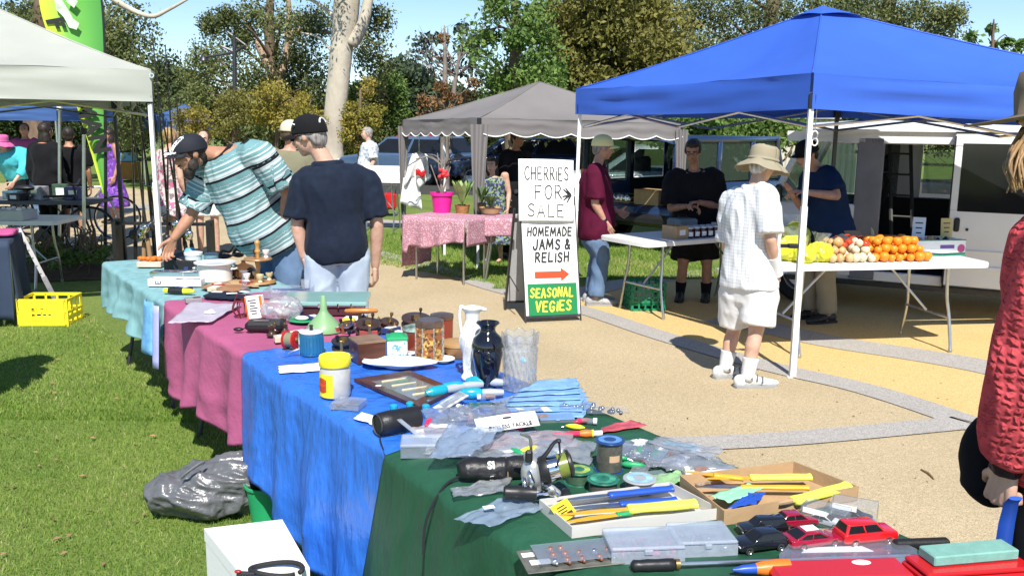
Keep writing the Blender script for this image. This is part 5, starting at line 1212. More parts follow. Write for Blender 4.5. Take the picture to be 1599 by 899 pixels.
# --- far man in blue and white shirt
m_bw = floral('blue_white_print', (.70,.72,.75), (.25,.32,.42), (.5,.55,.6), 18)
YD = 17; person('distant man in pale blue and white patterned shirt', V((dp(577,300,YD).x, YD, 0)), (-.9,-.3), 1.72, girth=1.15, belly=.05, skin=m_skin2, shirt=(m_bw, .8, -.08, .014), pants=(m_khaki,'long',.012), shoes=(m_shoek,m_shoek), hair=('short','grey'), voxel=.02, hidden_hands=False)
# --- right edge: woman in red knit jumper
YI = 2.08; pI = lambda px, py, y=YI: dp(px, py, y)
m_knit = M('red_knit', (.56,.075,.09), .9, var=.2, scale=20, bump=.3, bscale=500, spec=.1)
def knit(m):
    n = m.node_tree.nodes; L_ = m.node_tree.links; b = n['Principled BSDF']; tc = [x for x in n if x.type == 'TEX_COORD'][0]
    w1 = n.new('ShaderNodeTexWave'); w1.bands_direction = 'Z'; w1.inputs['Scale'].default_value = 16; w1.inputs['Distortion'].default_value = 5.5; w1.inputs['Detail Scale'].default_value = 2.2; w1.inputs['Detail'].default_value = 2
    w2 = n.new('ShaderNodeTexWave'); w2.bands_direction = 'X'; w2.inputs['Scale'].default_value = 19; w2.inputs['Distortion'].default_value = 6
    L_.new(tc.outputs['Object'], w1.inputs[0]); L_.new(tc.outputs['Object'], w2.inputs[0]); mx = n.new('ShaderNodeMath'); mx.operation = 'MULTIPLY'; L_.new(w2.outputs['Fac'], mx.inputs[0]); L_.new(w1.outputs['Fac'], mx.inputs[1])
    bp = n.new('ShaderNodeBump'); bp.inputs['Strength'].default_value = .9; bp.inputs['Distance'].default_value = .009; L_.new(mx.outputs[0], bp.inputs['Height'])
    old = b.inputs['Normal'].links[0].from_node; L_.new(old.outputs[0], bp.inputs['Normal']); L_.new(bp.outputs[0], b.inputs['Normal'])
knit(m_knit)
loI = V((pI(1770,400).x, YI+.05, 0))
tI, DI, HMI, hsI = person('woman in chunky red knit jumper and wide hat at the right edge', loI, (-.45,.9), 1.84,
    J=dict(shL=pI(1668,375,YI-.06), elL=pI(1612,560,YI-.06), wrL=pI(1574,724,YI+.0), head=pI(1668,196,YI+.0), neck=pI(1725,300,YI)),
    girth=1.0, hd=(-.45,.85,-.15), skin=m_skin2, shirt=(m_knit, 1.92, -.12, .026), pants=(m_blackcloth,'long',.012), shoes=(m_shoek,m_shoek), hat=('wide', M('brown_felt', (.20,.15,.10), .8)), hair=('long','brown'), hidden_hands=False,
    handL=((-.05,.12,-1),(.9,.3,.1),(-.3,.9,.1),(1.15,1.45,.9)), voxel=.010, hk=.98)
k = MB(); d_ = (DI['wrL']-DI['elL']).normalized()
for j in range(9):
    q = DI['wrL']-d_*(.035-.007*j*.9); x_, y_, z_ = frame(d_); k.tube([q+(x_*math.cos(a)+y_*math.sin(a))*(.034+.002*math.sin(a*6+j)) for a in np.linspace(0, 6.283, 22)], .0048, 6, False)
k.build('bracelet', M('dark_wood_beads', (.035,.015,.012), .5, var=.4, scale=60), tI)
hk_ = MB()
for i in range(26):
    a = random.uniform(-.03,.05); x0 = 1594+random.uniform(-10,14); q = [pI(x0+8, 200+random.uniform(0,30), YI-.06+a), pI(x0-4+random.uniform(-8,8), 235, YI-.1+a), pI(x0-14+random.uniform(-8,10), 265+random.uniform(-8,8), YI-.12+a), pI(x0-10+random.uniform(-10,10), 292+random.uniform(-12,12), YI-.13+a)]
    hk_.tube([p-loI for p in smooth_curve(q, 3)], list(np.linspace(.006,.0015,10)), 5)
hk_.build('loose_hair', M('hair_lit_brown', (.30,.18,.08), .5, var=.5, scale=40, stretch=(1,1,.2)), tI, 180)
# black shoulder bag and blue strap she holds
bg_ = thing('shoulder_bag', 'black shoulder bag hanging beside the woman in red jumper', 'bag', pI(1540,720,YI+.12)); k = MB()
k.ell((.01,.02,.0), (.065,.055,.115)); k.ell((.035,.02,-.025), (.06,.06,.105)); remesh(k, 'pouch', m_blackcloth, bg_, .012, 3, .008, 9)
k = MB(); c0 = pI(1540,720,YI+.12); k.tube([V((.03,.02,.09)), pI(1600,560,YI+.12)-c0, pI(1690,350,YI+.05)-c0], .012, 8); k.build('strap', m_blackcloth, bg_)
hw = DI['wrL']+loI+V((-.0,-.012,-.085))
bs = thing('blue_strap', 'bright blue webbing strap held in the hand of woman in red', 'strap', hw); k = MB(); k.tube([V((-.0,-.035,.018)), V((.0,-.02,-.0)), V((.006,.0,-.06)), V((.012,.02,-.25)), V((.02,.03,-.50))], [.017,.018,.020,.022,.022], 8, flat=.35, up=V((1,0,0))); k.build('webbing', m_blue, bs, 60)
k = MB(); k.ell((.05,.03,-.52), (.08,.06,.10)); remesh(k, 'folded_cloth', m_blue, bs, .012, 2, .01, 10)
# --- two women in the grey canopy
m_nfl = floral('navy_floral', (.03,.04,.09), (.2,.25,.4), (.25,.35,.1), 22)
YJ = 11.9; person('woman with long dark hair in dark floral top sitting under the grey canopy', V((dp(772,300,YJ).x, YJ, 0)), (-.3,-.9), 1.42, J=dict(head=dp(768,258,YJ), neck=dp(771,276,YJ)), skin=m_skin2, dress=(m_nfl,.25,.3), hair=('long','dark'), voxel=.018, hidden_hands=False)
YJ = 12.2; person('dark haired person in black top standing under the grey canopy', V((dp(805,300,YJ).x, YJ, 0)), (.6,-.7), 1.72, skin=m_skin3, shirt=(m_blackcloth, 1.8, -.08, .012), pants=(m_blackcloth,'long',.012), hair=('full','dark'), shoes=(m_shoek,m_shoek), voxel=.018)
# --- people far left
m_pinkf = floral('pink_floral', (.62,.52,.52), (.50,.12,.25), (.20,.17,.18), 15)
YW = 11.4; person('blond woman in pink floral dress behind the fishing rods', V((dp(268,300,YW).x, YW, 0)), (.5,.8), 1.70, skin=m_skin2, dress=(m_pinkf,.62,.30), hair=('full','blond'), shoes=(m_shoek,m_shoek), voxel=.015, girth=1.1)
YW = 12.0; person('bare legged woman in pink top hidden behind the bending man', V((dp(322,300,YW).x, YW, 0)), (.2,-.9), 1.66, skin=m_skin2, shirt=(m_pinkf, .7,-.1,.012), pants=(m_wcloth,'short',.012), hair=('full','brown'), shoes=(m_shoek,m_shoek), voxel=.016)
m_purple = floral('purple_print', (.16,.05,.36), (.30,.12,.5), (.08,.03,.2), 14)
YW = 16; person('person in long purple patterned dress right of the green banner', V((dp(177,300,YW).x, YW, 0)), (-.6,-.6), 1.66, skin=m_skin3, dress=(m_purple,.3,.30), hair=('long','dark'), shoes=(m_shoek,m_shoek), voxel=.02)
YW = 12.6; person('person all in black standing left of the thin grey pole', V((dp(76,300,YW).x, YW, 0)), (.3,.9), 1.74, skin=m_skin3, shirt=(m_blackcloth,1.8,-.1,.014), pants=(m_blackcloth,'long',.012), hair=('long','dark'), shoes=(m_shoek,m_shoek), voxel=.02)
YW = 12.9; person('person in black top and dark shorts left of the green banner', V((dp(113,300,YW).x, YW, 0)), (-.4,.8), 1.68, skin=m_skin3, shirt=(m_blackcloth,.8,-.1,.014), pants=(m_blackcloth,'short',.012), hair=('short','dark'), shoes=(m_shoek,m_shoek), voxel=.02)
YW = 15; aq = M('aqua_cloth', (.06,.45,.52), .8, bump=.2, bscale=200); xw = dp(30,300,YW).x
person('person in bright aqua top bending over at the far left stall', V((xw, YW, 0)), (-.5,-.8), 1.68, J=dict(neck=V((xw-.05,YW-.25,1.30)), head=V((xw-.02,YW-.38,1.42)), shR=V((xw-.24,YW-.18,1.25)), shL=V((xw+.24,YW-.18,1.25)), elR=V((xw-.3,YW-.35,1.0)), elL=V((xw+.3,YW-.35,1.0)), wrR=V((xw-.2,YW-.5,.8)), wrL=V((xw+.2,YW-.5,.8))), girth=1.25, skin=m_skin2, shirt=(aq,1.5,-.25,.02), pants=(m_blackcloth,'long',.012), hair=('short','brown'), hat=('bucket', M('pink_cloth', (.55,.12,.30), .8)), shoes=(m_shoek,m_shoek), voxel=.02)
YW = 16; person('person in pink top at the far left behind the aqua one', V((dp(46,300,YW).x, YW, 0)), (.3,-.9), 1.72, skin=m_skin, shirt=(M('magenta_cloth', (.42,.07,.22), .8),.8,-.1,.014), pants=(m_jeans,'long',.012), hair=('full','dark'), shoes=(m_shoek,m_shoek), voxel=.02)
person('bystander in a hat just outside the left edge, whose shadow falls on the lawn', V((-3.44, 5.15, 0)), (.2,1), 1.74, skin=m_skin, shirt=(m_blackcloth,.8,-.1,.014), pants=(m_jeans,'long',.012), hat=('bucket', m_khaki), hair=('short','brown'), shoes=(m_shoek,m_shoek), voxel=.02)
# ================================================================== THE ROW OF CLOTHED TABLES
TZ = .748
e0, e1 = g(628,705,.74), g(265,472,.74)
tu = (e1-e0).normalized(); tn = V((tu.y, -tu.x, 0)); TO = V((e0.x, e0.y, 0)); TW = .78; trz = math.atan2(tu.y, tu.x)
def T(s, q, z=0): return TO+tu*s+tn*q+V((0,0,z))
for i, (sc, lab) in enumerate(((-1.75,'folding table under the green cloth, nearest the camera'),(.15,'folding table under the blue cloth'),(2.0,'folding table under the pink cloth'),(3.86,'folding table under the teal cloth, farthest of the row'))):
    folding_table('folding_table', lab, T(sc, TW/2), trz, 1.80, TW-.05, .735, leg=m_dark_metal, group='tables of the bric a brac row')
def cloth(name, label, s0, s1, drop, mat, dr=.25, amp=.03, zoff=0, seed=1, nf=9, slant=0, wob=.0, outk=0.0, edge=0):
    ns = max(40, int((s1-s0)*70)); L_ = [i/24 for i in range(24)]; mb = MB()
    def fn(u, v):
        s = s0+(s1-s0)*u+slant*max(0,1-v*2)*u**4; d = drop(u)
        # v in [0,.5]: left hang from the hem up; [.5,.85] top; [.85,1] right hang
        if v < .5:
            k = 1-v/.5; h = d*k; r = .025; fold = math.sin(u*nf*6.28+seed+1.7*mnoise.noise(V((u*4,seed,0))))*.5+.8*mnoise.noise(V((u*nf*.8, k*1.2, seed)))+.25*mnoise.noise(V((u*nf*3, k*5, seed+3)))
            out = .012+amp*k**.8*(fold+.6)+outk*k+wob*mnoise.noise(V((u*30, k*16, seed)))
            out = out*min(1, .3+9*min(u, 1-u))+edge; q = -out-(r if h > r else h); z = TZ-.006-max(0, h-.012)
            z += 0
        elif v < .86:
            q = TW*(v-.5)/.36; z = TZ-.004+.0035*mnoise.noise(V((u*18, v*14, seed)))+.002*mnoise.noise(V((u*50, v*40, seed)))
        else:
            k = (v-.86)/.14; q = TW+.02+.02*k*math.sin(u*nf*5+seed); z = TZ-.006-dr*k
        return T(s, q, z+zoff)
    n = 64; o = mb.grid(fn, ns, n).build(name, mat, None, 180, solid=.0025); return tag(o, label, 'tablecloth')
m_tarp = M('blue_tarpaulin', (.028,.15,.60), .30, var=.12, scale=3, bump=.45, bscale=13, spec=.6, stretch=(1.2,1.2,.5))
m_greenc = M('dark_green_plastic_cloth', (.018,.080,.043), .5, var=.18, scale=5, bump=.3, bscale=11, spec=.3, stretch=(1.2,1.2,.6))
m_pinkc = M('plum_pink_cloth', (.37,.085,.185), .8, var=.10, scale=4, bump=.25, bscale=35)
m_tealc = M('faded_teal_cloth', (.19,.37,.39), .85, var=.16, scale=14, bump=.3, bscale=40, stretch=(1,1,.4))
cloth('tablecloth', 'dark green plastic cloth over the nearest table of the row', -2.4, .0, lambda u: .66, m_greenc, amp=.022, zoff=.004, seed=3, nf=6, outk=.06, slant=.2, edge=.03)
cloth('tablecloth', 'bright blue tarpaulin cloth hanging over the second table', -.06, 1.49, lambda u: .70-.27*max(0,u-.2)+.03*math.sin(u*14), m_tarp, amp=.045, seed=7, nf=5, wob=.004, outk=.02)
cloth('tablecloth', 'plum pink cloth over the third table of the row', 1.475, 2.93, lambda u: .43+.03*math.sin(u*11)+.07*u-.05*math.sin(u*3.1)*0, m_pinkc, amp=.055, seed=12, nf=4, zoff=-.003)
cloth('tablecloth', 'faded teal cloth over the far table of the row', 2.88, 4.72, lambda u: .16+.16*abs(math.sin(u*3.3+.25))+.18*max(0,u-.4)+.05*math.sin(u*9), m_tealc, amp=.055, seed=21, nf=5, zoff=-.005)
# ------------------------------------------------------------------ helpers for goods
def at(px, py, dz=0): return g(px, py, TZ+dz)
def one(name, label, cat, mb, mat, loc, rz=0, group=None, smooth=35, **k):
    o = mb.build(name, mat, None, smooth, **k); o.location = loc; o.rotation_euler = (0,0,rz); return tag(o, label, cat, group)
def px2loc(pts, c, rz=0, z=TZ): 
    m_ = Matrix.Rotation(-rz, 3, 'Z'); return [m_ @ (g(x, y, z)-V((c.x,c.y,z))) for x, y in pts]
def film(name, label, cat, pts, mat, zz=.006, rough=.006, res=16, group=None, seed=0, lift=0):
    """thin crumpled sheet whose four corners lie at those picture points on the table"""
    P = [at(x, y) for x, y in pts]; c = sum(P, V())/4; mb = MB()
    def fn(u, v):
        p = P[0].lerp(P[1], u).lerp(P[3].lerp(P[2], u), v)-c
        b = math.sin(math.pi*u)*math.sin(math.pi*v)
        return V((p.x+.010*mnoise.noise(V((u*3,v*3,seed))), p.y+.010*mnoise.noise(V((u*3,v*3,seed+9))), zz+lift*b+rough*(mnoise.noise(V((u*5,v*5,seed)))+.6*abs(mnoise.noise(V((u*13,v*13,seed+4))))+.5)))
    mb.grid(fn, res, res); return one(name, label, cat, mb, mat, c, 0, group, 60, solid=.001)
def clear_case(name, label, px, py, Lx, Wy, Hz, rz, fill=None, cat='box', lidm=None, n=10, fs=.008, group=None):
    t = thing(name, label, cat, at(px, py), rz, group); w_ = .002; mb = MB()
    for x, y, sx, sy in ((0,-Wy/2,Lx,w_),(0,Wy/2,Lx,w_),(-Lx/2,0,w_,Wy-w_),(Lx/2,0,w_,Wy-w_)): mb.box((x,y,Hz*.38), (sx,sy,Hz*.72))
    mb.box((0,0,.002), (Lx,Wy,.002)); mb.box((0,0,Hz*.36), (.0015,Wy*.96,Hz*.6)); mb.box((Lx*.25,0,Hz*.36), (.0015,Wy*.96,Hz*.6)); mb.box((-Lx*.25,0,Hz*.36), (.0015,Wy*.96,Hz*.6)); mb.build('base', m_frost if lidm is None else m_clear, t)
    mb = MB(); mb.box((0,0,Hz*.86), (Lx*1.02,Wy*1.02,Hz*.26), bev=.004); mb.box((0,-Wy*.52,Hz*.7), (Lx*.12,.006,Hz*.3), bev=.002); mb.build('lid', lidm or m_frost, t)
    if fill:
        mb = MB()
        for k in range(n): mb.ell((random.uniform(-.44,.44)*Lx, random.uniform(-.42,.42)*Wy, fs+.003+random.random()*.004), (fs*random.uniform(.7,1.4), fs, fs), None, 10, 7)
        tag(mb.build('contents', fill, t, 180), kind='stuff')
    return t
m_pinkbead = M('pink_soft_plastic', (.55,.12,.25), .4, var=.3, scale=40); m_lead = M('lead_shot', (.30,.31,.33), .3, .8, var=.2); m_orbead = M('copper_lure', (.35,.14,.08), .35, .4, var=.4, scale=60)
m_aqua = M('aqua_plastic', (.02,.42,.52), .35, var=.1); m_turq = clear('turquoise_clear_plastic', (.01,.42,.55), .75, .2, (.4,.85,.95)); m_bluepk = M('pale_blue_packet', (.20,.38,.66), .3, var=.15, scale=20, bump=.3, bscale=40, spec=.7)
m_brass = M('brass', (.35,.22,.08), .35, .8, var=.3); m_bake = M('brown_bakelite', (.05,.028,.018), .3, var=.4, scale=30, coat=.3)
m_porc = M('white_porcelain', (.76,.75,.72), .18, var=.03, coat=.3)
# ================================================================== GOODS ON THE TABLES
# --- nearest table: wide things first
def tray(name, label, pts, h, mat, th=.003, cat='box', flaps=False):
    P = [at(x, y) for x, y in pts]; c = sum(P, V())/4; t = thing(name, label, cat, c); L_ = [V((p.x-c.x, p.y-c.y, 0)) for p in P]
    mb = MB(); mb.prism([(p.x, p.y) for p in L_], .001, .004); mb.build('base', mat, t)
    for i in range(4):
        a, b = L_[i], L_[(i+1)%4]; d = (b-a); m_ = (a+b)/2; ang = math.atan2(d.y, d.x); mb = MB()
        mb.box(m_+V((0,0,h/2+.004)), (d.length+(th if i%2 else -th), th, h), Matrix.Rotation(ang,4,'Z')); mb.build('side', mat, t)
    return t, c
m_greycard = M('grey_white_card', (.52,.51,.48), .8, var=.04)
tray('tray', 'shallow grey white card tray holding yellow and blue handled knives', [(893,842),(1122,812),(1045,770),(843,798)], .030, m_greycard)
tray('carton', 'open brown cardboard box of yellow handled knives', [(1130,822),(1338,782),(1238,742),(1062,765)], .040, m_card)
def knife(label, p0, p1, hm, z=.035, blade=None, hl=.5, tilt=.0, r=.0115, bm_=None, rise=0, cat='knife', thick=1):
    a, b = at(*p0), at(*p1); d = b-a; ln = d.length; rz = math.atan2(d.y, d.x); t = thing('knife', label, cat, a+V((0,0,z)), rz); t.rotation_euler = (0, -tilt, rz)
    mb = MB(); x0 = ln*(1-hl); pts = [V((x0+ln*hl*f, 0, rise*f)) for f in (0,.08,.3,.55,.8,.95,1)]; mb.tube(smooth_curve(pts, 3), list(np.interp(np.linspace(0,1,19), [0,.08,.3,.55,.8,.95,1], [r*.8,r*1.1,r*.92,r*1.08,r*.98,r*1.2,r*.6])), 12, flat=.62*thick, up=V((0,1,0))); mb.build('handle', hm, t, 180)
    mb = MB(); w_ = .017; mb.prism([(x0+.01,-w_*.5),(x0+.01,w_*.5),(x0*.5,w_*.62),(x0*.08,w_*.1),(0,-w_*.3),(x0*.4,-w_*.5)], -.0012, .0012); mb.build('blade', bm_ or m_steel, t); return t
m_sheath = M('amber_sheath', (.62,.36,.03), .4, var=.15)
knife('thick lime yellow handled knife lying foremost in the grey white tray', (870,818), (1086,800), m_lime, .026, hl=.50, r=.018, bm_=m_sheath)
knife('blue handled knife at the back of the grey white tray', (868,798), (1050,778), m_blue, .030, hl=.56, r=.013)
knife('second blue handled knife half under the lime yellow one', (875,806), (1056,790), m_blue, .020, hl=.5, r=.011)
knife('amber sheathed knife in the grey white tray with green handle end', (880,825), (985,810), m_green, .018, hl=.22, r=.009, bm_=m_sheath)
knife('lime yellow handled knife at the front of cardboard box', (1215,808), (1322,778), m_lime, .036, hl=.80, r=.019)
knife('lime yellow handled knife at the back of cardboard box', (1100,766), (1265,764), m_lime, .038, hl=.58, r=.014, bm_=m_sheath)
knife('golden sheathed knife lying between the two lime handles', (1085,776), (1262,778), m_sheath, .032, hl=.6, r=.010)
knife('short orange sheathed knife in left end of cardboard box', (1068,756), (1160,768), m_sheath, .040, hl=.5, r=.011, bm_=m_sheath)
o = film('glove', 'folded mint green cloth lying in the cardboard box', 'cloth', [(1105,792),(1140,802),(1195,778),(1165,772)], M('mint_plastic', (.28,.66,.38), .5), .03, .005)
film('plastic_wallet', 'blue plastic wallet in the front of cardboard box', 'wallet', [(1135,812),(1180,805),(1196,786),(1165,788)], m_blue, .032, .004, seed=3)
# yellow price card standing in the grey white tray
t = thing('price_card', 'bright yellow card with dark print leaning in the white tray', 'card', at(888,818)+V((0,0,.018)), R(25)); mb = MB(); X = Matrix.Rotation(R(-48),4,'X') @ Matrix.Rotation(R(-18),4,'Y'); mb.X = X; mb.box((0,0,.022), (.058,.0015,.050)); mb.build('card', M('amber_card', (.80,.55,.02), .5), t)
mb = MB(); mb.X = X
for k, w_ in enumerate((.026,.03,.022)): mb.box((-.002,-.0016,.034-.008*k), (w_,.001,.003))
mb.box((.012,-.0016,.009), (.016,.001,.010)); mb.build('print', m_ink, t)
clear_case('tackle_box', 'clear lidded box of pink soft lures, the left of two', 1003, 862, .175, .115, .042, R(6), m_pinkbead, n=40, fs=.006)
clear_case('tackle_box', 'clear bluish lidded box of round sinkers, the right of two', 1094, 852, .145, .115, .040, R(6), m_lead, n=14, fs=.009)
# blister card of copper lures
t = thing('lure_card', 'blister card of copper coloured lures at the front edge of green cloth', 'card', at(890,872), R(14)); mb = MB(); mb.box((0,0,.004), (.235,.115,.003), bev=.001); mb.build('card', M('dark_card', (.12,.12,.10), .5, var=.4, scale=30), t)
for i in range(12):
    mb = MB(); x, y = -.045+.034*(i%5)+random.uniform(-.006,.006), -.032+.030*(i//5); mb.ell((x,y,.014), (.010,.008,.008), None, 10, 8); mb.ell((x+.002,y-.011,.014), (.005,.005,.005), None, 8, 6); mb.build('lure', m_orbead if i % 4 else m_chrome, t)
mb = MB(); mb.box((.01,0,.020), (.19,.10,.002), bev=.001); mb.build('blister', m_clear, t)
mb = MB(); mb.box((-.095,.03,.006), (.03,.02,.001)); mb.box((-.075,-.01,.006), (.05,.022,.001)); mb.build('label', m_paper, t)
# sharpening steel
t = thing('sharpening_steel', 'black handled sharpening steel lying along the front edge', 'steel', at(985,893)+V((0,0,.016)), 0); a = at(985,893); b = at(1215,884); t.rotation_euler = (0,0,math.atan2((b-a).y,(b-a).x)); ln = (b-a).length
mb = MB(); mb.tube([V((x,0,0)) for x in (0,.006,.02,.04,.06,.085,.10,.105)], [.008,.014,.013,.0145,.0135,.0145,.014,.008], 14); mb.build('handle', m_black, t, 60)
mb = MB(); mb.cyl((.104,0,0),(.114,0,0),.012,n=12); mb.build('ferrule', m_brass, t); mb = MB(); mb.cyl((.114,0,0),(ln,0,0),.0055,.004,n=10); mb.build('rod', m_steel, t)
# orange float
t = thing('fishing_float', 'orange float with dark blue nose cut by the bottom edge', 'float', at(1192,899)+V((0,0,.02)), R(8)); mb = MB(); mb.tube([V((x,0,0)) for x in (-.02,0,.03,.06,.065)], [.012,.017,.019,.018,.008], 14); mb.build('tube', m_orange, t, 60); mb = MB(); mb.tube([V((-.075,0,0)),V((-.05,0,0)),V((-.02,0,0))], [.003,.010,.012], 12); mb.build('nose', m_blue, t, 60)
# toy cars
m_tred = M('toy_red_paint', (.62,.012,.015), .15, coat=1, var=.03); m_tmar = M('toy_crimson_paint', (.30,.006,.03), .15, coat=1, var=.03); m_tblk = M('toy_black_paint', (.008,.008,.010), .12, coat=1, var=.03)
car('toy_car', 'bright red toy off-roader, rightmost of the toy cars', 'toy car', at(1350,845), R(13), m_tred, .0355, 'suv')
car('toy_car', 'dark crimson toy coupe with a white card on its roof', 'toy car', at(1268,850), R(16), m_tmar, .034, 'coupe')
car('toy_car', 'black toy saloon with silver wheels facing left', 'toy car', at(1186,856), R(196), m_tblk, .033, 'hatch')
car('toy_car', 'black toy four wheel drive in front of the cardboard box', 'toy car', at(1190,834), R(190), m_tblk, .029, 'suv')
car('toy_car', 'dark red toy car half hidden behind the crimson coupe', 'toy car', at(1242,820), R(14), m_tmar, .027, 'hatch')
tg_ = at(1262,850)+V((0,0,.0445)); mb = MB(); mb.box((0,0,0), (.036,.028,.001)); one('price_tag', 'small white price card on the crimson toy coupe roof', 'tag', mb, m_paper, tg_, R(16))
for i, (x, y, rz_, cm, lab) in enumerate(((1288,818,R(-35),m_vwhite,'white toy car inside a clear display pack'),(1332,810,R(-28),m_navyp,'dark blue toy car inside a clear display pack'))):
    car('toy_car', lab, 'toy car', at(x, y), rz_, cm, .022, 'coupe')
    t = thing('display_pack', ['clear plastic display pack around the white toy car','clear plastic display pack around dark blue toy car'][i], 'pack', at(x, y), rz_); mb = MB(); mb.box((0,0,.026), (.115,.062,.050), bev=.003); mb.build('shell', m_clear, t); mb = MB(); mb.box((-.02,-.0315,.040), (.06,.001,.014)); mb.build('label', m_paper, t)
mb = MB(); mb.tube([V((x,0,0)) for x in (-.075,-.07,.06,.066)], [.009,.0135,.0135,.009], 14); t = one('knife_sheath', 'matt black cylindrical sheath beside the red toy off-roader', 'sheath', mb, m_black, at(1440,856)+V((0,0,.014)), R(6))
# blue blister packs in front of the cars
def blister(label, pts, h, cm, rz=0):
    P = [at(x, y) for x, y in pts]; c = sum(P, V())/4; t = thing('blister_pack', label, 'pack', c); L_ = [(p.x-c.x, p.y-c.y) for p in P]; mb = MB(); mb.prism(L_, .001, .004); mb.build('card', cm, t)
    mb = MB(); mb.prism([(x*.96, y*.94) for x, y in L_], .005, h); mb.build('blister', m_clear, t); mb = MB(); mb.prism([(x*.5-.02, y*.35) for x, y in L_], .0045, .006); mb.build('insert', m_paper, t); return t
blister('flat clear pack with blue card lying in front of toy cars', [(1212,876),(1436,868),(1392,846),(1235,852)], .018, M('blue_card', (.05,.10,.24), .4, var=.3, scale=25))
blister('second clear pack of blue card at the bottom edge', [(1225,898),(1430,890),(1425,872),(1215,880)], .014, M('blue_card2', (.04,.08,.20), .4, var=.3, scale=25))
t = thing('red_case', 'flat red case with white sticker at the bottom edge', 'case', at(1310,905), R(5)); mb = MB(); mb.box((0,0,.016), (.32,.10,.030), bev=.010); mb.build('shell', m_red, t); mb = MB(); mb.lathe([(.016,.0315),(.0,.032)], 16, Matrix.Translation((.06,.02,0)) @ Matrix.Diagonal((1.4,.8,1,1))); mb.build('sticker', m_paper, t)
a = at(1510,905); t = thing('red_box', 'red lidded box beneath the teal sharpening stone', 'box', a, R(9)); mb = MB(); mb.box((0,0,.017), (.27,.10,.034), bev=.004); mb.build('base', m_red, t); mb = MB(); mb.box((0,0,.041), (.262,.094,.012), bev=.004); mb.build('lid', m_red, t)
mb = MB(); mb.box((0,0,.0), (.215,.060,.024), bev=.003); one('sharpening_stone', 'pale teal sharpening stone lying on the red box', 'stone', mb, M('teal_stone', (.17,.36,.31), .85, var=.1, scale=40, bump=.3, bscale=200), a+V((.005,.015,.060)), R(11))
# plastic bags on the left edge
film('plastic_bag', 'grey crumpled plastic bag lying under the black rolled case', 'bag', [(708,783),(790,775),(800,752),(703,768)], m_clear2, .008, .010, seed=5)
o = film('plastic_bag', 'clear plastic bag with white label over the green cloth edge', 'bag', [(708,818),(765,830),(865,795),(790,783)], clear('bluish_bag', (.50,.64,.82), .24, .14), .008, .012, seed=8)
mb = MB(); mb.box((0,0,0), (.030,.018,.001)); one('price_tag', 'small white price tag on the clear plastic bag', 'tag', mb, m_paper, at(763,808)+V((0,0,.03)), R(20))
# big spinning reel lying on its side + black rolled cover
rl = thing('spinning_reel', 'large black and silver spinning reel with olive line on green cloth', 'fishing reel', at(850,782), 0); c = at(850,782)
sc_ = 1420/2.5; q = lambda px, py, dy=0: dp(px, py, c.y+dy)-c
mb = MB(); mb.ell(q(832,738,.0), (.034,.03,.045)); mb.cap(q(826,712,0), q(838,765,0), .016, .018); mb.cap(q(838,745,0), q(870,770,-.02), .013, .012); remesh(mb, 'body', M('silver_grey', (.42,.43,.44), .3, .5), rl, .004, 2)
mb = MB(); mb.tube([q(818,745,-.03), q(820,762,-.035), q(827,768,-.035), q(832,752,-.036), q(826,735,-.035)], [.013,.015,.016,.014,.010], 10, flat=.5); mb.build('side_plate', m_chrome, rl, 180)
ax0, ax1 = q(846,735,-.01), q(894,722,.0); d_ = (ax1-ax0).normalized(); mt = Matrix((*[frame(d_)[i] for i in (0,1)], d_)).transposed().to_4x4(); mt.translation = ax0
mb = MB(); mb.lathe([(0,-.004),(.036,-.004),(.040,.004),(.040,.016),(.036,.018)], 28, mt); mb.build('rotor', m_black, rl)
mb = MB(); mb.lathe([(.033,.016),(.035,.018),(.034,.045),(.036,.046)], 28, mt); mb.build('spool', m_chrome, rl); mb = MB(); mb.lathe([(.034,.046),(.0335,.072)], 28, mt); mb.build('line', M('olive_line', (.16,.20,.035), .3, var=.15, scale=80), rl); mb = MB(); mb.lathe([(.034,.072),(.039,.074),(.039,.080),(.026,.086),(.0,.088)], 28, mt); mb.build('spool_lip', m_black, rl)
mb = MB(); mb.tube(smooth_curve([q(840,722,-.01), q(853,708,-.01), q(866,690,0), q(876,688,0)], 3), [.010,.011,.011,.010,.009,.009,.008,.009,.010,.008], 8, flat=.6); mb.tube([q(873,690,0), q(875,710,-.02), q(868,730,-.04)], .003, 6); mb.build('bail_arm', m_black, rl, 180)
mb = MB(); mb.tube(smooth_curve([q(829,712,0), q(829,692,0), q(826,682,0), q(812,676,0)], 3), .0045, 7); mb.build('foot_stem', m_steel, rl); mb = MB(); mb.tube([q(812,676,0), q(836,673,0)], .004, 6, flat=.5); mb.build('foot', m_steel, rl); mb = MB(); mb.box(q(826,712,-.02), (.020,.02,.034), bev=.005); mb.build('knob', m_black, rl)
ha, hb = q(786,768,-.05), q(838,770,-.05); mb = MB(); mb.tube([ha, ha.lerp(hb,.06), ha.lerp(hb,.5), ha.lerp(hb,.55), hb], [.013,.019,.020,.018,.017], 12); mb.build('handle_grip', m_black, rl, 30)
mb = MB(); mb.tube([hb, q(862,768,-.05), q(868,772,-.04)], [.012,.011,.014], 10, flat=.6); mb.build('crank', m_chrome, rl); mb = MB(); mb.ell(q(862,768,-.06), (.012,.004,.012)); mb.build('crank_cap', m_steel, rl)
mb = MB(); c2 = q(880,770,0); mb.lathe([(0,0),(.026,.002),(.028,.012),(.022,.022),(0,.024)], 20, Matrix.Translation(c2-V((0,0,.015))) @ Matrix.Rotation(R(75),4,'Y')); mb.build('spare_spool', m_black, rl)
a, b = at(716,752), at(842,745); cc = at(716,752)+V((0,0,.035)); dd = (b-a); t = thing('rolled_cover', 'black fabric roll with white lettering lying left of the big reel', 'roll', cc, math.atan2(dd.y, dd.x)); ln = dd.length
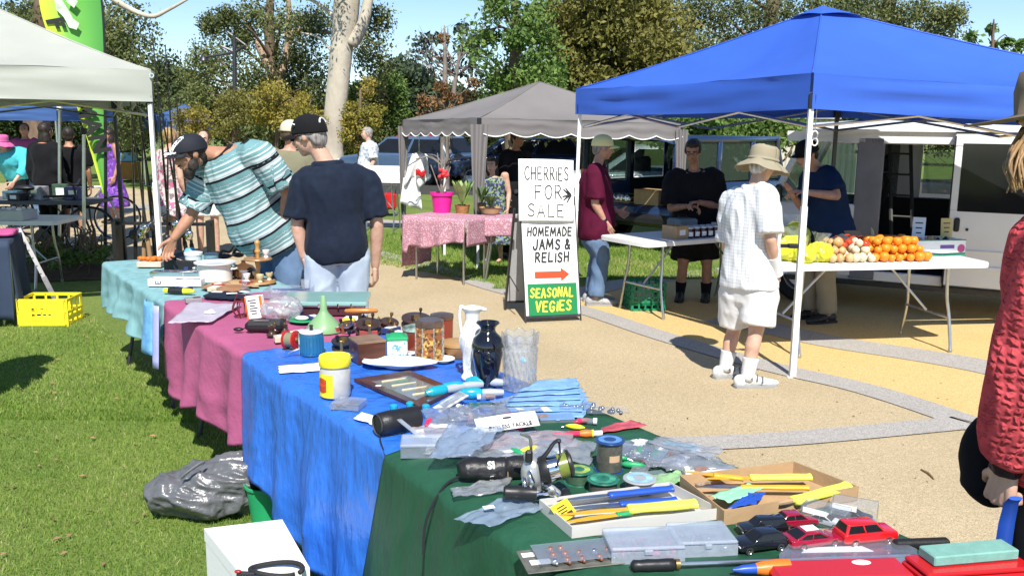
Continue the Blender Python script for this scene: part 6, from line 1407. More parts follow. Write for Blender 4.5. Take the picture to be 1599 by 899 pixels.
mb = MB(); xs = np.linspace(0, 1, 14); mb.tube([V((ln*f, .003*math.sin(f*9), .002*math.sin(f*13))) for f in xs], [(.022,.031,.033,.034,.034,.0345,.034,.033,.029,.033,.034,.033,.030,.014)[i] for i in range(14)], 26); remesh(mb, 'roll', M('black_nylon', (.014,.014,.016), .42, var=.2, bump=.3, bscale=90), t, .004, 1, .003, 26, (1,.5,.5), 6)
mb = MB(); mb.tube([V((ln*.58+.002*math.sin(a_*2), .0335*math.cos(a_), .0335*math.sin(a_))) for a_ in np.linspace(0,6.28,25)], .0016, 5); mb.build('cord', M('tan_cord', (.4,.25,.12), .8), t)
for s_, z0, sz in (('SI',35,.030),('na',-25,.019)):
    a_ = R(z0); text('lettering', s_, sz, m_paper, t, Matrix.Translation((ln*.38,-.0365*math.cos(a_),.0365*math.sin(a_))) @ Matrix.Rotation(R(90)-a_,4,'X') @ Matrix.Rotation(R(90),4,'Z') if s_ == 'na' else Matrix.Translation((ln*.38,-.0365*math.cos(a_),.0365*math.sin(a_))) @ Matrix.Rotation(R(90)-a_,4,'X'), .001)
mb = MB(); mb.tube(smooth_curve([V((.0,0,-.02)), at(690,758)-cc+V((0,0,.0)), at(672,775)-cc+V((-.03,0,-.06)), at(655,790)-cc+V((-.02,.02,-.14))], 4), [.004]*13, 6); mb.build('tie', m_black, t)
# line spools
def spool(label, px, py, r, h, fl, ln_, sticker=None, rz=0):
    t = thing('line_spool', label, 'line spool', at(px, py), rz, 'spools of fishing line beside the big reel'); mb = MB(); mb.lathe([(r*.88,.004),(r*.87,h-.004)], 30); mb.build('line', ln_, t)
    for z in (0, h): mb = MB(); mb.lathe([(0,z-.0025),(r,z-.0025),(r*1.03,z),(r,z+.0025),(r*.35,z+.003),(.0,z+.002)], 30); mb.build('flange', fl, t)
    mb = MB(); mb.lathe([(r*.42,h+.0035),(r*.8,h+.0034)], 24); mb.build('label', sticker or m_paper, t); return t
m_lineg = M('grey_line', (.10,.10,.085), .22, .2, var=.2, scale=90); m_linec = M('pale_line', (.30,.29,.20), .25, .1, var=.15, scale=90); m_flb = M('navy_flange', (.015,.05,.18), .25, var=.1); m_flg = M('green_flange', (.02,.14,.09), .3, var=.4, scale=50)
t = spool('tall spool of grey line with blue top and beige plaster', 951, 733, .044, .092, m_flb, m_lineg, M('blue_label2', (.10,.24,.50), .4, var=.3, scale=30))
mb = MB(); mb.grid(lambda u, v: V((.0392*math.sin(-.1+u*.85), -.0392*math.cos(-.1+u*.85), .036+.020*v)), 8, 2); mb.build('plaster', M('beige_plaster', (.50,.33,.20), .7), t)
spool('flat spool of dark line with green label, below the tall blue one', 941, 768, .045, .038, m_flg, m_lineg, M('green_label', (.05,.28,.18), .5, var=.5, scale=30))
spool('flat spool of pale line with light blue label', 998, 768, .046, .040, M('clear_flange', (.35,.37,.38), .2), m_linec, M('blue_label', (.30,.55,.75), .5, var=.4, scale=30))
spool('half hidden spool of green line between reel and tall spool', 903, 752, .042, .036, m_flg, M('green_line', (.05,.10,.06), .3, var=.2, scale=90), M('yellow_green_label', (.30,.42,.08), .5, var=.5, scale=30))
# right side: clear packs
clear_case('tackle_box', 'clear compartment box of round sinkers behind the tall spool', 995, 716, .17, .10, .030, R(-25), m_lead, lidm=m_clear, n=16, fs=.009)
t = thing('flat_case', 'flat turquoise plastic case at right edge of the table', 'case', at(1062,703), R(-28)); mb = MB(); mb.box((0,0,.007), (.115,.045,.013), bev=.003); mb.build('base', m_aqua, t); mb = MB(); mb.box((0,0,.016), (.113,.043,.004), bev=.0015); mb.build('lid', m_aqua, t)
film('clear_pack', 'clear plastic pack of tackle right of the pale line spool', 'pack', [(1040,742),(1150,738),(1095,708),(1010,716)], m_clear2, .008, .010, seed=13, lift=.01)
film('white_card', 'long white backing card behind the cardboard box', 'card', [(1068,748),(1192,744),(1180,736),(1075,739)], m_paper, .010, .002, seed=14)
film('clear_pack', 'small clear pack with green insert beside pale line spool', 'pack', [(1022,772),(1075,755),(1062,742),(1012,748)], clear('greenish_pack', (.45,.75,.35), .5, .2), .008, .008, seed=15)
film('clear_pack', 'clear pack of hooks behind the brown cardboard box', 'pack', [(1020,735),(1075,735),(1065,712),(1005,720)], m_clear, .010, .010, seed=16)
# shared clutter on the blue cloth
for i, (pts, cm, lab) in enumerate((([(625,712),(755,712),(745,685),(630,688)], None, 'a'),)):
    clear_case('tackle_box', 'long frosted compartment box at the corner of the green cloth', 690, 706, .25, .10, .045, R(4), None, lidm=m_frost)
film('plastic_bag', 'clear plastic bag draped over the frosted compartment box', 'bag', [(668,742),(735,738),(790,690),(700,685)], clear('bluish_bag', (.50,.64,.82), .24, .14), .045, .012, seed=17)
film('plastic_bag', 'large clear bag spread between the box and card', 'bag', [(700,720),(850,728),(880,690),(735,676)], m_clear2, .012, .010, seed=18)
film('plastic_bag', 'clear bag with pinkish tint under the white tackle card', 'bag', [(745,712),(905,705),(890,680),(790,680)], clear('pinkish_bag', (.75,.58,.60), .24, .15), .012, .010, seed=19)
film('plastic_bag', 'clear bag behind the foot of the big reel', 'bag', [(845,720),(920,735),(930,700),(870,690)], m_clear2, .012, .012, seed=20)
a, b = at(745,690), at(838,676); dd = b-a; t = thing('tackle_card', 'white header card printed PAYLESS TACKLE with hang hole', 'card', (a+b)/2+V((0,0,.052)), math.atan2(dd.y, dd.x)); mb = MB(); X = Matrix.Rotation(R(44),4,'X'); mb.X = X; mb.grid(lambda u, v: V((dd.length*(u-.5)*1.02, .056*(v-.5), .006*math.sin(u*3))), 8, 3); mb.build('card', m_paper, t, 180, solid=.001)
text('lettering', 'PAYLESS TACKLE', .0205, m_ink, t, X @ Matrix.Translation((.004,-.017,.0075)), .0004); mb = MB(); mb.X = X; mb.box((0,.014,.0072), (.03,.007,.001), bev=.0004); mb.build('hang_hole', m_ink, t)
t = thing('fishing_lure', 'pink and orange fishing lure with white tail', 'lure', at(900,684)+V((0,0,.016)), R(5)); mb = MB(); mb.tube([V((x,0,0)) for x in (-.075,-.04,-.02,.01)], [.003,.006,.008,.009], 10); mb.build('body', M('hot_pink_plastic', (.65,.03,.10), .3), t); mb = MB(); mb.tube([V((.01,0,0)),V((.03,0,0)),V((.05,0,0))], [.010,.014,.012], 12); mb.build('head', m_orange, t); mb = MB(); mb.tube([V((.05,0,0)),V((.056,0,0))], .013, 12); mb.build('ring', m_yel, t); mb = MB(); mb.tube([V((.056,0,0)),V((.085,0,0))], [.009,.010], 10); mb.build('tail', m_wplastic, t)
film('red_packet', 'thin red and clear packet right of the orange lure', 'packet', [(935,682),(1010,668),(985,660),(940,672)], M('red_film', (.45,.08,.10), .3, var=.4, scale=20), .008, .005, seed=21)
# blue packets fanned out
for i in range(6):
    x0 = 772+i*6; film('blue_packet', 'pale blue flat packet in the fan, %s' % ['lowest of the pile','second from the bottom','third from the bottom','third from the top','second from the top','topmost of the pile'][i], 'packet', [(x0+i*1, 652-i*5), (910-i*1, 655-i*7), (925-i*5, 630-i*5), (782+i*12, 628-i*4)], m_bluepk, .006+.006*i, .004, seed=30+i, group='fan of pale blue packets')
clear_case('tackle_box', 'flat clear pack of small lures on the blue packets', 868, 655, .12, .07, .014, R(8), None, lidm=clear('blue_clear', (.25,.45,.75), .55, .2))
for i, (x, y) in enumerate(((905,640),(948,648))):
    t = thing('sinker_pack', ['clear bag of round lead sinkers left of its pair','clear bag of round lead sinkers near the right table edge'][i], 'pack', at(x, y)); mb = MB()
    for k in range(12): mb.ell((random.uniform(-.06,.06), random.uniform(-.03,.03), .010+random.random()*.008), (.008,)*3, None, 10, 8)
    tag(mb.build('sinkers', m_lead, t, 180), kind='stuff'); P = [V((-.075,-.045,0)),V((.075,-.04,0)),V((.07,.045,0)),V((-.07,.04,0))]; mb = MB(); mb.grid(lambda u, v: P[0].lerp(P[1],u).lerp(P[3].lerp(P[2],u),v)+V((0,0,.020+.006*mnoise.noise(V((u*6,v*6,i))))), 10, 8); mb.build('bag', m_clear, t, 60)
# turquoise clear reels / floats
for i, (x, y, rz_, lab) in enumerate(((745,622,5,'turquoise plastic handled tool on a black card'),(715,612,20,'turquoise plastic handled tool behind the first'),(755,604,-10,'turquoise plastic handled tool nearest the black vase'),(690,618,35,'turquoise plastic handled tool at the left of the group'))):
    t = thing('squid_jig', lab, 'tool', at(x, y)+V((0,0,.022)), R(rz_), 'turquoise handled tools'); mb = MB(); mb.tube([V((d_,0,0)) for d_ in (-.07,-.05,-.03,.0,.02)], [.009,.019,.022,.022,.014], 14); mb.build('handle', m_turq, t, 60); mb = MB(); mb.tube([V((.02,0,0)),V((.05,0,0)),V((.10,0,.0))], [.015,.017,.012], 12); mb.build('shaft', M('grey_plastic', (.35,.38,.40), .35), t); mb = MB(); mb.lathe([(.017,-.004),(.019,0),(.017,.004)], 14, Matrix.Translation((-.05,0,0)) @ Matrix.Rotation(R(90),4,'Y')); mb.build('collar', m_aqua, t)
t = thing('blister_pack', 'black and white blister card leaning before the picture frame', 'pack', at(705,634), R(35)); mb = MB(); mb.X = Matrix.Rotation(R(-20),4,'Y'); mb.box((0,0,.018), (.13,.06,.003)); mb.build('card', M('card_bw', (.5,.5,.5), .5, var=.7, scale=28), t); mb = MB(); mb.X = Matrix.Rotation(R(-20),4,'Y'); mb.box((.01,0,.026), (.09,.04,.012), bev=.004); mb.build('blister', m_clear, t)
mb = MB(); mb.box((0,0,.005), (.16,.045,.008), bev=.003); one('tool_card', 'long dark teal tool card beneath the turquoise tools', 'card', mb, M('dark_teal_card', (.02,.09,.10), .3, var=.2), at(765,634), R(4))
# black roll with strap and the silver strip
a, b = at(590,680), at(648,668); dd = b-a; t = thing('rolled_pouch', 'black rolled pouch at the left edge of the blue cloth', 'pouch', a+V((0,0,.038)), math.atan2(dd.y, dd.x)); mb = MB(); ln = .155; mb.tube([V((ln*f,0,0)) for f in (0,.04,.3,.6,.96,1)], [.030,.038,.040,.039,.038,.030], 24); mb.build('roll', M('black_nylon', (.014,.014,.016), .42), t, 50); mb = MB(); mb.lathe([(.010,0),(.033,-.002),(.034,.004)], 20, Matrix.Rotation(R(-90),4,'Y')); mb.build('end_panel', M('grey_nylon', (.05,.05,.055), .6), t)
mb = MB(); mb.tube(smooth_curve([V((.01,0,-.03)), at(575,690)-(a+V((0,0,.038))), at(562,715)-a+V((-.02,0,-.12)), at(568,735)-a+V((-.03,.0,-.17)), at(560,750)-a+V((-.05,.02,-.23))], 4), [.0025]*17, 6); mb.build('cord', m_black, t)
mb = MB(); mb.box((0,0,0), (.19,.016,.003)); o = one('clear_strip', 'frosted plastic strip leaning across the black rolled pouch', 'strip', mb, m_frost, at(634,684)+V((0,0,.045)), R(-47)); o.rotation_euler = (0, R(14), R(-47))
film('tackle_pack', 'flat pink and white tackle pack right of black pouch', 'pack', [(645,690),(725,690),(710,664),(640,672)], clear('pinkish_pack', (.70,.62,.68), .4, .15), .010, .008, seed=22)
film('tackle_pack', 'flat clear pack with blue sticker behind the pink pack', 'pack', [(665,672),(752,668),(738,640),(660,645)], m_clear, .012, .008, seed=23); 
clear_case('tackle_box', 'small clear box of a pink and white lure', 750, 660, .085, .06, .030, R(3), m_pinkbead, lidm=m_clear, n=3, fs=.010)
film('paper_leaflet', 'small paper leaflet left of the black rolled pouch', 'leaflet', [(552,655),(590,668),(600,655),(565,645)], m_paper, .004, .002, seed=24)
for i, (x, y) in enumerate(((615,640),(640,636),(665,640))):
    mb = MB(); mb.lathe([(.012,0),(.014,.004),(.014,.018),(.009,.022),(.0,.022)], 14); one('pill_bottle', 'small turquoise capped vial behind the black pouch, %s of three' % ('left','middle','right')[i], 'vial', mb, m_turq, at(x, y), 0, 'turquoise vials')
clear_case('tackle_box', 'clear box with white sticker in front of yellow lidded jar', 545, 635, .105, .085, .026, R(-12), m_orbead, lidm=m_clear, n=6, fs=.006)
# picture frame of lures
P = [(553,596),(655,640),(712,612),(640,583)]; Pw = [at(*p) for p in P]; c = sum(Pw, V())/4; t = thing('framed_display', 'dark wooden frame of mounted lures lying flat on blue cloth', 'frame', c); L_ = [V((p.x-c.x,p.y-c.y,0)) for p in Pw]
mb = MB()
for i in range(4):
    a, b = L_[i], L_[(i+1)%4]; ai, bi = a*.66, b*.66; mb.loft([[a+V((0,0,.001)), b+V((0,0,.001)), b+V((0,0,.014)), a+V((0,0,.014))], [ai+V((0,0,.001)), bi+V((0,0,.001)), bi+V((0,0,.010)), ai+V((0,0,.010))]])
mb.build('frame', m_dwood, t, 20); mb = MB(); mb.prism([(p.x*.68,p.y*.68) for p in L_], .002, .006); mb.build('backing', M('khaki_felt', (.13,.14,.09), .9), t)
for i in range(4): mb = MB(); f_ = -.45+.3*i; p = (L_[1]-L_[0])*.0+((L_[1]+L_[2])/2-(L_[0]+L_[3])/2)*f_*.62; mb.cap(p+(L_[3]-L_[0])*-.2+V((0,0,.010)), p+(L_[3]-L_[0])*.2+V((0,0,.010)), .005, .003, 8); mb.build('lure', M('cream_lure', (.55,.48,.30), .4), t)
mb = MB(); mb.prism([(p.x*.68,p.y*.68) for p in L_], .0095, .0110); mb.build('glass', clear('pane_glass', (.8,.85,.85), .12, .03), t); mb = MB(); c2 = (L_[0]*.83+L_[1]*.0); mb.box(L_[0]*.80+(L_[1]-L_[0])*.22+V((0,0,.014)), (.022,.014,.001)); mb.build('sticker', m_paper, t)
# yellow lidded jar
t = thing('plastic_jar', 'clear plastic jar with yellow screw lid and yellow label', 'jar', at(524,618), 0); r = .057
mb = MB(); mb.lathe([(0,.003),(r*.95,.003),(r,.010),(r,.105),(r*.9,.118),(r*.88,.125)], 32); mb.build('jar_body', clear('milky_plastic', (.62,.60,.56), .72, .2), t); mb = MB(); mb.lathe([(r*1.02,.120),(r*1.05,.123),(r*1.05,.152),(r*1.0,.158),(r*.93,.157),(r*.90,.153),(0,.153)], 40); mb.build('lid', m_yel, t)
mb = MB(); mb.grid(lambda u, v: V(((r+.001)*math.sin(-1.5+u*1.55), -(r+.001)*math.cos(-1.5+u*1.55), .008+.088*v)), 16, 2); mb.build('label', m_yel, t); mb = MB(); mb.grid(lambda u, v: V(((r+.002)*math.sin(-1.2+u*.8)*1, -(r+.002)*math.cos(-1.2+u*.8), .030+.045*v+.012*math.sin(u*3.14)*(v-.5))), 10, 4); mb.build('label_patch', M('red_print', (.55,.06,.02), .5, var=.5, scale=60), t)
# paper, plates
film('paper_sheet', 'white sheet of paper on the blue cloth left of the jar', 'paper', [(437,584),(505,580),(507,567),(434,573)], m_paper, .003, .003, seed=25)
t = thing('platter', 'white porcelain leaf shaped platter on the blue cloth', 'plate', at(622,573), R(-4)); mb = MB()
def pl_(u, v): a = 2*math.pi*u; rr = (1+.06*math.cos(a*5)+.10*math.cos(a*2))*v; return V((.145*rr*math.cos(a), .085*rr*math.sin(a), .006+.022*v**3))
mb.grid(pl_, 60, 10); mb.build('dish', m_porc, t, 180, solid=.004); mb = MB(); mb.lathe([(.06,0),(.062,.008)], 30, Matrix.Diagonal((1,.6,1,1))); mb.build('foot_ring', m_porc, t)
for px_, py_, r, lab in ((692,565,.052,'small round white saucer right of the ornate tin'),(556,560,.045,'small round white dish behind the yellow lidded jar')):
    t = thing('saucer', lab, 'saucer', at(px_, py_)); mb = MB(); mb.lathe([(0,.004),(r*.55,.004),(r*.85,.010),(r,.016),(r*.98,.018),(r*.8,.012),(0,.008)], 32); mb.build('dish', m_porc, t); mb = MB(); mb.lathe([(r*.5,0),(r*.52,.006)], 28); mb.build('foot_ring', m_porc, t)
# vases
t = thing('ewer', 'white porcelain ewer shaped like a twisted swan neck', 'vase', at(737,592)); H_ = .30; mb = MB(); X = Matrix.Identity(4)
mb.lathe([(0,0),(.042,0),(.045,.012),(.030,.035),(.027,.06),(.034,.10),(.046,.145),(.048,.175),(.036,.215),(.027,.245),(.030,.275),(.040,.292),(.043,.300),(.036,.298),(.025,.27),(0,.25)], 28); mb.cap((.02,0,.292), (.052,-.01,.290), .012, .008); 
for k in range(6): a = k*1.05; mb.tube(smooth_curve([V((.03*math.cos(a),.03*math.sin(a),.02)), V((.038*math.cos(a+.5),.038*math.sin(a+.5),.09)), V((.05*math.cos(a+1.1),.05*math.sin(a+1.1),.16)), V((.033*math.cos(a+1.6),.033*math.sin(a+1.6),.225))], 4), .005, 6)
remesh(mb, 'body', m_porc, t, .004, 2); mb = MB(); mb.tube(smooth_curve([V((-.03,.0,.285)), V((-.044,0,.300)), V((-.050,0,.26)), V((-.046,0,.215)), V((-.040,0,.18))], 4), [.010]*17, 10, flat=.7); mb.build('handle', m_porc, t, 180)
t = thing('vase', 'glossy black ceramic vase between the white ewer and cut glass', 'vase', at(761,602)); mb = MB(); mb.lathe([(0,0),(.036,0),(.040,.006),(.040,.02),(.050,.07),(.062,.14),(.064,.165),(.056,.195),(.034,.215),(.030,.225),(.032,.238),(.044,.250),(.046,.254),(.040,.254),(.028,.232)], 40); mb.build('body', M('black_glaze', (.006,.006,.009), .07, coat=1, var=.05), t, 60); mb = MB(); mb.lathe([(.0445,.250),(.047,.253),(.045,.2565),(.041,.255)], 40); mb.build('rim', M('black_glaze', (.006,.006,.009), .07), t)
t = thing('cut_glass_vase', 'tall cut glass vase right of the black vase', 'vase', at(811,606)); mb = MB(); m_cg = clear('cut_glass', (.80,.86,.92), .09, .04)
def cgv(u, v):
    a = 2*math.pi*u; r = .058+.010*v-.004*math.sin(v*3.14)
    r += .0035*abs(math.sin(a*9+v*9))*(v < .75)+.003*abs(math.sin(a*9-v*9))*(v < .75)+.004*math.cos(a*8)*(v > .8); z = .22*v+(.006*math.cos(a*8) if v > .93 else 0); return V((r*math.cos(a), r*math.sin(a), z+.001))
mb.grid(cgv, 144, 40); mb.lathe([(0,.001),(.052,.001)], 48); mb.build('body', m_cg, t, 25, solid=.006); mb = MB(); mb.ell((.012,-.062,.13), (.010,.003,.012)); mb.build('sticker', M('pale_blue_sticker', (.4,.7,.85), .5), t)
# box, tin, ornate tin, reels behind
t = thing('wooden_box', 'small dark wooden box with paler lid on the blue cloth', 'box', at(574,563), R(28)); mb = MB(); mb.box((0,0,.045), (.125,.125,.088), bev=.003); mb.build('base', m_dwood, t); mb = MB(); mb.box((0,0,.095), (.128,.128,.011), bev=.002); mb.build('lid', M('walnut_lid', (.24,.15,.09), .35, var=.3, scale=10), t); mb = MB(); mb.box((-.0645,0,.055), (.003,.02,.012)); mb.build('catch', m_brass, t)
t = thing('tea_tin', 'white tin with blue landscape print and green lid', 'tin', at(620,561), R(10)); mb = MB(); mb.box((0,0,.047), (.088,.088,.094), bev=.004); mb.build('base', floral('blue_print_tin', (.72,.74,.72), (.12,.30,.42), (.55,.65,.68), 30), t); mb = MB(); mb.box((0,0,.099), (.093,.093,.016), bev=.004); mb.lathe([(.048,.107),(.03,.116),(.01,.120),(0,.120)], 4, Matrix.Rotation(R(45),4,'Z')); mb.build('lid', m_green, t)
t = thing('biscuit_tin', 'tall octagonal tin with orange and gold pattern', 'tin', at(671,563), R(22)); mb = MB(); mb.lathe([(0,0),(.062,0),(.062,.165),(.060,.168)], 8); mb.build('base', floral('gold_pattern', (.30,.10,.03), (.55,.36,.09), (.09,.045,.02), 45), t, 20); mb = MB(); mb.lathe([(.064,.155),(.064,.178),(.055,.184),(.0,.184)], 8); mb.build('lid', M('tin_lid', (.16,.11,.09), .3, .6, var=.4, scale=20), t, 20)
for a_ in range(8): mb = MB(); b_ = a_*math.pi/4; mb.box((.0625*math.cos(b_), .0625*math.sin(b_), .078), (.006,.006,.154), Matrix.Rotation(b_,4,'Z'), .001); mb.build('edge_strip', M('mosaic_strip', (.28,.26,.22), .4, var=.6, scale=90), t)
t = thing('wooden_bowl', 'round lidded wooden bowl behind the white saucer', 'bowl', at(716,556)); mb = MB(); mb.lathe([(0,0),(.055,0),(.075,.03),(.080,.055),(.0,.055)], 32); mb.build('bowl', m_wood, t); mb = MB(); mb.lathe([(.083,.055),(.083,.066),(.05,.072),(.0,.073)], 32); mb.build('lid', M('pale_wood', (.42,.25,.10), .4, var=.2), t)
def centrepin(label, px, py, r, w_, fm, sm, rz=0, tilt=75, knobs=2, dz=0, lm=None):
    t = thing('fishing_reel', label, 'fishing reel', at(px, py)+V((0,0,dz)), R(rz)); X = Matrix.Translation((0,0,r*abs(math.sin(R(tilt)))+w_*.5*abs(math.cos(R(tilt))))) @ Matrix.Rotation(R(tilt),4,'X')
    for z in (-w_/2, w_/2): mb = MB(); mb.X = X; mb.lathe([(0,z-.004),(r*.9,z-.004),(r,z-.002),(r,z+.004),(r*.9,z+.006),(0,z+.004)], 32); mb.build('flange', fm, t)
    mb = MB(); mb.X = X; mb.lathe([(r*.8,-w_/2+.004),(r*.8,w_/2-.004)], 28); mb.build('line', lm or sm, t)
    mb = MB(); mb.X = X; mb.lathe([(0,w_/2+.004),(r*.3,w_/2+.005),(r*.25,w_/2+.016),(0,w_/2+.018)], 16); mb.build('hub', m_brass, t)
    for k in range(knobs): mb = MB(); mb.X = X; a = k*math.pi+.9; mb.lathe([(.003,w_/2+.004),(.004,w_/2+.016),(.009,w_/2+.030),(.008,w_/2+.038),(0,w_/2+.041)], 12, Matrix.Translation((r*.66*math.cos(a), r*.66*math.sin(a), 0))); mb.build('knob', sm, t)
    mb = MB(); mb.X = X; mb.box((0,-r*1.02,0), (.014,.006,w_+.05), bev=.002); mb.tube([(0,-r*1.0,-w_/2),(0,-r*.8,-w_/2)], .005, 6); mb.build('foot', m_brass, t); return t
centrepin('big brown bakelite reel with two knobs lying on other goods', 650, 512, .075, .035, m_bake, m_bake, 20, 12)
centrepin('dark centrepin reel in front of the green funnel', 537, 545, .055, .03, m_dark_metal, m_black, 0, 10)
centrepin('dark brown wooden reel under the orange handle', 575, 522, .062, .04, m_bake, m_bake, 15, 15)
centrepin('smaller brass and brown reel left of the orange handled one', 608, 516, .045, .03, m_bake, m_brass, 40, 20)
centrepin('dull steel reel between the funnel and brown reels', 542, 518, .040, .028, m_steel, m_black, -20, 15)
centrepin('red framed reel with black knob on the pink cloth edge', 455, 545, .042, .050, M('red_enamel', (.45,.02,.02), .25), m_black, 70, 85, 1, lm=M('old_line', (.2,.2,.12), .6))
t = thing('casting_reel', 'blue ribbed drum reel with white top on the blue cloth', 'fishing reel', at(487,553), R(10)); mb = MB(); r = .050; mb.lathe([(r*.98,.002),(r,.006),(r,.095),(r*.98,.10)], 40)
for k in range(22): a = k*2*math.pi/22; mb.tube([V((r*1.01*math.cos(a), r*1.01*math.sin(a), .014)), V((r*1.01*math.cos(a), r*1.01*math.sin(a), .086))], .0035, 6)
mb.build('drum', M('blue_enamel', (.02,.13,.26), .25, var=.2, coat=.5), t); mb = MB(); mb.lathe([(0,.102),(r*1.04,.100),(r*1.06,.104),(r*.9,.109),(0,.110)], 36); mb.build('top_plate', m_porc, t); mb = MB(); mb.lathe([(.008,.110),(.007,.125),(.010,.132),(0,.135)], 12); mb.build('knob', m_black, t); mb = MB(); mb.box((-r*1.06,0,.05), (.008,.02,.10), bev=.002); mb.build('side_strip', m_chrome, t); mb = MB(); mb.tube([V((-.05,-.01,.03)),V((-.085,-.02,.02)),V((-.10,-.02,.01))], .005, 6); mb.build('foot', m_chrome, t)
t = thing('wooden_handle_tool', 'orange varnished wooden handle on a dark corkscrew stand', 'tool', at(562,512), R(4)); mb = MB(); mb.tube([V((x,0,.088)) for x in (-.075,-.07,-.03,.03,.085,.092)], [.004,.010,.014,.014,.010,.004], 14); mb.build('handle', M('orange_wood', (.45,.18,.04), .25, var=.2, coat=.4), t, 180); mb = MB(); mb.tube([V((0,0,.0)),V((0,0,.05)),V((0,0,.085))], [.020,.009,.010], 10); mb.build('stem', m_bake, t)
t = thing('round_pot', 'dark red round pot with mosaic lid behind the ornate tin', 'pot', at(652,545)); mb = MB(); mb.lathe([(0,0),(.062,0),(.068,.02),(.068,.085),(.062,.095)], 32); mb.build('pot', M('oxblood_glaze', (.16,.03,.015), .2, coat=.5, var=.3), t); mb = MB(); mb.lathe([(.070,.093),(.066,.105),(.03,.116),(0,.118)], 32); mb.build('lid', M('mosaic_lid', (.18,.24,.2), .3, var=.8, scale=40), t)
t = thing('storage_jar', 'red brown canister with a dark lid right of the ornate tin', 'jar', at(690,540)); mb = MB(); mb.lathe([(0,0),(.050,0),(.052,.13),(.048,.135)], 28); mb.build('jar_body', M('red_canister', (.26,.045,.025), .25, var=.2), t); mb = MB(); mb.lathe([(.054,.130),(.054,.150),(.03,.156),(0,.157)], 28); mb.build('lid', M('tin_lid', (.16,.11,.09), .3, .6), t)
film('magazine', 'folded black and white magazine under the pots', 'magazine', [(635,560),(655,552),(650,540),(632,545)], M('print_page', (.6,.6,.6), .5, var=.6, scale=60), .004, .003)
# pink cloth goods
t = thing('funnel', 'pale green plastic funnel standing upside down on the pink cloth', 'funnel', at(506,516)); mb = MB(); mb.lathe([(.092,0),(.093,.004),(.075,.035),(.048,.065),(.026,.088),(.018,.105),(.0125,.175),(.010,.178),(.0,.178)], 36); mb.build('cone', M('pale_green_plastic', (.26,.46,.22), .4, var=.05, transl=.2), t, 60); mb = MB(); mb.lathe([(.092,0),(.096,.001),(.096,.006),(.092,.006)], 36); mb.build('rim', M('pale_green_plastic', (.26,.46,.22), .4), t)
t = thing('display_case', 'dark maroon case with frosted aqua glass lid', 'case', at(510,487), R(3)); mb = MB(); mb.box((0,0,.030), (.40,.21,.058), bev=.004); mb.build('base', M('maroon_case', (.055,.018,.022), .5, var=.2), t); mb = MB(); mb.X = Matrix.Translation((0,0,.062)) @ Matrix.Rotation(R(3),4,'X'); mb.box((0,0,.012), (.46,.25,.022), bev=.004); mb.build('lid', M('aqua_glass', (.24,.42,.40), .15, var=.1, coat=.5), t); 
for x in (-.02,.15,.08): mb = MB(); mb.box((x,-.128,.06), (.010,.006,.022), bev=.002); mb.build('clasp', m_chrome, t)
mb = MB(); mb.box((0,0,.055), (.43,.235,.010), bev=.002); mb.build('tray_rim', m_steel, t)
t = thing('saucer', 'green saucer with a folded white cloth beside the funnel', 'saucer', at(474,503)); mb = MB(); mb.lathe([(0,.003),(.05,.003),(.075,.014),(.073,.016),(.04,.008),(0,.007)], 28); mb.build('dish', m_green, t); mb = MB(); mb.ell((-.01,.01,.02), (.035,.02,.012)); mb.build('napkin', m_paper, t)
a = at(415,517); t = thing('gadget_case', 'black oblong gadget case with silver plate on pink cloth', 'case', a, R(3)); mb = MB(); mb.box((0,0,.030), (.19,.085,.055), bev=.018); mb.build('shell', m_black, t); mb = MB(); mb.box((-.015,-.02,.0585), (.075,.022,.002)); mb.build('plate', m_steel, t); mb = MB(); mb.ell((-.13,-.01,.012), (.025,.014,.010)); mb.tube([V((-.11,0,.012)),V((-.09,0,.02))], .003, 6); mb.build('plug', m_black, t)
t = thing('plastic_bag', 'crumpled clear plastic bag beside the orange labelled box', 'bag', at(440,500)); mb = MB(); mb.ell((0,0,.055), (.10,.08,.055)); mb.ell((.03,.0,.06), (.07,.07,.06)); remesh(mb, 'film', clear('bag_film', (.72,.68,.70), .3, .15), t, .006, 1, .02, 22, seed=4); mb = MB(); mb.ell((.0,0,.04), (.05,.04,.03)); mb.build('contents', M('grey_contents', (.4,.36,.36), .7, var=.4, scale=30), t)
t = thing('cardboard_packet', 'white and orange printed packet standing on the pink cloth', 'packet', at(402,497), R(-8)); mb = MB(); mb.X = Matrix.Rotation(R(-8),4,'Y'); mb.box((0,0,.062), (.095,.03,.12), bev=.002); mb.build('carton', m_paper, t); mb = MB(); mb.X = Matrix.Rotation(R(-8),4,'Y'); mb.box((-.042,-.0155,.062), (.008,.002,.118)); mb.box((.040,-.0155,.062), (.014,.002,.118)); mb.build('stripe', m_orange, t); mb = MB(); mb.X = Matrix.Rotation(R(-8),4,'Y')
for k in range(6): mb.box((-.008+.004*(k%2),-.0157,.10-.014*k), (.045-.008*(k%3),.0015,.005))
mb.build('print', m_ink, t)
t = thing('lantern', 'small dark red wire lantern beside the printed packet', 'lantern', at(378,494)); mb = MB()
for k in range(8): a_ = k*math.pi/4; mb.tube(smooth_curve([V((.03*math.cos(a_),.03*math.sin(a_),.005)), V((.05*math.cos(a_),.05*math.sin(a_),.04)), V((.035*math.cos(a_),.035*math.sin(a_),.085))], 3), .0035, 6)
mb.lathe([(.03,.0),(.034,.004),(.03,.008)], 20); mb.lathe([(.035,.083),(.039,.087),(.035,.091)], 20); mb.build('cage', M('dark_red_wire', (.14,.02,.02), .4), t); mb = MB(); mb.tube([V((-.035,0,.088)),V((-.02,0,.12)),V((.02,0,.12)),V((.035,0,.088))], .003, 6); mb.build('handle', M('dark_red_wire', (.14,.02,.02), .4), t)
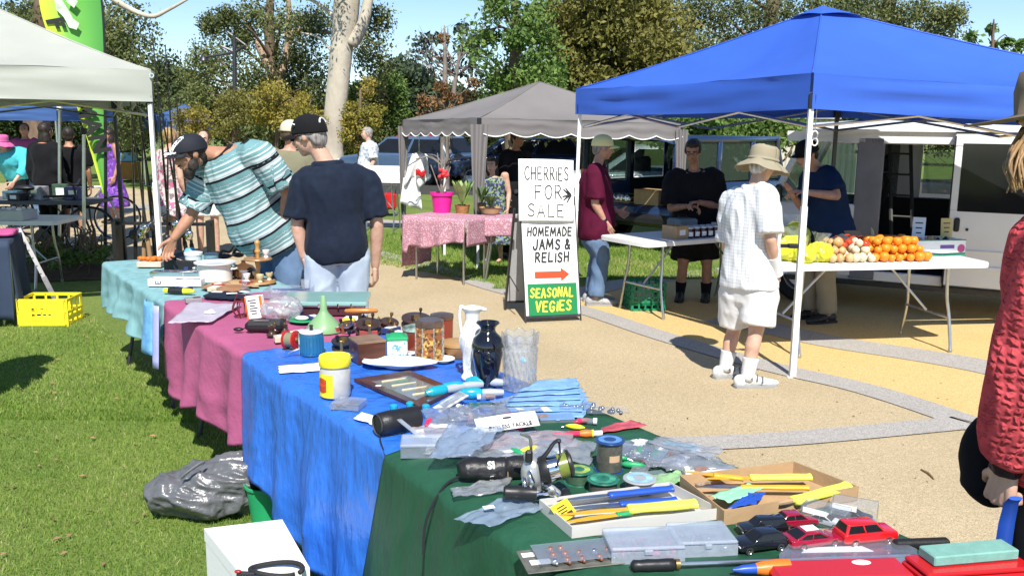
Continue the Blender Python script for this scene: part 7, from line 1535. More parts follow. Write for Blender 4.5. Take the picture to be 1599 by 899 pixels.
film('plastic_sheet', 'large pale frosted plastic sheet over the edge of pink cloth', 'sheet', [(262,508),(330,506),(378,478),(300,474)], clear('frosted_sheet', (.62,.56,.66), .72, .35), .010, .006, seed=40)
mb = MB(); mb.ell((0,0,.006), (.03,.016,.008)); mb.ell((.006,.004,.012), (.014,.010,.010)); one('paper_tag', 'crumpled white paper tag on the frosted plastic sheet', 'tag', mb, m_paper, at(328,494)+V((0,0,.016)), 0)
t = thing('pouch', 'navy pouch with white tags lying on the teal cloth', 'pouch', at(358,466), R(-6)); mb = MB(); mb.ell((0,0,.014), (.16,.08,.016)); mb.ell((-.06,.02,.016), (.08,.06,.020)); remesh(mb, 'bag', m_navysh, t, .008, 2, .006, 12); 
for x, y, a_ in ((-.07,0,.1),(.03,-.03,.4),(.08,.03,-.4)): mb = MB(); mb.box((x,y,.038), (.06,.03,.002), Matrix.Rotation(a_,4,'Z')); mb.build('tag', m_paper, t)
# teal cloth goods
film('leather_offcut', 'tan leather offcut in front of the white enamel pot', 'leather', [(312,452),(350,462),(392,452),(340,440)], M('tan_leather', (.30,.15,.07), .6, var=.2), .008, .008, seed=41)
film('leather_offcut', 'paler leather offcut under the wooden egg stand', 'leather', [(345,450),(405,450),(398,432),(350,436)], M('pale_leather', (.42,.28,.15), .6, var=.2), .006, .006, seed=42)
t = thing('enamel_pot', 'white enamel pot with a broad flat rim on the teal cloth', 'pot', at(337,440)); r = .105; mb = MB(); mb.lathe([(0,.002),(r*.9,.002),(r,.015),(r,.105),(r*1.02,.115)], 36); mb.build('pot', m_porc, t); mb = MB(); mb.lathe([(r*1.02,.116),(r*1.24,.124),(r*1.25,.130),(r*.9,.128),(r*.85,.120)], 36); mb.build('rim', m_porc, t); mb = MB(); mb.lathe([(0,.122),(r*.95,.120)], 30); mb.build('lid', M('grey_enamel', (.5,.52,.53), .2), t)
for s_ in (-1,1): mb = MB(); mb.tube(smooth_curve([V((s_*r,-.03,.09)),V((s_*(r+.03),-.02,.09)),V((s_*(r+.03),.02,.09)),V((s_*r,.03,.09))], 3), .005, 6); mb.build('handle', m_porc, t)
t = thing('plastic_tub', 'white lidded plastic tub behind the chrome trays', 'tub', at(303,420)); mb = MB(); mb.lathe([(0,0),(.052,0),(.058,.10),(.058,.105)], 28); mb.build('tub', M('milky_tub', (.60,.66,.70), .35, var=.1), t); mb = MB(); mb.lathe([(.062,.100),(.063,.118),(.05,.122),(0,.121)], 28); mb.build('lid', m_wplastic, t)
t = thing('glass_jar', 'squat grey glass jar behind the enamel pot', 'jar', at(330,410)); mb = MB(); mb.lathe([(0,0),(.05,0),(.052,.05),(.045,.06)], 24); mb.build('jar_body', m_clear2, t); mb = MB(); mb.lathe([(.05,.058),(.05,.07),(0,.072)], 24); mb.build('lid', M('grey_blue_lid', (.30,.38,.40), .4), t)
t = thing('jewel_case', 'black open case the bending man reaches into', 'case', at(286,420), R(2)); mb = MB(); mb.box((0,0,.035), (.22,.14,.07), bev=.005); mb.build('base', m_black, t); mb = MB(); mb.X = Matrix.Translation((-.03,.02,.075)) @ Matrix.Rotation(R(18),4,'Y') @ Matrix.Rotation(R(12),4,'X'); mb.box((0,0,.015), (.22,.14,.018), bev=.004); mb.build('lid', m_black, t)
t = thing('fruit_carton', 'small white carton heaped with orange pieces at the far end', 'carton', at(236,416), R(3)); mb = MB(); mb.box((0,0,.020), (.17,.10,.038), bev=.003); mb.build('carton', M('cream_card', (.55,.45,.36), .7), t); mb = MB()
for k in range(16): mb.ell((random.uniform(-.07,.07), random.uniform(-.04,.04), .045+random.random()*.02), (.022,.018,.015), None, 8, 6)
tag(mb.build('pieces', m_orange, t), kind='stuff')
mb = MB(); mb.lathe([(0,0),(.04,0),(.045,.03),(.03,.05),(0,.052)], 20); one('plastic_beaker', 'round light blue plastic beaker beside the white tub', 'beaker', mb, M('sky_blue_plastic', (.12,.42,.62), .4), at(284,412)+V((.05,.05,.06)), 0)
for i, (y, h, lab, fm) in enumerate(((430,.030,'shallow chrome tray at the back on the teal cloth',m_chrome),(445,.045,'clear windowed white box of chrome parts on the teal cloth',m_wplastic))):
    t = thing('chrome_tray', lab, 'tray', at(277, y), R(1)); 
    for x_, y_, sx, sy in ((0,-.05,.33,.008),(0,.05,.33,.008),(-.162,0,.008,.10),(.162,0,.008,.10)): mb = MB(); mb.box((x_,y_,h/2), (sx,sy,h), bev=.002); mb.build('side', fm, t)
    mb = MB(); mb.box((0,0,.004), (.32,.10,.006)); mb.build('base', m_steel, t); mb = MB()
    for k in range(14): mb.cap(V((random.uniform(-.14,.14), random.uniform(-.04,.04), .02+.01*i)), V((random.uniform(-.14,.14), random.uniform(-.04,.04), .022+.012*i)), .005, .005, 8)
    tag(mb.build('contents', m_chrome, t), kind='stuff')
    if i: text('lettering', 'LU', .03, m_ink, t, Matrix.Translation((-.10,-.0545,.022)) @ Matrix.Rotation(R(90),4,'X'), .0012)
t = thing('screwdriver', 'yellow and black handled screwdriver at the teal cloth edge', 'screwdriver', at(256,458)+V((0,0,.018)), R(-4)); mb = MB(); mb.tube([V((x,0,0)) for x in (0,.01,.03)], [.012,.016,.014], 12); mb.build('cap', m_yel, t); mb = MB(); mb.tube([V((.03,0,0)),V((.05,0,0)),V((.12,0,0))], [.017,.019,.018], 12); mb.build('grip', m_black, t); mb = MB(); mb.tube([V((.12,0,0)),V((.15,0,0)),V((.19,0,0))], [.018,.016,.009], 12); mb.build('neck', m_yel, t)
t = thing('folded_packet', 'small grey card packet in front of the screwdriver', 'packet', at(302,472), R(30)); mb = MB(); mb.box((0,0,.014), (.09,.06,.025), bev=.003); mb.build('carton', M('grey_card', (.28,.25,.26), .6), t); mb = MB(); mb.box((.02,.0,.0275), (.04,.04,.002)); mb.build('label', M('dark_red_card', (.12,.03,.04), .5), t)
t = thing('hanging_packet', 'blue plastic sleeve hanging over the edge between teal and pink cloths', 'packet', T(2.98,-.05,.70), trz); mb = MB()
mb.grid(lambda u, v: V((.16*(u-.5)*(1+.5*v)-.0, .035+.03*math.sin(u*3.14)+.03*v, .045-.30*v)), 8, 10); mb.build('sleeve', M('sky_blue_film', (.14,.36,.66), .3, var=.25, scale=14, bump=.3, bscale=40), t, 180, solid=.003); mb = MB(); mb.grid(lambda u, v: V((-.16+.10*(u-.5), .035+.02*math.sin(u*3.14)+.02*v, .045-.36*v)), 6, 8); mb.build('lavender_strip', M('lavender_film', (.36,.38,.66), .4, bump=.2), t, 180, solid=.003)
# wooden egg cup stand
t = thing('egg_cup_stand', 'turned wooden two tier stand of egg cups', 'stand', at(404,442)); mb = MB(); mb.lathe([(0,0),(.10,0),(.11,.008),(.105,.018),(0,.02)], 32); mb.build('base', m_wood, t); mb = MB(); mb.lathe([(.012,.02),(.018,.05),(.010,.08),(.016,.11),(.010,.15),(.012,.19),(.020,.205),(.012,.225),(.014,.245),(.019,.262),(.012,.278),(.0,.282)], 16); mb.build('column', M('honey_wood', (.50,.27,.08), .3, var=.2, coat=.3), t); mb = MB(); mb.lathe([(0,.150),(.085,.150),(.09,.156),(.085,.164),(0,.166)], 30); mb.build('shelf', m_wood, t)
m_eggc = M('cream_cup', (.62,.50,.28), .35, var=.15)
for i in range(6):
    a_ = i*1.047+.3; z = .02 if i < 4 else .166; r_ = .07 if i < 4 else .055
    mb = MB(); mb.lathe([(0,0),(.016,0),(.010,.012),(.022,.03),(.024,.048),(.020,.048),(.0,.02)], 16); o = one('egg_cup', 'small egg cup on the wooden stand, %s' % ['cream one at right front','cream one at the right back','pale one at the back','cream one at the left front','white one on the upper shelf','dark one on the upper shelf'][i], 'egg cup', mb, [m_eggc,m_eggc,m_porc,m_eggc,m_porc,m_bake][i], at(404,442)+V((r_*math.cos(a_*1.5), r_*math.sin(a_*1.5)-.01, z)), 0, 'egg cups on the stand')
t = thing('amber_bowl', 'amber glass lidded bowl left of the egg cup stand', 'bowl', at(381,436)); mb = MB(); mb.lathe([(0,0),(.04,0),(.075,.03),(.08,.06),(.075,.065)], 28); mb.build('bowl', M('amber_glass', (.10,.045,.015), .1, coat=.6, var=.3), t); mb = MB(); mb.lathe([(.078,.066),(.06,.09),(.02,.105),(.012,.115),(.016,.125),(0,.13)], 28); mb.build('lid', M('amber_glass', (.10,.045,.015), .1), t)
t = thing('candlestick', 'clear cut glass candlestick in front of the amber bowl', 'candlestick', at(382,454)); mb = MB(); mb.lathe([(0,0),(.035,0),(.03,.01),(.012,.03),(.018,.06),(.012,.09),(.02,.115),(.022,.12),(.014,.118)], 12); mb.build('stem', m_cg, t, 25); mb = MB(); mb.lathe([(.022,.118),(.028,.122),(.022,.126)], 12); mb.build('drip_pan', m_cg, t)
t = thing('cutlery_tray', 'clear plastic tray of silver cutlery left of the maroon case', 'tray', at(452,462), R(2)); mb = MB()
for x, y, sx, sy in ((0,-.09,.26,.004),(0,.09,.26,.004),(-.13,0,.004,.18),(.13,0,.004,.18)): mb.box((x,y,.025), (sx,sy,.05))
mb.box((0,0,.003), (.26,.18,.004)); mb.build('tray', m_clear, t); mb = MB()
for k in range(16): a_ = random.uniform(-.5,.5); p = V((random.uniform(-.06,.06), random.uniform(-.07,.07), .02+.02*random.random())); d_ = V((math.cos(a_), math.sin(a_), 0))*.05; mb.cap(p-d_, p+d_, .004, .006, 8)
tag(mb.build('cutlery', m_chrome, t), kind='stuff')
t = thing('glass_tumbler', 'small glass tumbler at right end of the cutlery tray', 'glass', at(478,458)); mb = MB(); mb.lathe([(0,.003),(.024,.003),(.03,.085),(.028,.085)], 20); mb.build('tumbler', m_clear2, t); mb = MB(); mb.lathe([(0,0),(.025,0),(.025,.004)], 20); mb.build('base', m_clear, t)
t = thing('red_pliers', 'red handled pliers between the packet and plastic bag', 'pliers', at(422,474)+V((0,0,.01)), R(5)); 
for s_ in (-1,1): mb = MB(); mb.tube(smooth_curve([V((-.09,.02*s_,0)),V((-.05,.028*s_,0)),V((0,.004*s_,0))], 3), .007, 8); mb.build('handle', M('red_orange_plastic', (.6,.08,.02), .35), t)
mb = MB(); mb.tube([V((0,0,0)),V((.03,0,0)),V((.06,0,0))], [.009,.010,.003], 8); mb.build('jaw', m_steel, t)
for i, (x, y, a_) in enumerate(((352,404,20),(372,402,-20))):
    t = thing('ornament', ['dark red brown ornament behind the enamel pot rim','curled dark metal ornament behind the amber bowl'][i], 'ornament', at(x, y), R(a_)); mb = MB(); mb.tube(smooth_curve([V((-.05,0,.01)),V((-.02,0,.06)),V((.03,0,.05)),V((.06,0,.09))], 4), [.012]*5+[.01]*5+[.006]*3, 8); mb.ell((0,0,.02), (.05,.03,.02)); mb.build('body', m_bake, t, 180); mb = MB(); mb.ell((.06,0,.095), (.016,.010,.010)); mb.build('tip', m_brass, t)
for i, (x, y, c_, lab) in enumerate(((495,500,m_wplastic,'thin white plastic strip behind the dark wooden handle stand'),(545,502,m_yel,'small yellow matchbox at the back of pink cloth'))):
    t = thing('small_box', lab, 'box', at(x+60*(1-i), y), R(-8)); mb = MB(); mb.box((0,0,.010), (.11 if not i else .06,.035,.018), bev=.002); mb.build('sleeve', c_, t); mb = MB(); mb.box((.0,0,.0205), (.04,.02,.001)); mb.build('label', m_paper, t)
# ------------------------------------------------------------------ the small stuff between the larger goods
def scatter(name, label, group, make, spots, cat):
    """spots: picture points; every piece is a copy of one thing with its parts"""
    first = None
    for i, (x, y) in enumerate(spots):
        loc = at(x, y)+V((0,0,.004)); rz = random.uniform(0, 6.28)
        if first is None: first = thing(name, label, cat, loc, rz, group); make(first)
        else: c = copy_tree(first, label, loc, rz); s = random.uniform(.8,1.2); c.scale = (s,s,s)
def jig(n, boxes):
    out = []
    while len(out) < n:
        x0, x1, y0, y1 = random.choice(boxes); p = (random.uniform(x0,x1), random.uniform(y0,y1)); q = at(*p); s = (q-TO).dot(tu); w = (q-TO).dot(tn)
        if .05 < w < TW-.06: out.append(p)
    return out
def mk_pack(t):
    mb = MB(); mb.grid(lambda u, v: V((.09*(u-.5), .06*(v-.5), .012+.008*mnoise.noise(V((u*4,v*4,2)))*4*u*(1-u))), 8, 6); mb.build('film', m_clear2, t, 60)
    mb = MB(); mb.box((-.055,0,.010), (.028,.062,.002)); mb.build('header', m_paper, t); mb = MB()
    for k in range(5): mb.cap(V((-.02+.015*k,-.015,.006)), V((-.022+.016*k,.016,.006)), .003, .002, 6)
    tag(mb.build('hooks', m_lead, t), kind='stuff')
def mk_lure(colr):
    def f(t):
        mb = MB(); mb.tube([V((x,0,.010)) for x in (-.035,-.02,0,.02,.032)], [.002,.008,.010,.007,.003], 10); mb.build('body', colr, t, 180)
        mb = MB(); mb.tube([V((.032,0,.010)), V((.045,.004,.006)), V((.048,0,.001)), V((.040,-.005,.003))], .0014, 5); mb.build('hook', m_steel, t)
    return f
def mk_vial(t):
    mb = MB(); mb.cyl((-.03,0,.011), (.025,0,.011), .010, n=12); mb.build('tube', m_clear, t); mb = MB(); mb.cyl((.025,0,.011), (.038,0,.011), .0115, n=12); mb.build('cap', m_wplastic, t); mb = MB(); mb.cyl((-.026,0,.011), (.005,0,.011), .007, n=10); mb.build('fill', m_orbead, t)
def mk_trinket(t):
    mb = MB(); mb.lathe([(0,0),(.020,0),(.024,.006),(.014,.014),(.010,.028),(.018,.036),(.016,.044),(0,.046)], 14); mb.build('body', m_bake, t, 60); mb = MB(); mb.lathe([(0,.045),(.007,.048),(0,.058)], 10); mb.build('knob', m_brass, t)
def mk_sbox(colr):
    def f(t):
        mb = MB(); mb.box((0,0,.011), (.075,.05,.022), bev=.002); mb.build('carton', colr, t); mb = MB(); mb.box((0,0,.0228), (.05,.03,.001)); mb.build('label', m_paper, t)
    return f
A_, B2, C_, D2 = (640,900,648,700), (760,1010,690,740), (1000,1120,700,760), (690,1060,622,665)
scatter('hook_packet', 'small clear packet of hooks with white header among the front tackle', 'small packets of hooks', mk_pack, jig(26, (A_, B2, C_, D2)), 'packet')
scatter('fishing_lure', 'small hot pink lure loose among the tackle', 'small pink lures', mk_lure(M('hot_pink_plastic', (.65,.03,.10), .3)), jig(6, (A_, D2)), 'lure')
scatter('fishing_lure', 'small yellow lure loose among the tackle', 'small yellow lures', mk_lure(m_yel), jig(6, (A_, B2)), 'lure')
scatter('fishing_lure', 'small green lure loose among the tackle', 'small green lures', mk_lure(m_green), jig(6, (B2, C_)), 'lure')
scatter('bait_vial', 'small clear vial of copper beads with white cap', 'small capped vials', mk_vial, jig(9, (A_, C_, D2)), 'vial')
scatter('trinket', 'small dark turned trinket with brass knob among the old reels', 'small dark trinkets', mk_trinket, jig(16, ((560,700,500,545), (420,600,505,540), (345,430,395,450))), 'trinket')
scatter('matchbox', 'small red labelled box among the far goods', 'small red boxes', mk_sbox(M('dull_red_card', (.30,.05,.04), .6)), jig(7, ((420,640,470,540), (300,420,425,470))), 'box')
scatter('matchbox', 'small navy labelled box among the far goods', 'small navy boxes', mk_sbox(M('navy_card', (.03,.05,.15), .6)), jig(7, ((420,640,480,540), (250,400,420,470))), 'box')
scatter('matchbox', 'small cream labelled box among the far goods', 'small cream boxes', mk_sbox(M('cream_card2', (.55,.47,.33), .6)), jig(8, ((420,640,470,540), (250,420,410,470))), 'box')
film('plastic_bag', 'clear plastic bag lying over the spools at table right edge', 'bag', [(1010,700),(1110,728),(1130,712),(1030,690)], m_clear2, .014, .012, seed=61)
film('plastic_bag', 'clear bag of tackle between the black pouch and blue packets', 'bag', [(700,668),(800,664),(790,640),(700,646)], m_clear, .018, .012, seed=62)
film('instruction_sheet', 'printed instruction sheet beneath the clear tackle bags', 'sheet', [(660,712),(720,716),(735,690),(675,688)], M('print_page', (.6,.6,.6), .5, var=.6, scale=60), .006, .003, seed=63)
# ================================================================== AROUND THE TABLES
# white foam box with a black cord on top
fb_ = g(322,905); q1, q2, q3, q4 = g(320,825,.31), g(440,811,.31), g(482,885,.31), g(384,905,.31)
cf = (q1+q2+q3+q4)/4; t = thing('foam_box', 'white polystyrene box on the grass beside the blue cloth', 'box', V((cf.x, cf.y, 0))); pts = [(p.x-cf.x, p.y-cf.y) for p in (q1,q2,q3,q4)]
m_foam = M('polystyrene', (.78,.78,.77), .7, var=.03, scale=60, bump=.25, bscale=130); mb = MB(); mb.prism(pts, .0, .26); mb.build('base', m_foam, t); mb = MB(); mb.prism([(x*1.02, y*1.02) for x, y in pts], .263, .31); mb.build('lid', m_foam, t, 20)
cc = g(432,893,.315); t = thing('black_cord', 'coil of thick black cord lying on the white foam box', 'cord', cc); mb = MB(); mb.tube([V((.085*math.cos(a), .045*math.sin(a)+.0, .012+.004*math.sin(a*2))) for a in np.linspace(-.4,5.6,30)], .008, 8); mb.build('cord', m_blackm, t, 180); mb = MB(); mb.tube([V((-.06,-.04,.012)),V((-.115,-.045,.014))], [.010,.012], 10); mb.build('plug', m_black, t); mb = MB(); mb.ell((-.11,-.05,.028), (.012,.008,.006)); mb.build('button', m_red, t)
# grey rubbish bag
c = g(312,812); t = thing('rubbish_bag', 'full shiny grey plastic rubbish bag lying on the grass', 'bag', c); mb = MB(); mb.ell((.0,.06,.12), (.19,.16,.12)); mb.ell((-.13,.04,.11), (.11,.12,.10)); mb.ell((.13,.10,.135), (.15,.15,.135)); mb.ell((.30,.10,.07), (.12,.10,.075)); mb.ell((.36,.12,.12), (.06,.05,.06))
remesh(mb, 'film', M('grey_bin_bag', (.11,.113,.12), .28, var=.10, scale=8, bump=.4, bscale=34, spec=.8), t, .008, 2, .034, 5, (.55,1.2,1.6), 31, wr2=.016); mb = MB(); mb.tube(smooth_curve([V((-.05,-.05,.22)),V((-.02,-.06,.25)),V((.02,-.03,.275)),V((.03,.0,.27))], 4), [.012]*13, 6, flat=.4); mb.build('tie', M('pale_grey_film', (.32,.33,.34), .3), t)
t = thing('bucket', 'green plastic bucket behind the rubbish bag', 'bucket', g(420,812)); mb = MB(); mb.lathe([(0,0),(.075,0),(.095,.17),(.10,.175),(.096,.18),(.085,.17)], 28); mb.build('pail', m_green, t); mb = MB(); mb.lathe([(.098,.165),(.104,.17),(.104,.18),(.098,.182)], 28); mb.build('rim', m_green, t); mb = MB(); mb.ell((-.01,0,.19), (.07,.07,.05)); mb.build('cloth', m_blackcloth, t)
# ---- left stall: blue clothed table, yellow crate, leaning rod
c = g(38,372,.74); t = thing('clothed_table', 'navy clothed table at left edge with pink cloth on top', 'table', V((c.x-.55, c.y-.05, 0)), R(20)); mb = MB()
def nc(u, v):
    s = -.8+1.35*u
    if v < .5: k = 1-v*2; return V((s*.82, -.40-.05*k*math.sin(u*19)-.03*k, .745-.68*k))
    return V((s*.82, -.40+.8*(v-.5)*2, .745))
mb.grid(nc, 50, 24); mb.grid(lambda u, v: V((.45+.05*v*math.sin(u*12)+.03*v, -.40+.8*u, .745-(.60+.1*math.sin(u*4))*v)), 30, 14); mb.build('cloth', M('dark_navy_cloth', (.028,.045,.085), .85, var=.1, bump=.2, bscale=120), t, 180, solid=.004)
for x in (-.55,.35):
    for y in (-.3,.3): mb = MB(); mb.cyl((x,y,0),(x,y,.73),.014); mb.build('leg', m_steel, t)
mb = MB(); mb.box((-.1,0,.735), (1.1,.74,.012)); mb.build('table_top', m_wplastic, t)
film2 = MB(); film2.grid(lambda u, v: V((-.25+.5*u, -.15+.3*v, .03*mnoise.noise(V((u*3,v*3,1)))+.02)), 12, 10); one('folded_cloth', 'folded pink cloth on the navy clothed table', 'cloth', film2, M('magenta_cloth2', (.42,.07,.22), .8), V((c.x-.35, c.y, .765)), R(20), None, 180, solid=.03)
def crate(name, label, loc, rz, L_, W_, H_, mat, nx=5, nz=3, sc=1):
    t = thing(name, label, 'crate', loc, rz)
    for nm, ax, off, ln in (('side',0,-W_/2,L_),('side',0,W_/2,L_),('end',1,-L_/2,W_),('end',1,L_/2,W_)):
        mb = MB(); th = .012
        def bx(u, z, su, sz):
            if ax == 0: mb.box((u, off, z), (su, th, sz), bev=.002)
            else: mb.box((off, u, z), (th, su, sz), bev=.002)
        n_ = nx if ax == 0 else max(3, int(nx*W_/L_))
        for i in range(n_+1): bx(-ln/2+.01+(ln-.02)*i/n_, H_/2, .018, H_)
        for k in range(nz+1): bx(0, .012+(H_-.024)*k/nz, ln, .020 if k not in (0,nz) else .028)
        bx(0, H_*.30, ln*.9, H_*.16)
        mb.build(nm, mat, t)
    mb = MB(); mb.box((0,0,.006), (L_-.03,W_-.03,.010)); mb.build('base', mat, t); return t
c = (g(28,511)+g(101,509))/2; rzc = R(4); ycr = crate('plastic_crate', 'yellow plastic crate standing on the grass by the navy cloth', c+V((0,.17,0)), rzc, .42, .33, .24, m_yel, 4, 2)
mb = MB()
for x0, x1, z0, z1 in ((-.19,.19,.165,.235),(-.19,-.08,.01,.165),(.08,.19,.01,.165),(-.08,.08,.01,.05)): mb.box(((x0+x1)/2,-.175,(z0+z1)/2), (x1-x0,.010,z1-z0))
mb.build('front_panel', m_yel, ycr)
t = thing('umbrella_pole', 'dark folded tripod leg leaning over the yellow crate', 'pole', g(92,492)); p0 = V((0,0,.10)); p1 = dp(28,354,g(92,492).y+.15)-g(92,492); mb = MB(); mb.tube([p0, p0.lerp(p1,.35)], .03, 4); mb.build('foot_tube', m_dark_metal, t); mb = MB(); mb.tube([p0.lerp(p1,.35), p1], .024, 4); 
for k in range(8): mb.cyl(p0.lerp(p1,.1+k*.1)-V((0,.025,0)), p0.lerp(p1,.1+k*.1)-V((0,.018,0)), .006, n=6)
mb.build('slide_tube', M('grey_tube', (.16,.16,.165), .4, .4), t)
# white table with boxes, dark tables
c = g(40,345,.74); folding_table('folding_table', 'white folding table with grey trays at the far left', V((c.x-.55, c.y+.3, 0)), R(2), 1.7, .7)
for i, (x0, L_, lab) in enumerate(((-.75,.55,'long grey plastic tray on the far left white table'),(-.22,.42,'grey tray of small white goods on the far left table'))):
    t = thing('goods_tray', lab, 'tray', V((c.x+x0, c.y+.12, .742)), 0); mb = MB(); mb.box((0,0,.05), (L_,.3,.10), bev=.006); mb.build('tray', M('light_grey_plastic', (.45,.46,.46), .5), t); mb = MB()
    for k in range(14): mb.ell((random.uniform(-.45,.45)*L_, random.uniform(-.12,.12), .11), (.025,.02,.018), None, 8, 6)
    tag(mb.build('goods', m_wplastic if i else m_steel, t), kind='stuff')
c = g(70,316,.74); t = folding_table('folding_table', 'dark table piled with goods behind the white left table', V((c.x-.4, c.y+.5, 0)), R(3), 1.8, .8, mat=M('grey_table', (.10,.10,.11), .7), leg=m_dark_metal)
for i in range(7):
    cols = [(.03,.04,.10),(.12,.03,.03),(.05,.12,.16),(.02,.02,.02),(.25,.25,.27),(.04,.08,.05),(.10,.09,.2)]; b = thing('goods_box', ['small navy goods box','small dark red goods box','teal goods box','black goods box','pale grey goods box','dark green goods box','violet goods box'][i]+' on the dark left table', 'box', V((c.x-1.1+.21*i, c.y+.4+random.uniform(-.2,.2), .74)), R(random.uniform(-20,20))); mb = MB(); h_ = random.uniform(.08,.2); mb.box((0,0,h_/2), (.2,.16,h_), bev=.008); mb.build('carton', M('goods_%d' % i, cols[i], .5, var=.5, scale=14), b); mb = MB(); mb.box((0,-.081,h_/2), (.1,.002,h_*.5)); mb.build('label', m_paper if i % 2 else m_steel, b)
# bicycles
def bicycle(label, loc, rz, col):
    t = thing('bicycle', label, 'bicycle', loc, rz); r = .33
    for x in (-.52,.52):
        mb = MB(); X = Matrix.Translation((x,0,r)) @ Matrix.Rotation(R(90),4,'X'); mb.X = X; mb.lathe([(r-.02,-.016),(r,-.010),(r+.005,0),(r,.010),(r-.02,.016),(r-.02,-.016)], 30); w_ = mb.build('wheel', m_blackm, t); mb = MB(); mb.X = X
        mb.lathe([(r-.02,-.010),(r-.032,0),(r-.02,.010)], 30)
        for k in range(14): a = k*math.pi/7; mb.tube([(0,0,.0),((r-.03)*math.cos(a),(r-.03)*math.sin(a),0)], .002, 4)
        mb.build('rim', m_steel, w_)
    mb = MB(); A, B_, C_, D_, E_ = V((-.52,0,r)), V((-.08,0,.28)), V((-.22,0,.78)), V((.36,0,.80)), V((.52,0,r))
    for a, b in ((A,B_),(A,C_),(B_,C_),(C_,D_),(B_,D_),(D_,E_)): mb.tube([a,b], .016, 8)
    mb.build('frame', col, t); mb = MB(); mb.tube([D_,V((.34,0,.95))], .013, 8); mb.tube([V((.34,-.28,1.0)),V((.36,-.1,.95)),V((.36,.1,.95)),V((.34,.28,1.0))], .012, 8); mb.build('handlebar', m_black, t); mb = MB(); mb.ell((-.25,0,.90), (.13,.07,.035)); mb.tube([C_,V((-.24,0,.88))], .012, 8); mb.build('saddle', m_black, t); mb = MB(); mb.lathe([(.0,-.004),(.09,-.003),(.09,.003),(0,.004)], 20, Matrix.Translation(B_+V((0,-.04,0))) @ Matrix.Rotation(R(90),4,'X')); mb.tube([B_+V((0,-.06,0)), B_+V((.1,-.06,-.14))], .010, 6); mb.build('crank', m_dark_metal, t); return t
bicycle('dark bicycle standing under the dark left table', V((dp(72,300,11.9).x, 11.9, 0)), R(8), m_dark_metal)
bicycle('bicycle parked behind the left stall beside the banner', V((dp(122,300,13.6).x, 13.6, 0)), R(20), m_steel)
# orange crate table on the far path
b = V((dp(204,300,28).x, 28, 0)); t = thing('orange_bin', 'orange wooden bin with a blue box on top by the path', 'bin', b); mb = MB(); mb.box((0,0,.32), (.52,.5,.52), bev=.01); mb.build('bin', M('orange_wood_bin', (.40,.18,.03), .6, var=.15), t)
for x in (-.3,.3): mb = MB(); mb.box((x*.7,-.2,.03), (.05,.05,.06)); mb.build('leg', M('orange_wood_bin', (.40,.18,.03), .6), t)
mb = MB(); mb.box((0,0,.12), (.42,.34,.24), bev=.01); one('cool_box', 'light blue cool box on top of the orange bin', 'box', mb, [M('sky_plastic', (.12,.36,.58), .4)], b+V((-.03,0,.60)), 0)
# fishing rods standing around the near tent pole
m_cork = M('cork', (.36,.22,.11), .8); m_blank = M('rod_blank', (.018,.016,.016), .25, var=.2, coat=.5)
rods = [((196,103),(233,392),'brown'),((204,98),(250,395),'brown'),((211,100),(243,400),'brown'),((238,53),(268,395),'brown'),((258,70),(281,392),'brown'),((246,140),(292,398),'brown'),((221,170),(225,400),'brown'),((205,175),(212,396),'brown'),((275,150),(300,390),'brown'),((262,190),(262,398),'brown')]
names = ['long thin black fishing rod left of the white tent pole','black fishing rod crossing the tent valance, second from left','black fishing rod with pale tip third from left','tallest black fishing rod rising above the tent corner','tall fishing rod just right of the white tent pole','fishing rod leaning right beside the white tent pole','short upright fishing rod far left of the pole','thin short rod standing leftmost by the dark post','fishing rod nearest the bending man cap','dark short rod directly behind white tent pole']
for i, (p1, p0, _) in enumerate(rods):
    Y0 = 8.55+.10*(i % 4); top = dp(p1[0], p1[1], Y0-.15); bot = dp(p0[0], p0[1], Y0+.05); d = (bot-top).normalized(); bot = top+d*((top.z-.35)/-d.z); t = thing('fishing_rod', names[i], 'fishing rod', bot, 0, 'fishing rods standing in the rack'); u_ = top-bot
    mb = MB(); mb.tube([u_*.28, u_*.6, u_], [.013,.009,.005], 7); mb.build('blank', m_blank, t); mb = MB(); mb.tube([V(), u_*.03, u_*.16, u_*.17], [.019,.021,.02,.016], 10); mb.build('grip', m_cork if i % 3 == 0 else m_black, t); mb = MB(); mb.tube([u_*.17, u_*.28], [.015,.014], 8); mb.build('reel_seat', m_dark_metal, t)
    mb = MB(); mb.ell(u_*.22+V((.0,-.05,0)), (.04,.045,.05)); mb.cap(u_*.22, u_*.22+V((.02,-.07,.02)), .012, .03); mb.build('reel', m_dark_metal if i % 2 else m_chrome, t)
    for k in (.42,.55,.68,.8,.9): mb = MB(); mb.lathe([(.012,-.002),(.014,0),(.012,.002)], 10, Matrix.Translation(u_*k+V((0,-.014,0)))); mb.build('line_guide', m_steel, t)
cr = (A1+V((.2,.75,0))); t = thing('rod_rack', 'dark slatted rack holding the fishing rods', 'rack', V((dp(252,300,8.7).x, 8.7, 0))); mb = MB(); mb.box((0,0,.34), (.95,.16,.03)); mb.box((0,0,.80), (.95,.04,.03)); mb.build('shelf', m_black, t)
for x in (-.45,.45): mb = MB(); mb.box((x,0,.42), (.04,.14,.84)); mb.build('post', m_black, t)
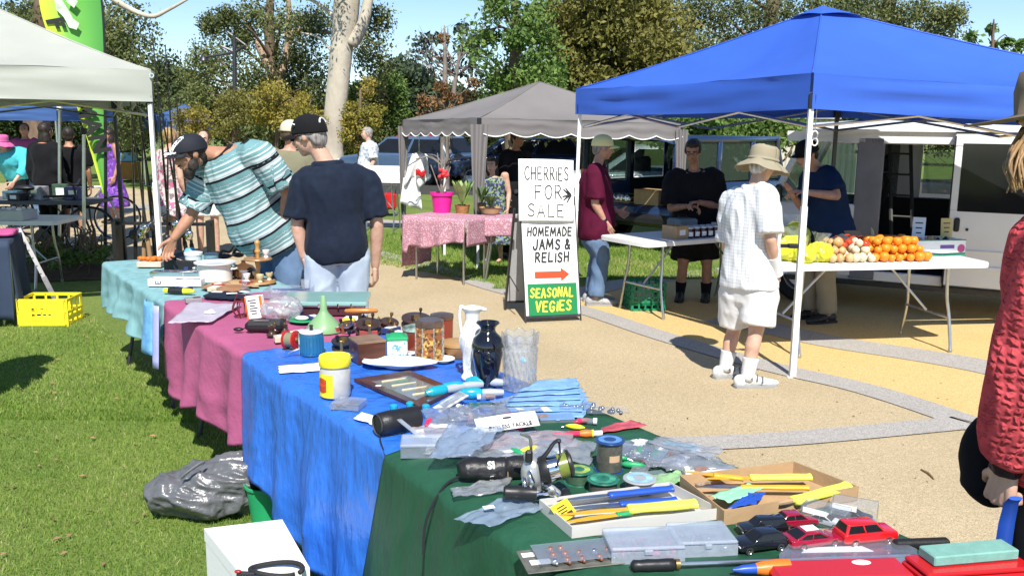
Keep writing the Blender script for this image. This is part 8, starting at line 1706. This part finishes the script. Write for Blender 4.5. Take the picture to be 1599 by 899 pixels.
# ---- grey canopy stall
pk1 = g(737,345,.74); pk0 = g(630,337,.74); d_ = (pk1-pk0); L_ = 1.95; dirx = Cq[1]-Cq[0]; dirx.z = 0; dirx.normalize(); diry = V((-dirx.y, dirx.x, 0)); ang = math.atan2(dirx.y, dirx.x)
c = pk0+dirx*.0; tbx = thing('clothed_table', 'plant stall table under a pink patterned cloth', 'table', V((pk0.x, pk0.y, 0)), math.atan2((pk1-pk0).y, (pk1-pk0).x)); m_pkp = floral('pink_sequin', (.44,.21,.26), (.60,.44,.48), (.34,.14,.19), 60); mb = MB()
def pcl(u, v):
    s = .86*u; drop = .30+.05*math.sin(u*5) if u > .12 else .42
    if v < .5: k = 1-2*v; return V((s, -.02-.02*k*math.sin(u*22)-.02*k, .745-drop*k))
    return V((s, .6*(v-.5)*2, .745))
mb.grid(pcl, 40, 20); mb.grid(lambda u, v: V((-.01-.03*v*(1+math.sin(u*9)), .6*u, .745-.60*v)), 16, 10); mb.grid(lambda u, v: V((.86+.01, .6*u, .745-.3*v)), 16, 8); mb.build('cloth', m_pkp, tbx, 180, solid=.004)
for x in (.12,.78):
    for y in (.08,.5): mb = MB(); mb.tube([(x,y,.74),(x,y,.0)], .013, 8); mb.build('leg', m_steel, tbx)
mb = MB(); mb.box((.43,.3,.735), (.84,.56,.01)); mb.build('table_top', m_wplastic, tbx)
e0_ = g(745,340,.74); tb2 = thing('clothed_table', 'smaller plant stall table behind the sign with pink cloth', 'table', V((e0_.x+.06, e0_.y, -.014)), .06); mb = MB()
mb.grid(lambda u, v: V((1.25*u, -.01-.012*math.sin(u*25)*(1-min(1,2*v)), .745-.2*(1-2*v))) if v < .5 else V((1.25*u, .6*(v-.5)*2, .745)), 40, 16); mb.build('cloth', m_pkp, tb2, 180, solid=.004)
for x in (.1,1.1):
    for y in (.08,.5): mb = MB(); mb.tube([(x,y,.74),(x,y,.4),(x-.06,y,.0)], .013, 8); mb.build('leg', m_steel, tb2)
mb = MB(); mb.box((.62,.3,.735), (1.2,.56,.01)); mb.build('table_top', m_wplastic, tb2)
m_hot = M('hot_pink_plastic_pot', (.72,.02,.28), .35, var=.05)
ppx = g(690,332,.745); t = thing('plant_pot', 'hot pink pot holding a bare stemmed plant with red flower', 'potted plant', ppx); mb = MB(); mb.lathe([(0,0),(.10,0),(.125,.20),(.14,.205),(.14,.24),(.125,.24),(.11,.2)], 28); mb.build('pot', m_hot, t); mb = MB()
for dx, dz in ((-.13,.36),(0,.62),(.10,.34),(.04,.45),(-.05,.5)): mb.tube(smooth_curve([V((0,0,.2)), V((dx*.4,0,.2+dz*.4)), V((dx,random.uniform(-.05,.05),.2+dz))], 3), [.012,.011,.010,.009,.008,.007,.005], 6)
mb.build('stem', m_twig, t, 180); mb = MB()
for k in range(14): mb.ell((random.gauss(.02,.035), random.gauss(0,.03), .46+random.gauss(0,.025)), (.03,.025,.025), None, 8, 6)
remesh(mb, 'flower', M('red_petal', (.6,.04,.05), .6), t, .012, 1)
def leafy(label, px, py, pot, n, h, col, pr=.09, ph=.10):
    loc = g(px, py, .745); t = thing('plant_pot', label, 'potted plant', loc); mb = MB(); mb.lathe([(0,0),(pr*.8,0),(pr,ph),(pr*1.05,ph),(pr*.9,ph*.8)], 24); mb.build('pot', pot, t); mb = MB()
    for k in range(n):
        a = random.uniform(0,6.28); o_ = random.uniform(.3,1.1)*h*.6; d = V((math.cos(a), math.sin(a), 0)); s_ = V((-d.y,d.x,0)); P = [V((0,0,ph))+d*(o_*f)+V((0,0,h*(f**.8))) for f in (0,.4,.75,1)]; w_ = (.012,.030,.024,.002)
        for i in range(3): mb.quad(P[i]-s_*w_[i], P[i]+s_*w_[i], P[i+1]+s_*w_[i+1], P[i+1]-s_*w_[i+1])
    mb.build('leaves', M('leaf_%.2f' % col[1], col, .5, var=.3, transl=.25), t, 0); return t
leafy('brown basket pot of pale green strap leaves', 722, 333, m_wood, 22, .28, (.35,.48,.16)); leafy('low wicker basket of green plants beside the tied curtain', 766, 333, m_card, 30, .14, (.16,.24,.08), .13, .07); leafy('small dark pot with white flower label on plant stall', 752, 330, m_bake, 12, .20, (.10,.16,.06), .06)
t = thing('wire_rack', 'thin white upright post and wire rack behind the pink pot', 'rack', V((dp(694,300,12.4).x,12.4,0))); mb = MB(); mb.cyl((0,0,0),(0,0,1.75),.02); mb.build('post', m_white_metal, t); mb = MB()
for k in range(7): a = -1.2+k*.4; mb.tube(smooth_curve([V((0,0,1.2)), V((.25*math.sin(a),0,1.35)), V((.55*math.sin(a),.05,1.1+.3*math.cos(a)))], 3), .008, 6)
mb.build('arm', m_twig, t)
t = thing('hanging_shirt', 'white and red shirts hanging on the rack behind grey canopy pole', 'shirt', V((dp(655,300,12.9).x,12.9,0))); mb = MB(); mb.X = Matrix.Translation((0,0,.75))
mb.grid(lambda u, v: V(((u-.5)*(.20+.26*v-.10*v*v)-.05*v, .05*math.sin(u*14+v*2)*v, .62-.40*v-.07*math.cos(u*9)*v)), 24, 10); mb.grid(lambda u, v: V(((u-.5)*(.22+.1*v)-.12, .03+.04*math.sin(u*11)*v, .28-.36*v-.09*u*v)), 16, 8); mb.build('cloth', m_wcloth, t, 180, solid=.01); mb = MB(); mb.grid(lambda u, v: V((.02+.13*(u-.5), -.06, 1.06+.09*v+.02*math.sin(u*7))), 6, 3); mb.build('print', m_red, t, solid=.004); mb = MB(); mb.tube([V((0,0,1.9)),V((0,0,1.38))], .006, 5); mb.tube([V((-.2,0,1.30)),V((0,0,1.40)),V((.2,0,1.30))], .008, 5); mb.build('hanger', m_steel, t)
t = thing('gas_trolley', 'small red wheeled compressor on grass right of navy shirted man', 'compressor', g(603,338)); mb = MB(); mb.box((0,.1,.30), (.40,.30,.32), bev=.04); mb.build('body', m_red, t); wheel(t, (-.12,-.08,.13), .13, .06, (0,-1,0)); wheel(t, (-.12,.28,.13), .13, .06, (0,1,0)); mb = MB(); mb.tube([V((-.18,.1,.45)),V((-.2,.1,.6)),V((.2,.1,.6)),V((.18,.1,.45))], .014, 8); mb.tube([V((.15,.1,.16)),V((.15,.1,0))], .014, 8); mb.build('handle', m_black, t)
c = g(603,270,.74); folding_table('folding_table', 'distant white folding table in front of the blue grey wagon', V((dp(598,280,15.5).x,15.5,0)), R(-5), 1.0, .6, .86)
mb = MB(); mb.box((0,0,.11), (.75,.4,.22), bev=.03); t = one('white_box', 'white lidded box on the distant white table', 'box', mb, m_wplastic, V((dp(600,280,15.5).x,15.5,.862)), R(-5))
# ---- jam table goods
jrot = Matrix.Rotation(jrz, 3, 'Z')
def jat(x, y, z=.742): p = jrot @ V((x, y, 0)); return V((JT.x+p.x, JT.y+p.y, z))
m_jam = M('dark_jam', (.045,.006,.008), .12, coat=.6, var=.4, scale=20); m_lidg = M('pale_lid', (.55,.55,.55), .35)
jar0 = None
slots = [(-.30+.085*i, -.16-.085*j) for j in range(2) for i in range(5)]+[(.22+.085*i, -.05-.085*j) for j in range(3) for i in range(5)]+[(.30+.085*i, .12) for i in range(4)]
for i, (x, y) in enumerate(slots):
    lab = 'dark jam jar with white label in the block on the jam table' if i < 10 else 'dark relish jar with pale label in front of the man in black'
    z = .742+(.115 if i >= len(slots)-4 else 0)
    if i >= len(slots)-4: y = -.09; lab = 'jam jar stacked on top of the other jars'
    if jar0 is None:
        t = thing('jam_jar', lab, 'jar', jat(x, y, z), jrz, 'jars of jam and relish'); mb = MB(); mb.lathe([(0,0),(.034,0),(.036,.006),(.036,.075),(.030,.088),(.030,.092)], 18); mb.build('glass', m_jam, t); mb = MB(); mb.lathe([(.034,.088),(.034,.104),(.030,.107),(0,.107)], 18); mb.build('lid', m_lidg, t); mb = MB(); mb.grid(lambda u, v: V((.0368*math.sin(-.9+1.8*u), -.0368*math.cos(-.9+1.8*u), .018+.042*v)), 8, 1); mb.build('label', m_paper, t); jar0 = t
    else: copy_tree(jar0, lab, jat(x, y, z), jrz)
b = thing('carton', 'open brown carton at the left end of the jam table', 'carton', jat(-.42,-.18), jrz+.1); mb = MB()
for x, y, sx, sy in ((0,-.09,.16,.004),(0,.09,.16,.004),(-.08,0,.004,.18),(.08,0,.004,.18)): mb.box((x,y,.06), (sx,sy,.12))
mb.box((0,0,.003), (.16,.18,.004)); mb.build('carton', m_card, b); mb = MB(); mb.box((-.0,-.0925,.06), (.08,.002,.05)); mb.build('label', m_paper, b)
b = thing('cash_tin', 'grey green metal cash tin at the back of the jam table', 'tin', jat(-.02,.16), jrz); mb = MB(); mb.box((0,0,.07), (.26,.2,.14), bev=.02); mb.build('tin', M('grey_green_metal', (.20,.24,.24), .4), b); mb = MB(); mb.tube([V((-.06,0,.14)),V((-.05,0,.17)),V((.05,0,.17)),V((.06,0,.14))], .006, 6); mb.build('handle', m_black, b)
# in the wagon's open rear
wr_ = Matrix.Rotation(wrz, 3, 'Z')
def wat(x, y, z): p = wr_ @ V((x, y, 0)); return V((WQ.x+p.x, WQ.y+p.y, z))
b = thing('carton', 'pale brown cardboard carton in the open rear of the wagon', 'carton', wat(.2,.5,.66), wrz); mb = MB(); mb.box((0,0,.11), (.35,.45,.22), bev=.004); mb.build('carton', m_card, b); mb = MB(); mb.box((-.177,0,.20), (.003,.44,.035)); mb.build('tape', M('brown_tape', (.36,.22,.10), .4), b)
b = thing('foil_tray', 'crumpled foil wrapped tray in the wagon rear', 'tray', wat(.22,1.05,.66), wrz); mb = MB(); mb.box((0,0,.06), (.3,.4,.12), bev=.03); remesh(mb, 'foil', m_chrome, b, .014, 1, .02, 14); mb = MB(); mb.box((0,0,.01), (.32,.42,.02)); mb.build('base', m_card, b)
b = thing('tool_box', 'dark storage tub under the cartons in wagon rear', 'tub', wat(.32,.8,.46), wrz); mb = MB(); mb.box((0,0,.09), (.6,1.2,.18), bev=.02); mb.build('tub', m_black, b); mb = MB(); mb.box((0,0,.187), (.62,1.22,.02), bev=.005); mb.build('lid', m_int, b)
# green milk crate
c0_, c1_ = g(968,486), g(1040,486); c = (c0_+c1_)/2; gc = crate('milk_crate', 'green plastic milk crate under the jam table', c+V((.03,.17,0)), R(8), .34, .33, .27, M('green_crate_plastic', (.01,.22,.10), .45), 5, 4)
b = thing('plastic_bag', 'pale plastic bag of goods inside the green crate', 'bag', c+V((.03,.17,.015))); mb = MB(); mb.ell((0,0,.08), (.12,.12,.08)); mb.ell((.03,.03,.14), (.07,.07,.06)); remesh(mb, 'film', M('white_bag_film', (.6,.6,.55), .4, transl=.2), b, .012, 2, .02, 10); mb = MB(); mb.tube(smooth_curve([V((.02,.03,.18)),V((.04,.05,.30)),V((.08,.04,.24))], 3), [.02]*3+[.015]*4, 8, flat=.3); mb.build('handle', m_clear2, b)
# ---- produce on the white table by the van
prot = Matrix.Rotation(prz, 3, 'Z')
def pat(x, y, z=.742): p = prot @ V((x, y, 0)); return V((PT.x+p.x, PT.y+p.y, z))
def pfx(px, y): # position along the table seen at that picture column
    lo_, hi_ = -1.2, 1.2
    for _ in range(40):
        m_ = (lo_+hi_)/2; p = pat(m_, y, .78); col = 0
        d = V((p.x, p.y, p.z-H)); xc = d.dot(_cr)/d.dot(_f0)*F+CX
        if xc < px: lo_ = m_
        else: hi_ = m_
    return lo_
m_orng = M('orange_peel', (.80,.25,.015), .38, var=.10, scale=14, bump=.3, bscale=140); m_onion = M('onion_skin', (.50,.24,.09), .4, col2=(.66,.46,.22), scale=9, bump=.15, bscale=60, stretch=(1,1,.3)); m_wonion = M('white_onion_skin', (.66,.56,.38), .4, var=.12, scale=9); m_tom = M('tomato_skin', (.55,.06,.015), .18, var=.15, coat=.4)
def fruit(name, label, cat, mat, r, spots, group, squash=.93, tip=None):
    first = None
    for (x, y, z) in spots:
        loc = pat(x, y, .742+z); rz = random.uniform(0, 6.28)
        if first is None:
            t = thing(name, label, cat, loc, rz, group); mb = MB(); mb.lathe([(0,r*.08),(r*.3,0),(r*.75,r*.30),(r,r*.9),(r*.92,r*1.35),(r*.55,r*1.75),(r*.18,r*1.86*squash+ (r*.25 if tip == 'onion' else 0)),(0,r*1.8*squash+(r*.35 if tip == 'onion' else 0))], 18); mb.build('flesh', mat, t, 180); mb = MB(); mb.lathe([(r*.10,r*1.80*squash),(r*.06,r*1.93*squash+(r*.3 if tip == 'onion' else 0)),(0,r*1.95*squash+(r*.3 if tip == 'onion' else 0))], 8); mb.build('stalk', m_dleaf if tip == 'onion' else m_green, t); first = t
        else:
            c = copy_tree(first, label, loc, rz)
            c.scale = (random.uniform(.82,1.12),)*3
def heap(pxs, ys, r, layers):
    out = []
    for k in range(layers):
        n_ = int((pxs[1]-pxs[0])/ (r*2.05/7.2*1420))-k if False else None
        a, b = pfx(pxs[0], ys[0])+r+k*r*.9, pfx(pxs[1], ys[0])-r-k*r*.9; y = ys[0]+r+k*r*.8
        while y < ys[1]-k*r*.6:
            x = a
            while x <= b: out.append((x+random.uniform(-.3,.3)*r, y+random.uniform(-.3,.3)*r, k*r*1.55+random.uniform(0,.1)*r)); x += 2.02*r
            y += 1.9*r
    return out
fruit('orange', 'ripe orange in the heap on the produce table', 'orange', m_orng, .038, heap((1362,1462), (-.30,.06), .038, 3), 'heap of oranges')
fruit('onion', 'brown onion in the heap left of the oranges', 'onion', m_onion, .036, heap((1296,1345), (-.30,.08), .036, 3), 'heap of brown onions', tip='onion')
fruit('white_onion', 'pale onion between brown onions and oranges', 'onion', m_wonion, .036, heap((1332,1372), (-.30,.12), .036, 3)+[(pfx(1300,-.05), .02, .085),(pfx(1315,-.05), .10, .085)], 'heap of pale onions', tip='onion')
fruit('tomato', 'red tomato at the back of the onion heap', 'tomato', m_tom, .034, heap((1300,1372), (.08,.26), .034, 3)+[(pfx(x, -.2), -.2+y, z) for x, y, z in ((1316,0,.10),(1330,.06,.11),(1347,-.02,.10),(1322,.12,.12),(1340,.10,.13))], 'heap of tomatoes')
# white produce carton with aubergines
xb = pfx(1455,0.12); b = thing('produce_carton', 'white printed produce carton with green edge at right of oranges', 'carton', pat(xb, .16), prz); mb = MB(); LX, LY, HB = .46, .30, .13
for x, y, sx, sy in ((0,-LY/2,LX,.006),(0,LY/2,LX,.006),(-LX/2,0,.006,LY),(LX/2,0,.006,LY)): mb.box((x,y,HB/2), (sx,sy,HB))
mb.box((0,0,.003), (LX,LY,.005)); mb.build('carton', m_paper, b); mb = MB(); mb.box((0,-LY/2-.004,.012), (LX*1.01,.003,.022)); mb.box((0,-LY/2,HB), (LX*1.01,.010,.008)); mb.box((-LX/2,0,HB), (.010,LY,.008)); mb.build('green_edge', M('carton_green', (.02,.25,.14), .6), b); mb = MB(); mb.box((.06,-LY/2-.004,.075), (.13,.002,.030)); mb.build('purple_print', M('carton_purple', (.16,.08,.30), .6), b); mb = MB(); mb.lathe([(0,0),(.035,.001)], 12, Matrix.Translation((.19,-LY/2-.004,.06)) @ Matrix.Rotation(R(90),4,'X')); mb.build('berry_print', M('carton_pink', (.45,.08,.22), .6), b)
fruit('aubergine', 'dark aubergine lying in the white produce carton', 'aubergine', M('aubergine_skin', (.012,.006,.016), .12, coat=.8), .034, [(xb+.02,.08,.07),(xb+.10,.09,.07)], 'aubergines in the carton', 1.2)
fruit('sweet_potato', 'orange root heaped at the back of the produce carton', 'vegetable', m_onion, .03, [(xb-.12+.05*k,.20,.085) for k in range(5)], 'roots in the carton')
def card_(label, px, y, z, w_, h_, mat, lean, rz_=0, prints=True):
    x = pfx(px, y); t = thing('price_card', label, 'card', pat(x, y, .742+z), prz+R(rz_)); X = Matrix.Rotation(R(-lean),4,'X'); mb = MB(); mb.X = X; mb.box((0,0,h_/2), (w_,.003,h_)); mb.build('card', mat, t)
    mb = MB(); mb.X = X
    for k in range(3): mb.box((0,-.0022,h_*(.75-.22*k)), (w_*(.6-.1*k),.001,h_*.05))
    if prints: mb.build('print', m_ink, t)
    else:
        mb = MB(); mb.X = X; mb.cyl((0,.004,-z*.6),(0,.004,h_*.3),.004,n=6); mb.build('stick', m_card, t)
card_('tall white price card leaning among the produce', 1432, .20, .11, .10, .20, m_paper, 22, -35); card_('yellow price card standing in the white carton', 1476, .22, .12, .11, .17, M('cream_yellow_card', (.55,.46,.20), .7), 5, 0); card_('pale brown card lying behind the onions', 1336, .26, .10, .17, .10, m_card, 35, 10, False); card_('brown card standing in front of the oranges back row', 1388, -.02, .10, .12, .09, M('brown_card', (.32,.12,.05), .7), 30, -20, False); card_('grey torn paper card on the brown onions', 1312, -.22, .07, .11, .06, M('grey_paper', (.45,.42,.40), .8), 50, 10, False)
mb = MB(); mb.tube([V((0,0,0)),V((.01,0,.06)),V((.0,0,.13)),V((-.01,0,.16))], [.012,.016,.012,.003], 10); one('corn_cob', 'pale yellow corn cob upright behind the onions', 'corn', mb, M('corn_husk', (.60,.52,.28), .6), pat(pfx(1360,.2), .20, .80), 0)
m_ybag = M('yellow_bag_film', (.72,.72,.02), .3, col2=(.78,.78,.10), scale=5, transl=.25, bump=.4, bscale=30, spec=.7)
for i, (px_, y, sx, sz, lab) in enumerate(((1234,-.12,.12,.19,'yellow plastic bag of vegetables at left end of the produce table'),(1256,-.22,.11,.12,'low yellow plastic bag behind the white canopy pole'),(1280,-.18,.11,.14,'yellow and clear bag nearest the onions'),(1240,.10,.12,.27,'tall yellow plastic bag at the back left of produce table'))):
    b = thing('vegetable_bag', lab, 'bag', pat(pfx(px_, y), y), prz+i, 'yellow vegetable bags'); mb = MB(); mb.ell((0,0,sz*.5), (sx,.08,sz*.52)); mb.ell((.03,.02,sz*.45), (sx*.7,.09,sz*.45)); remesh(mb, 'film', m_ybag, b, .008, 2, .022, 16, seed=50+i); mb = MB(); mb.grid(lambda u, v: V((.10*(u-.5)*(1+v), .02*math.sin(u*9+v*3), sz*.9+.10*v)), 10, 6); mb.build('clear_top', m_clear2, b, 60); mb = MB(); mb.ell((sx*.3,-.07,sz*.4), (sx*.45,.03,sz*.28)); mb.build('window', m_clear2, b)
# flap sheet hanging below table: nothing else
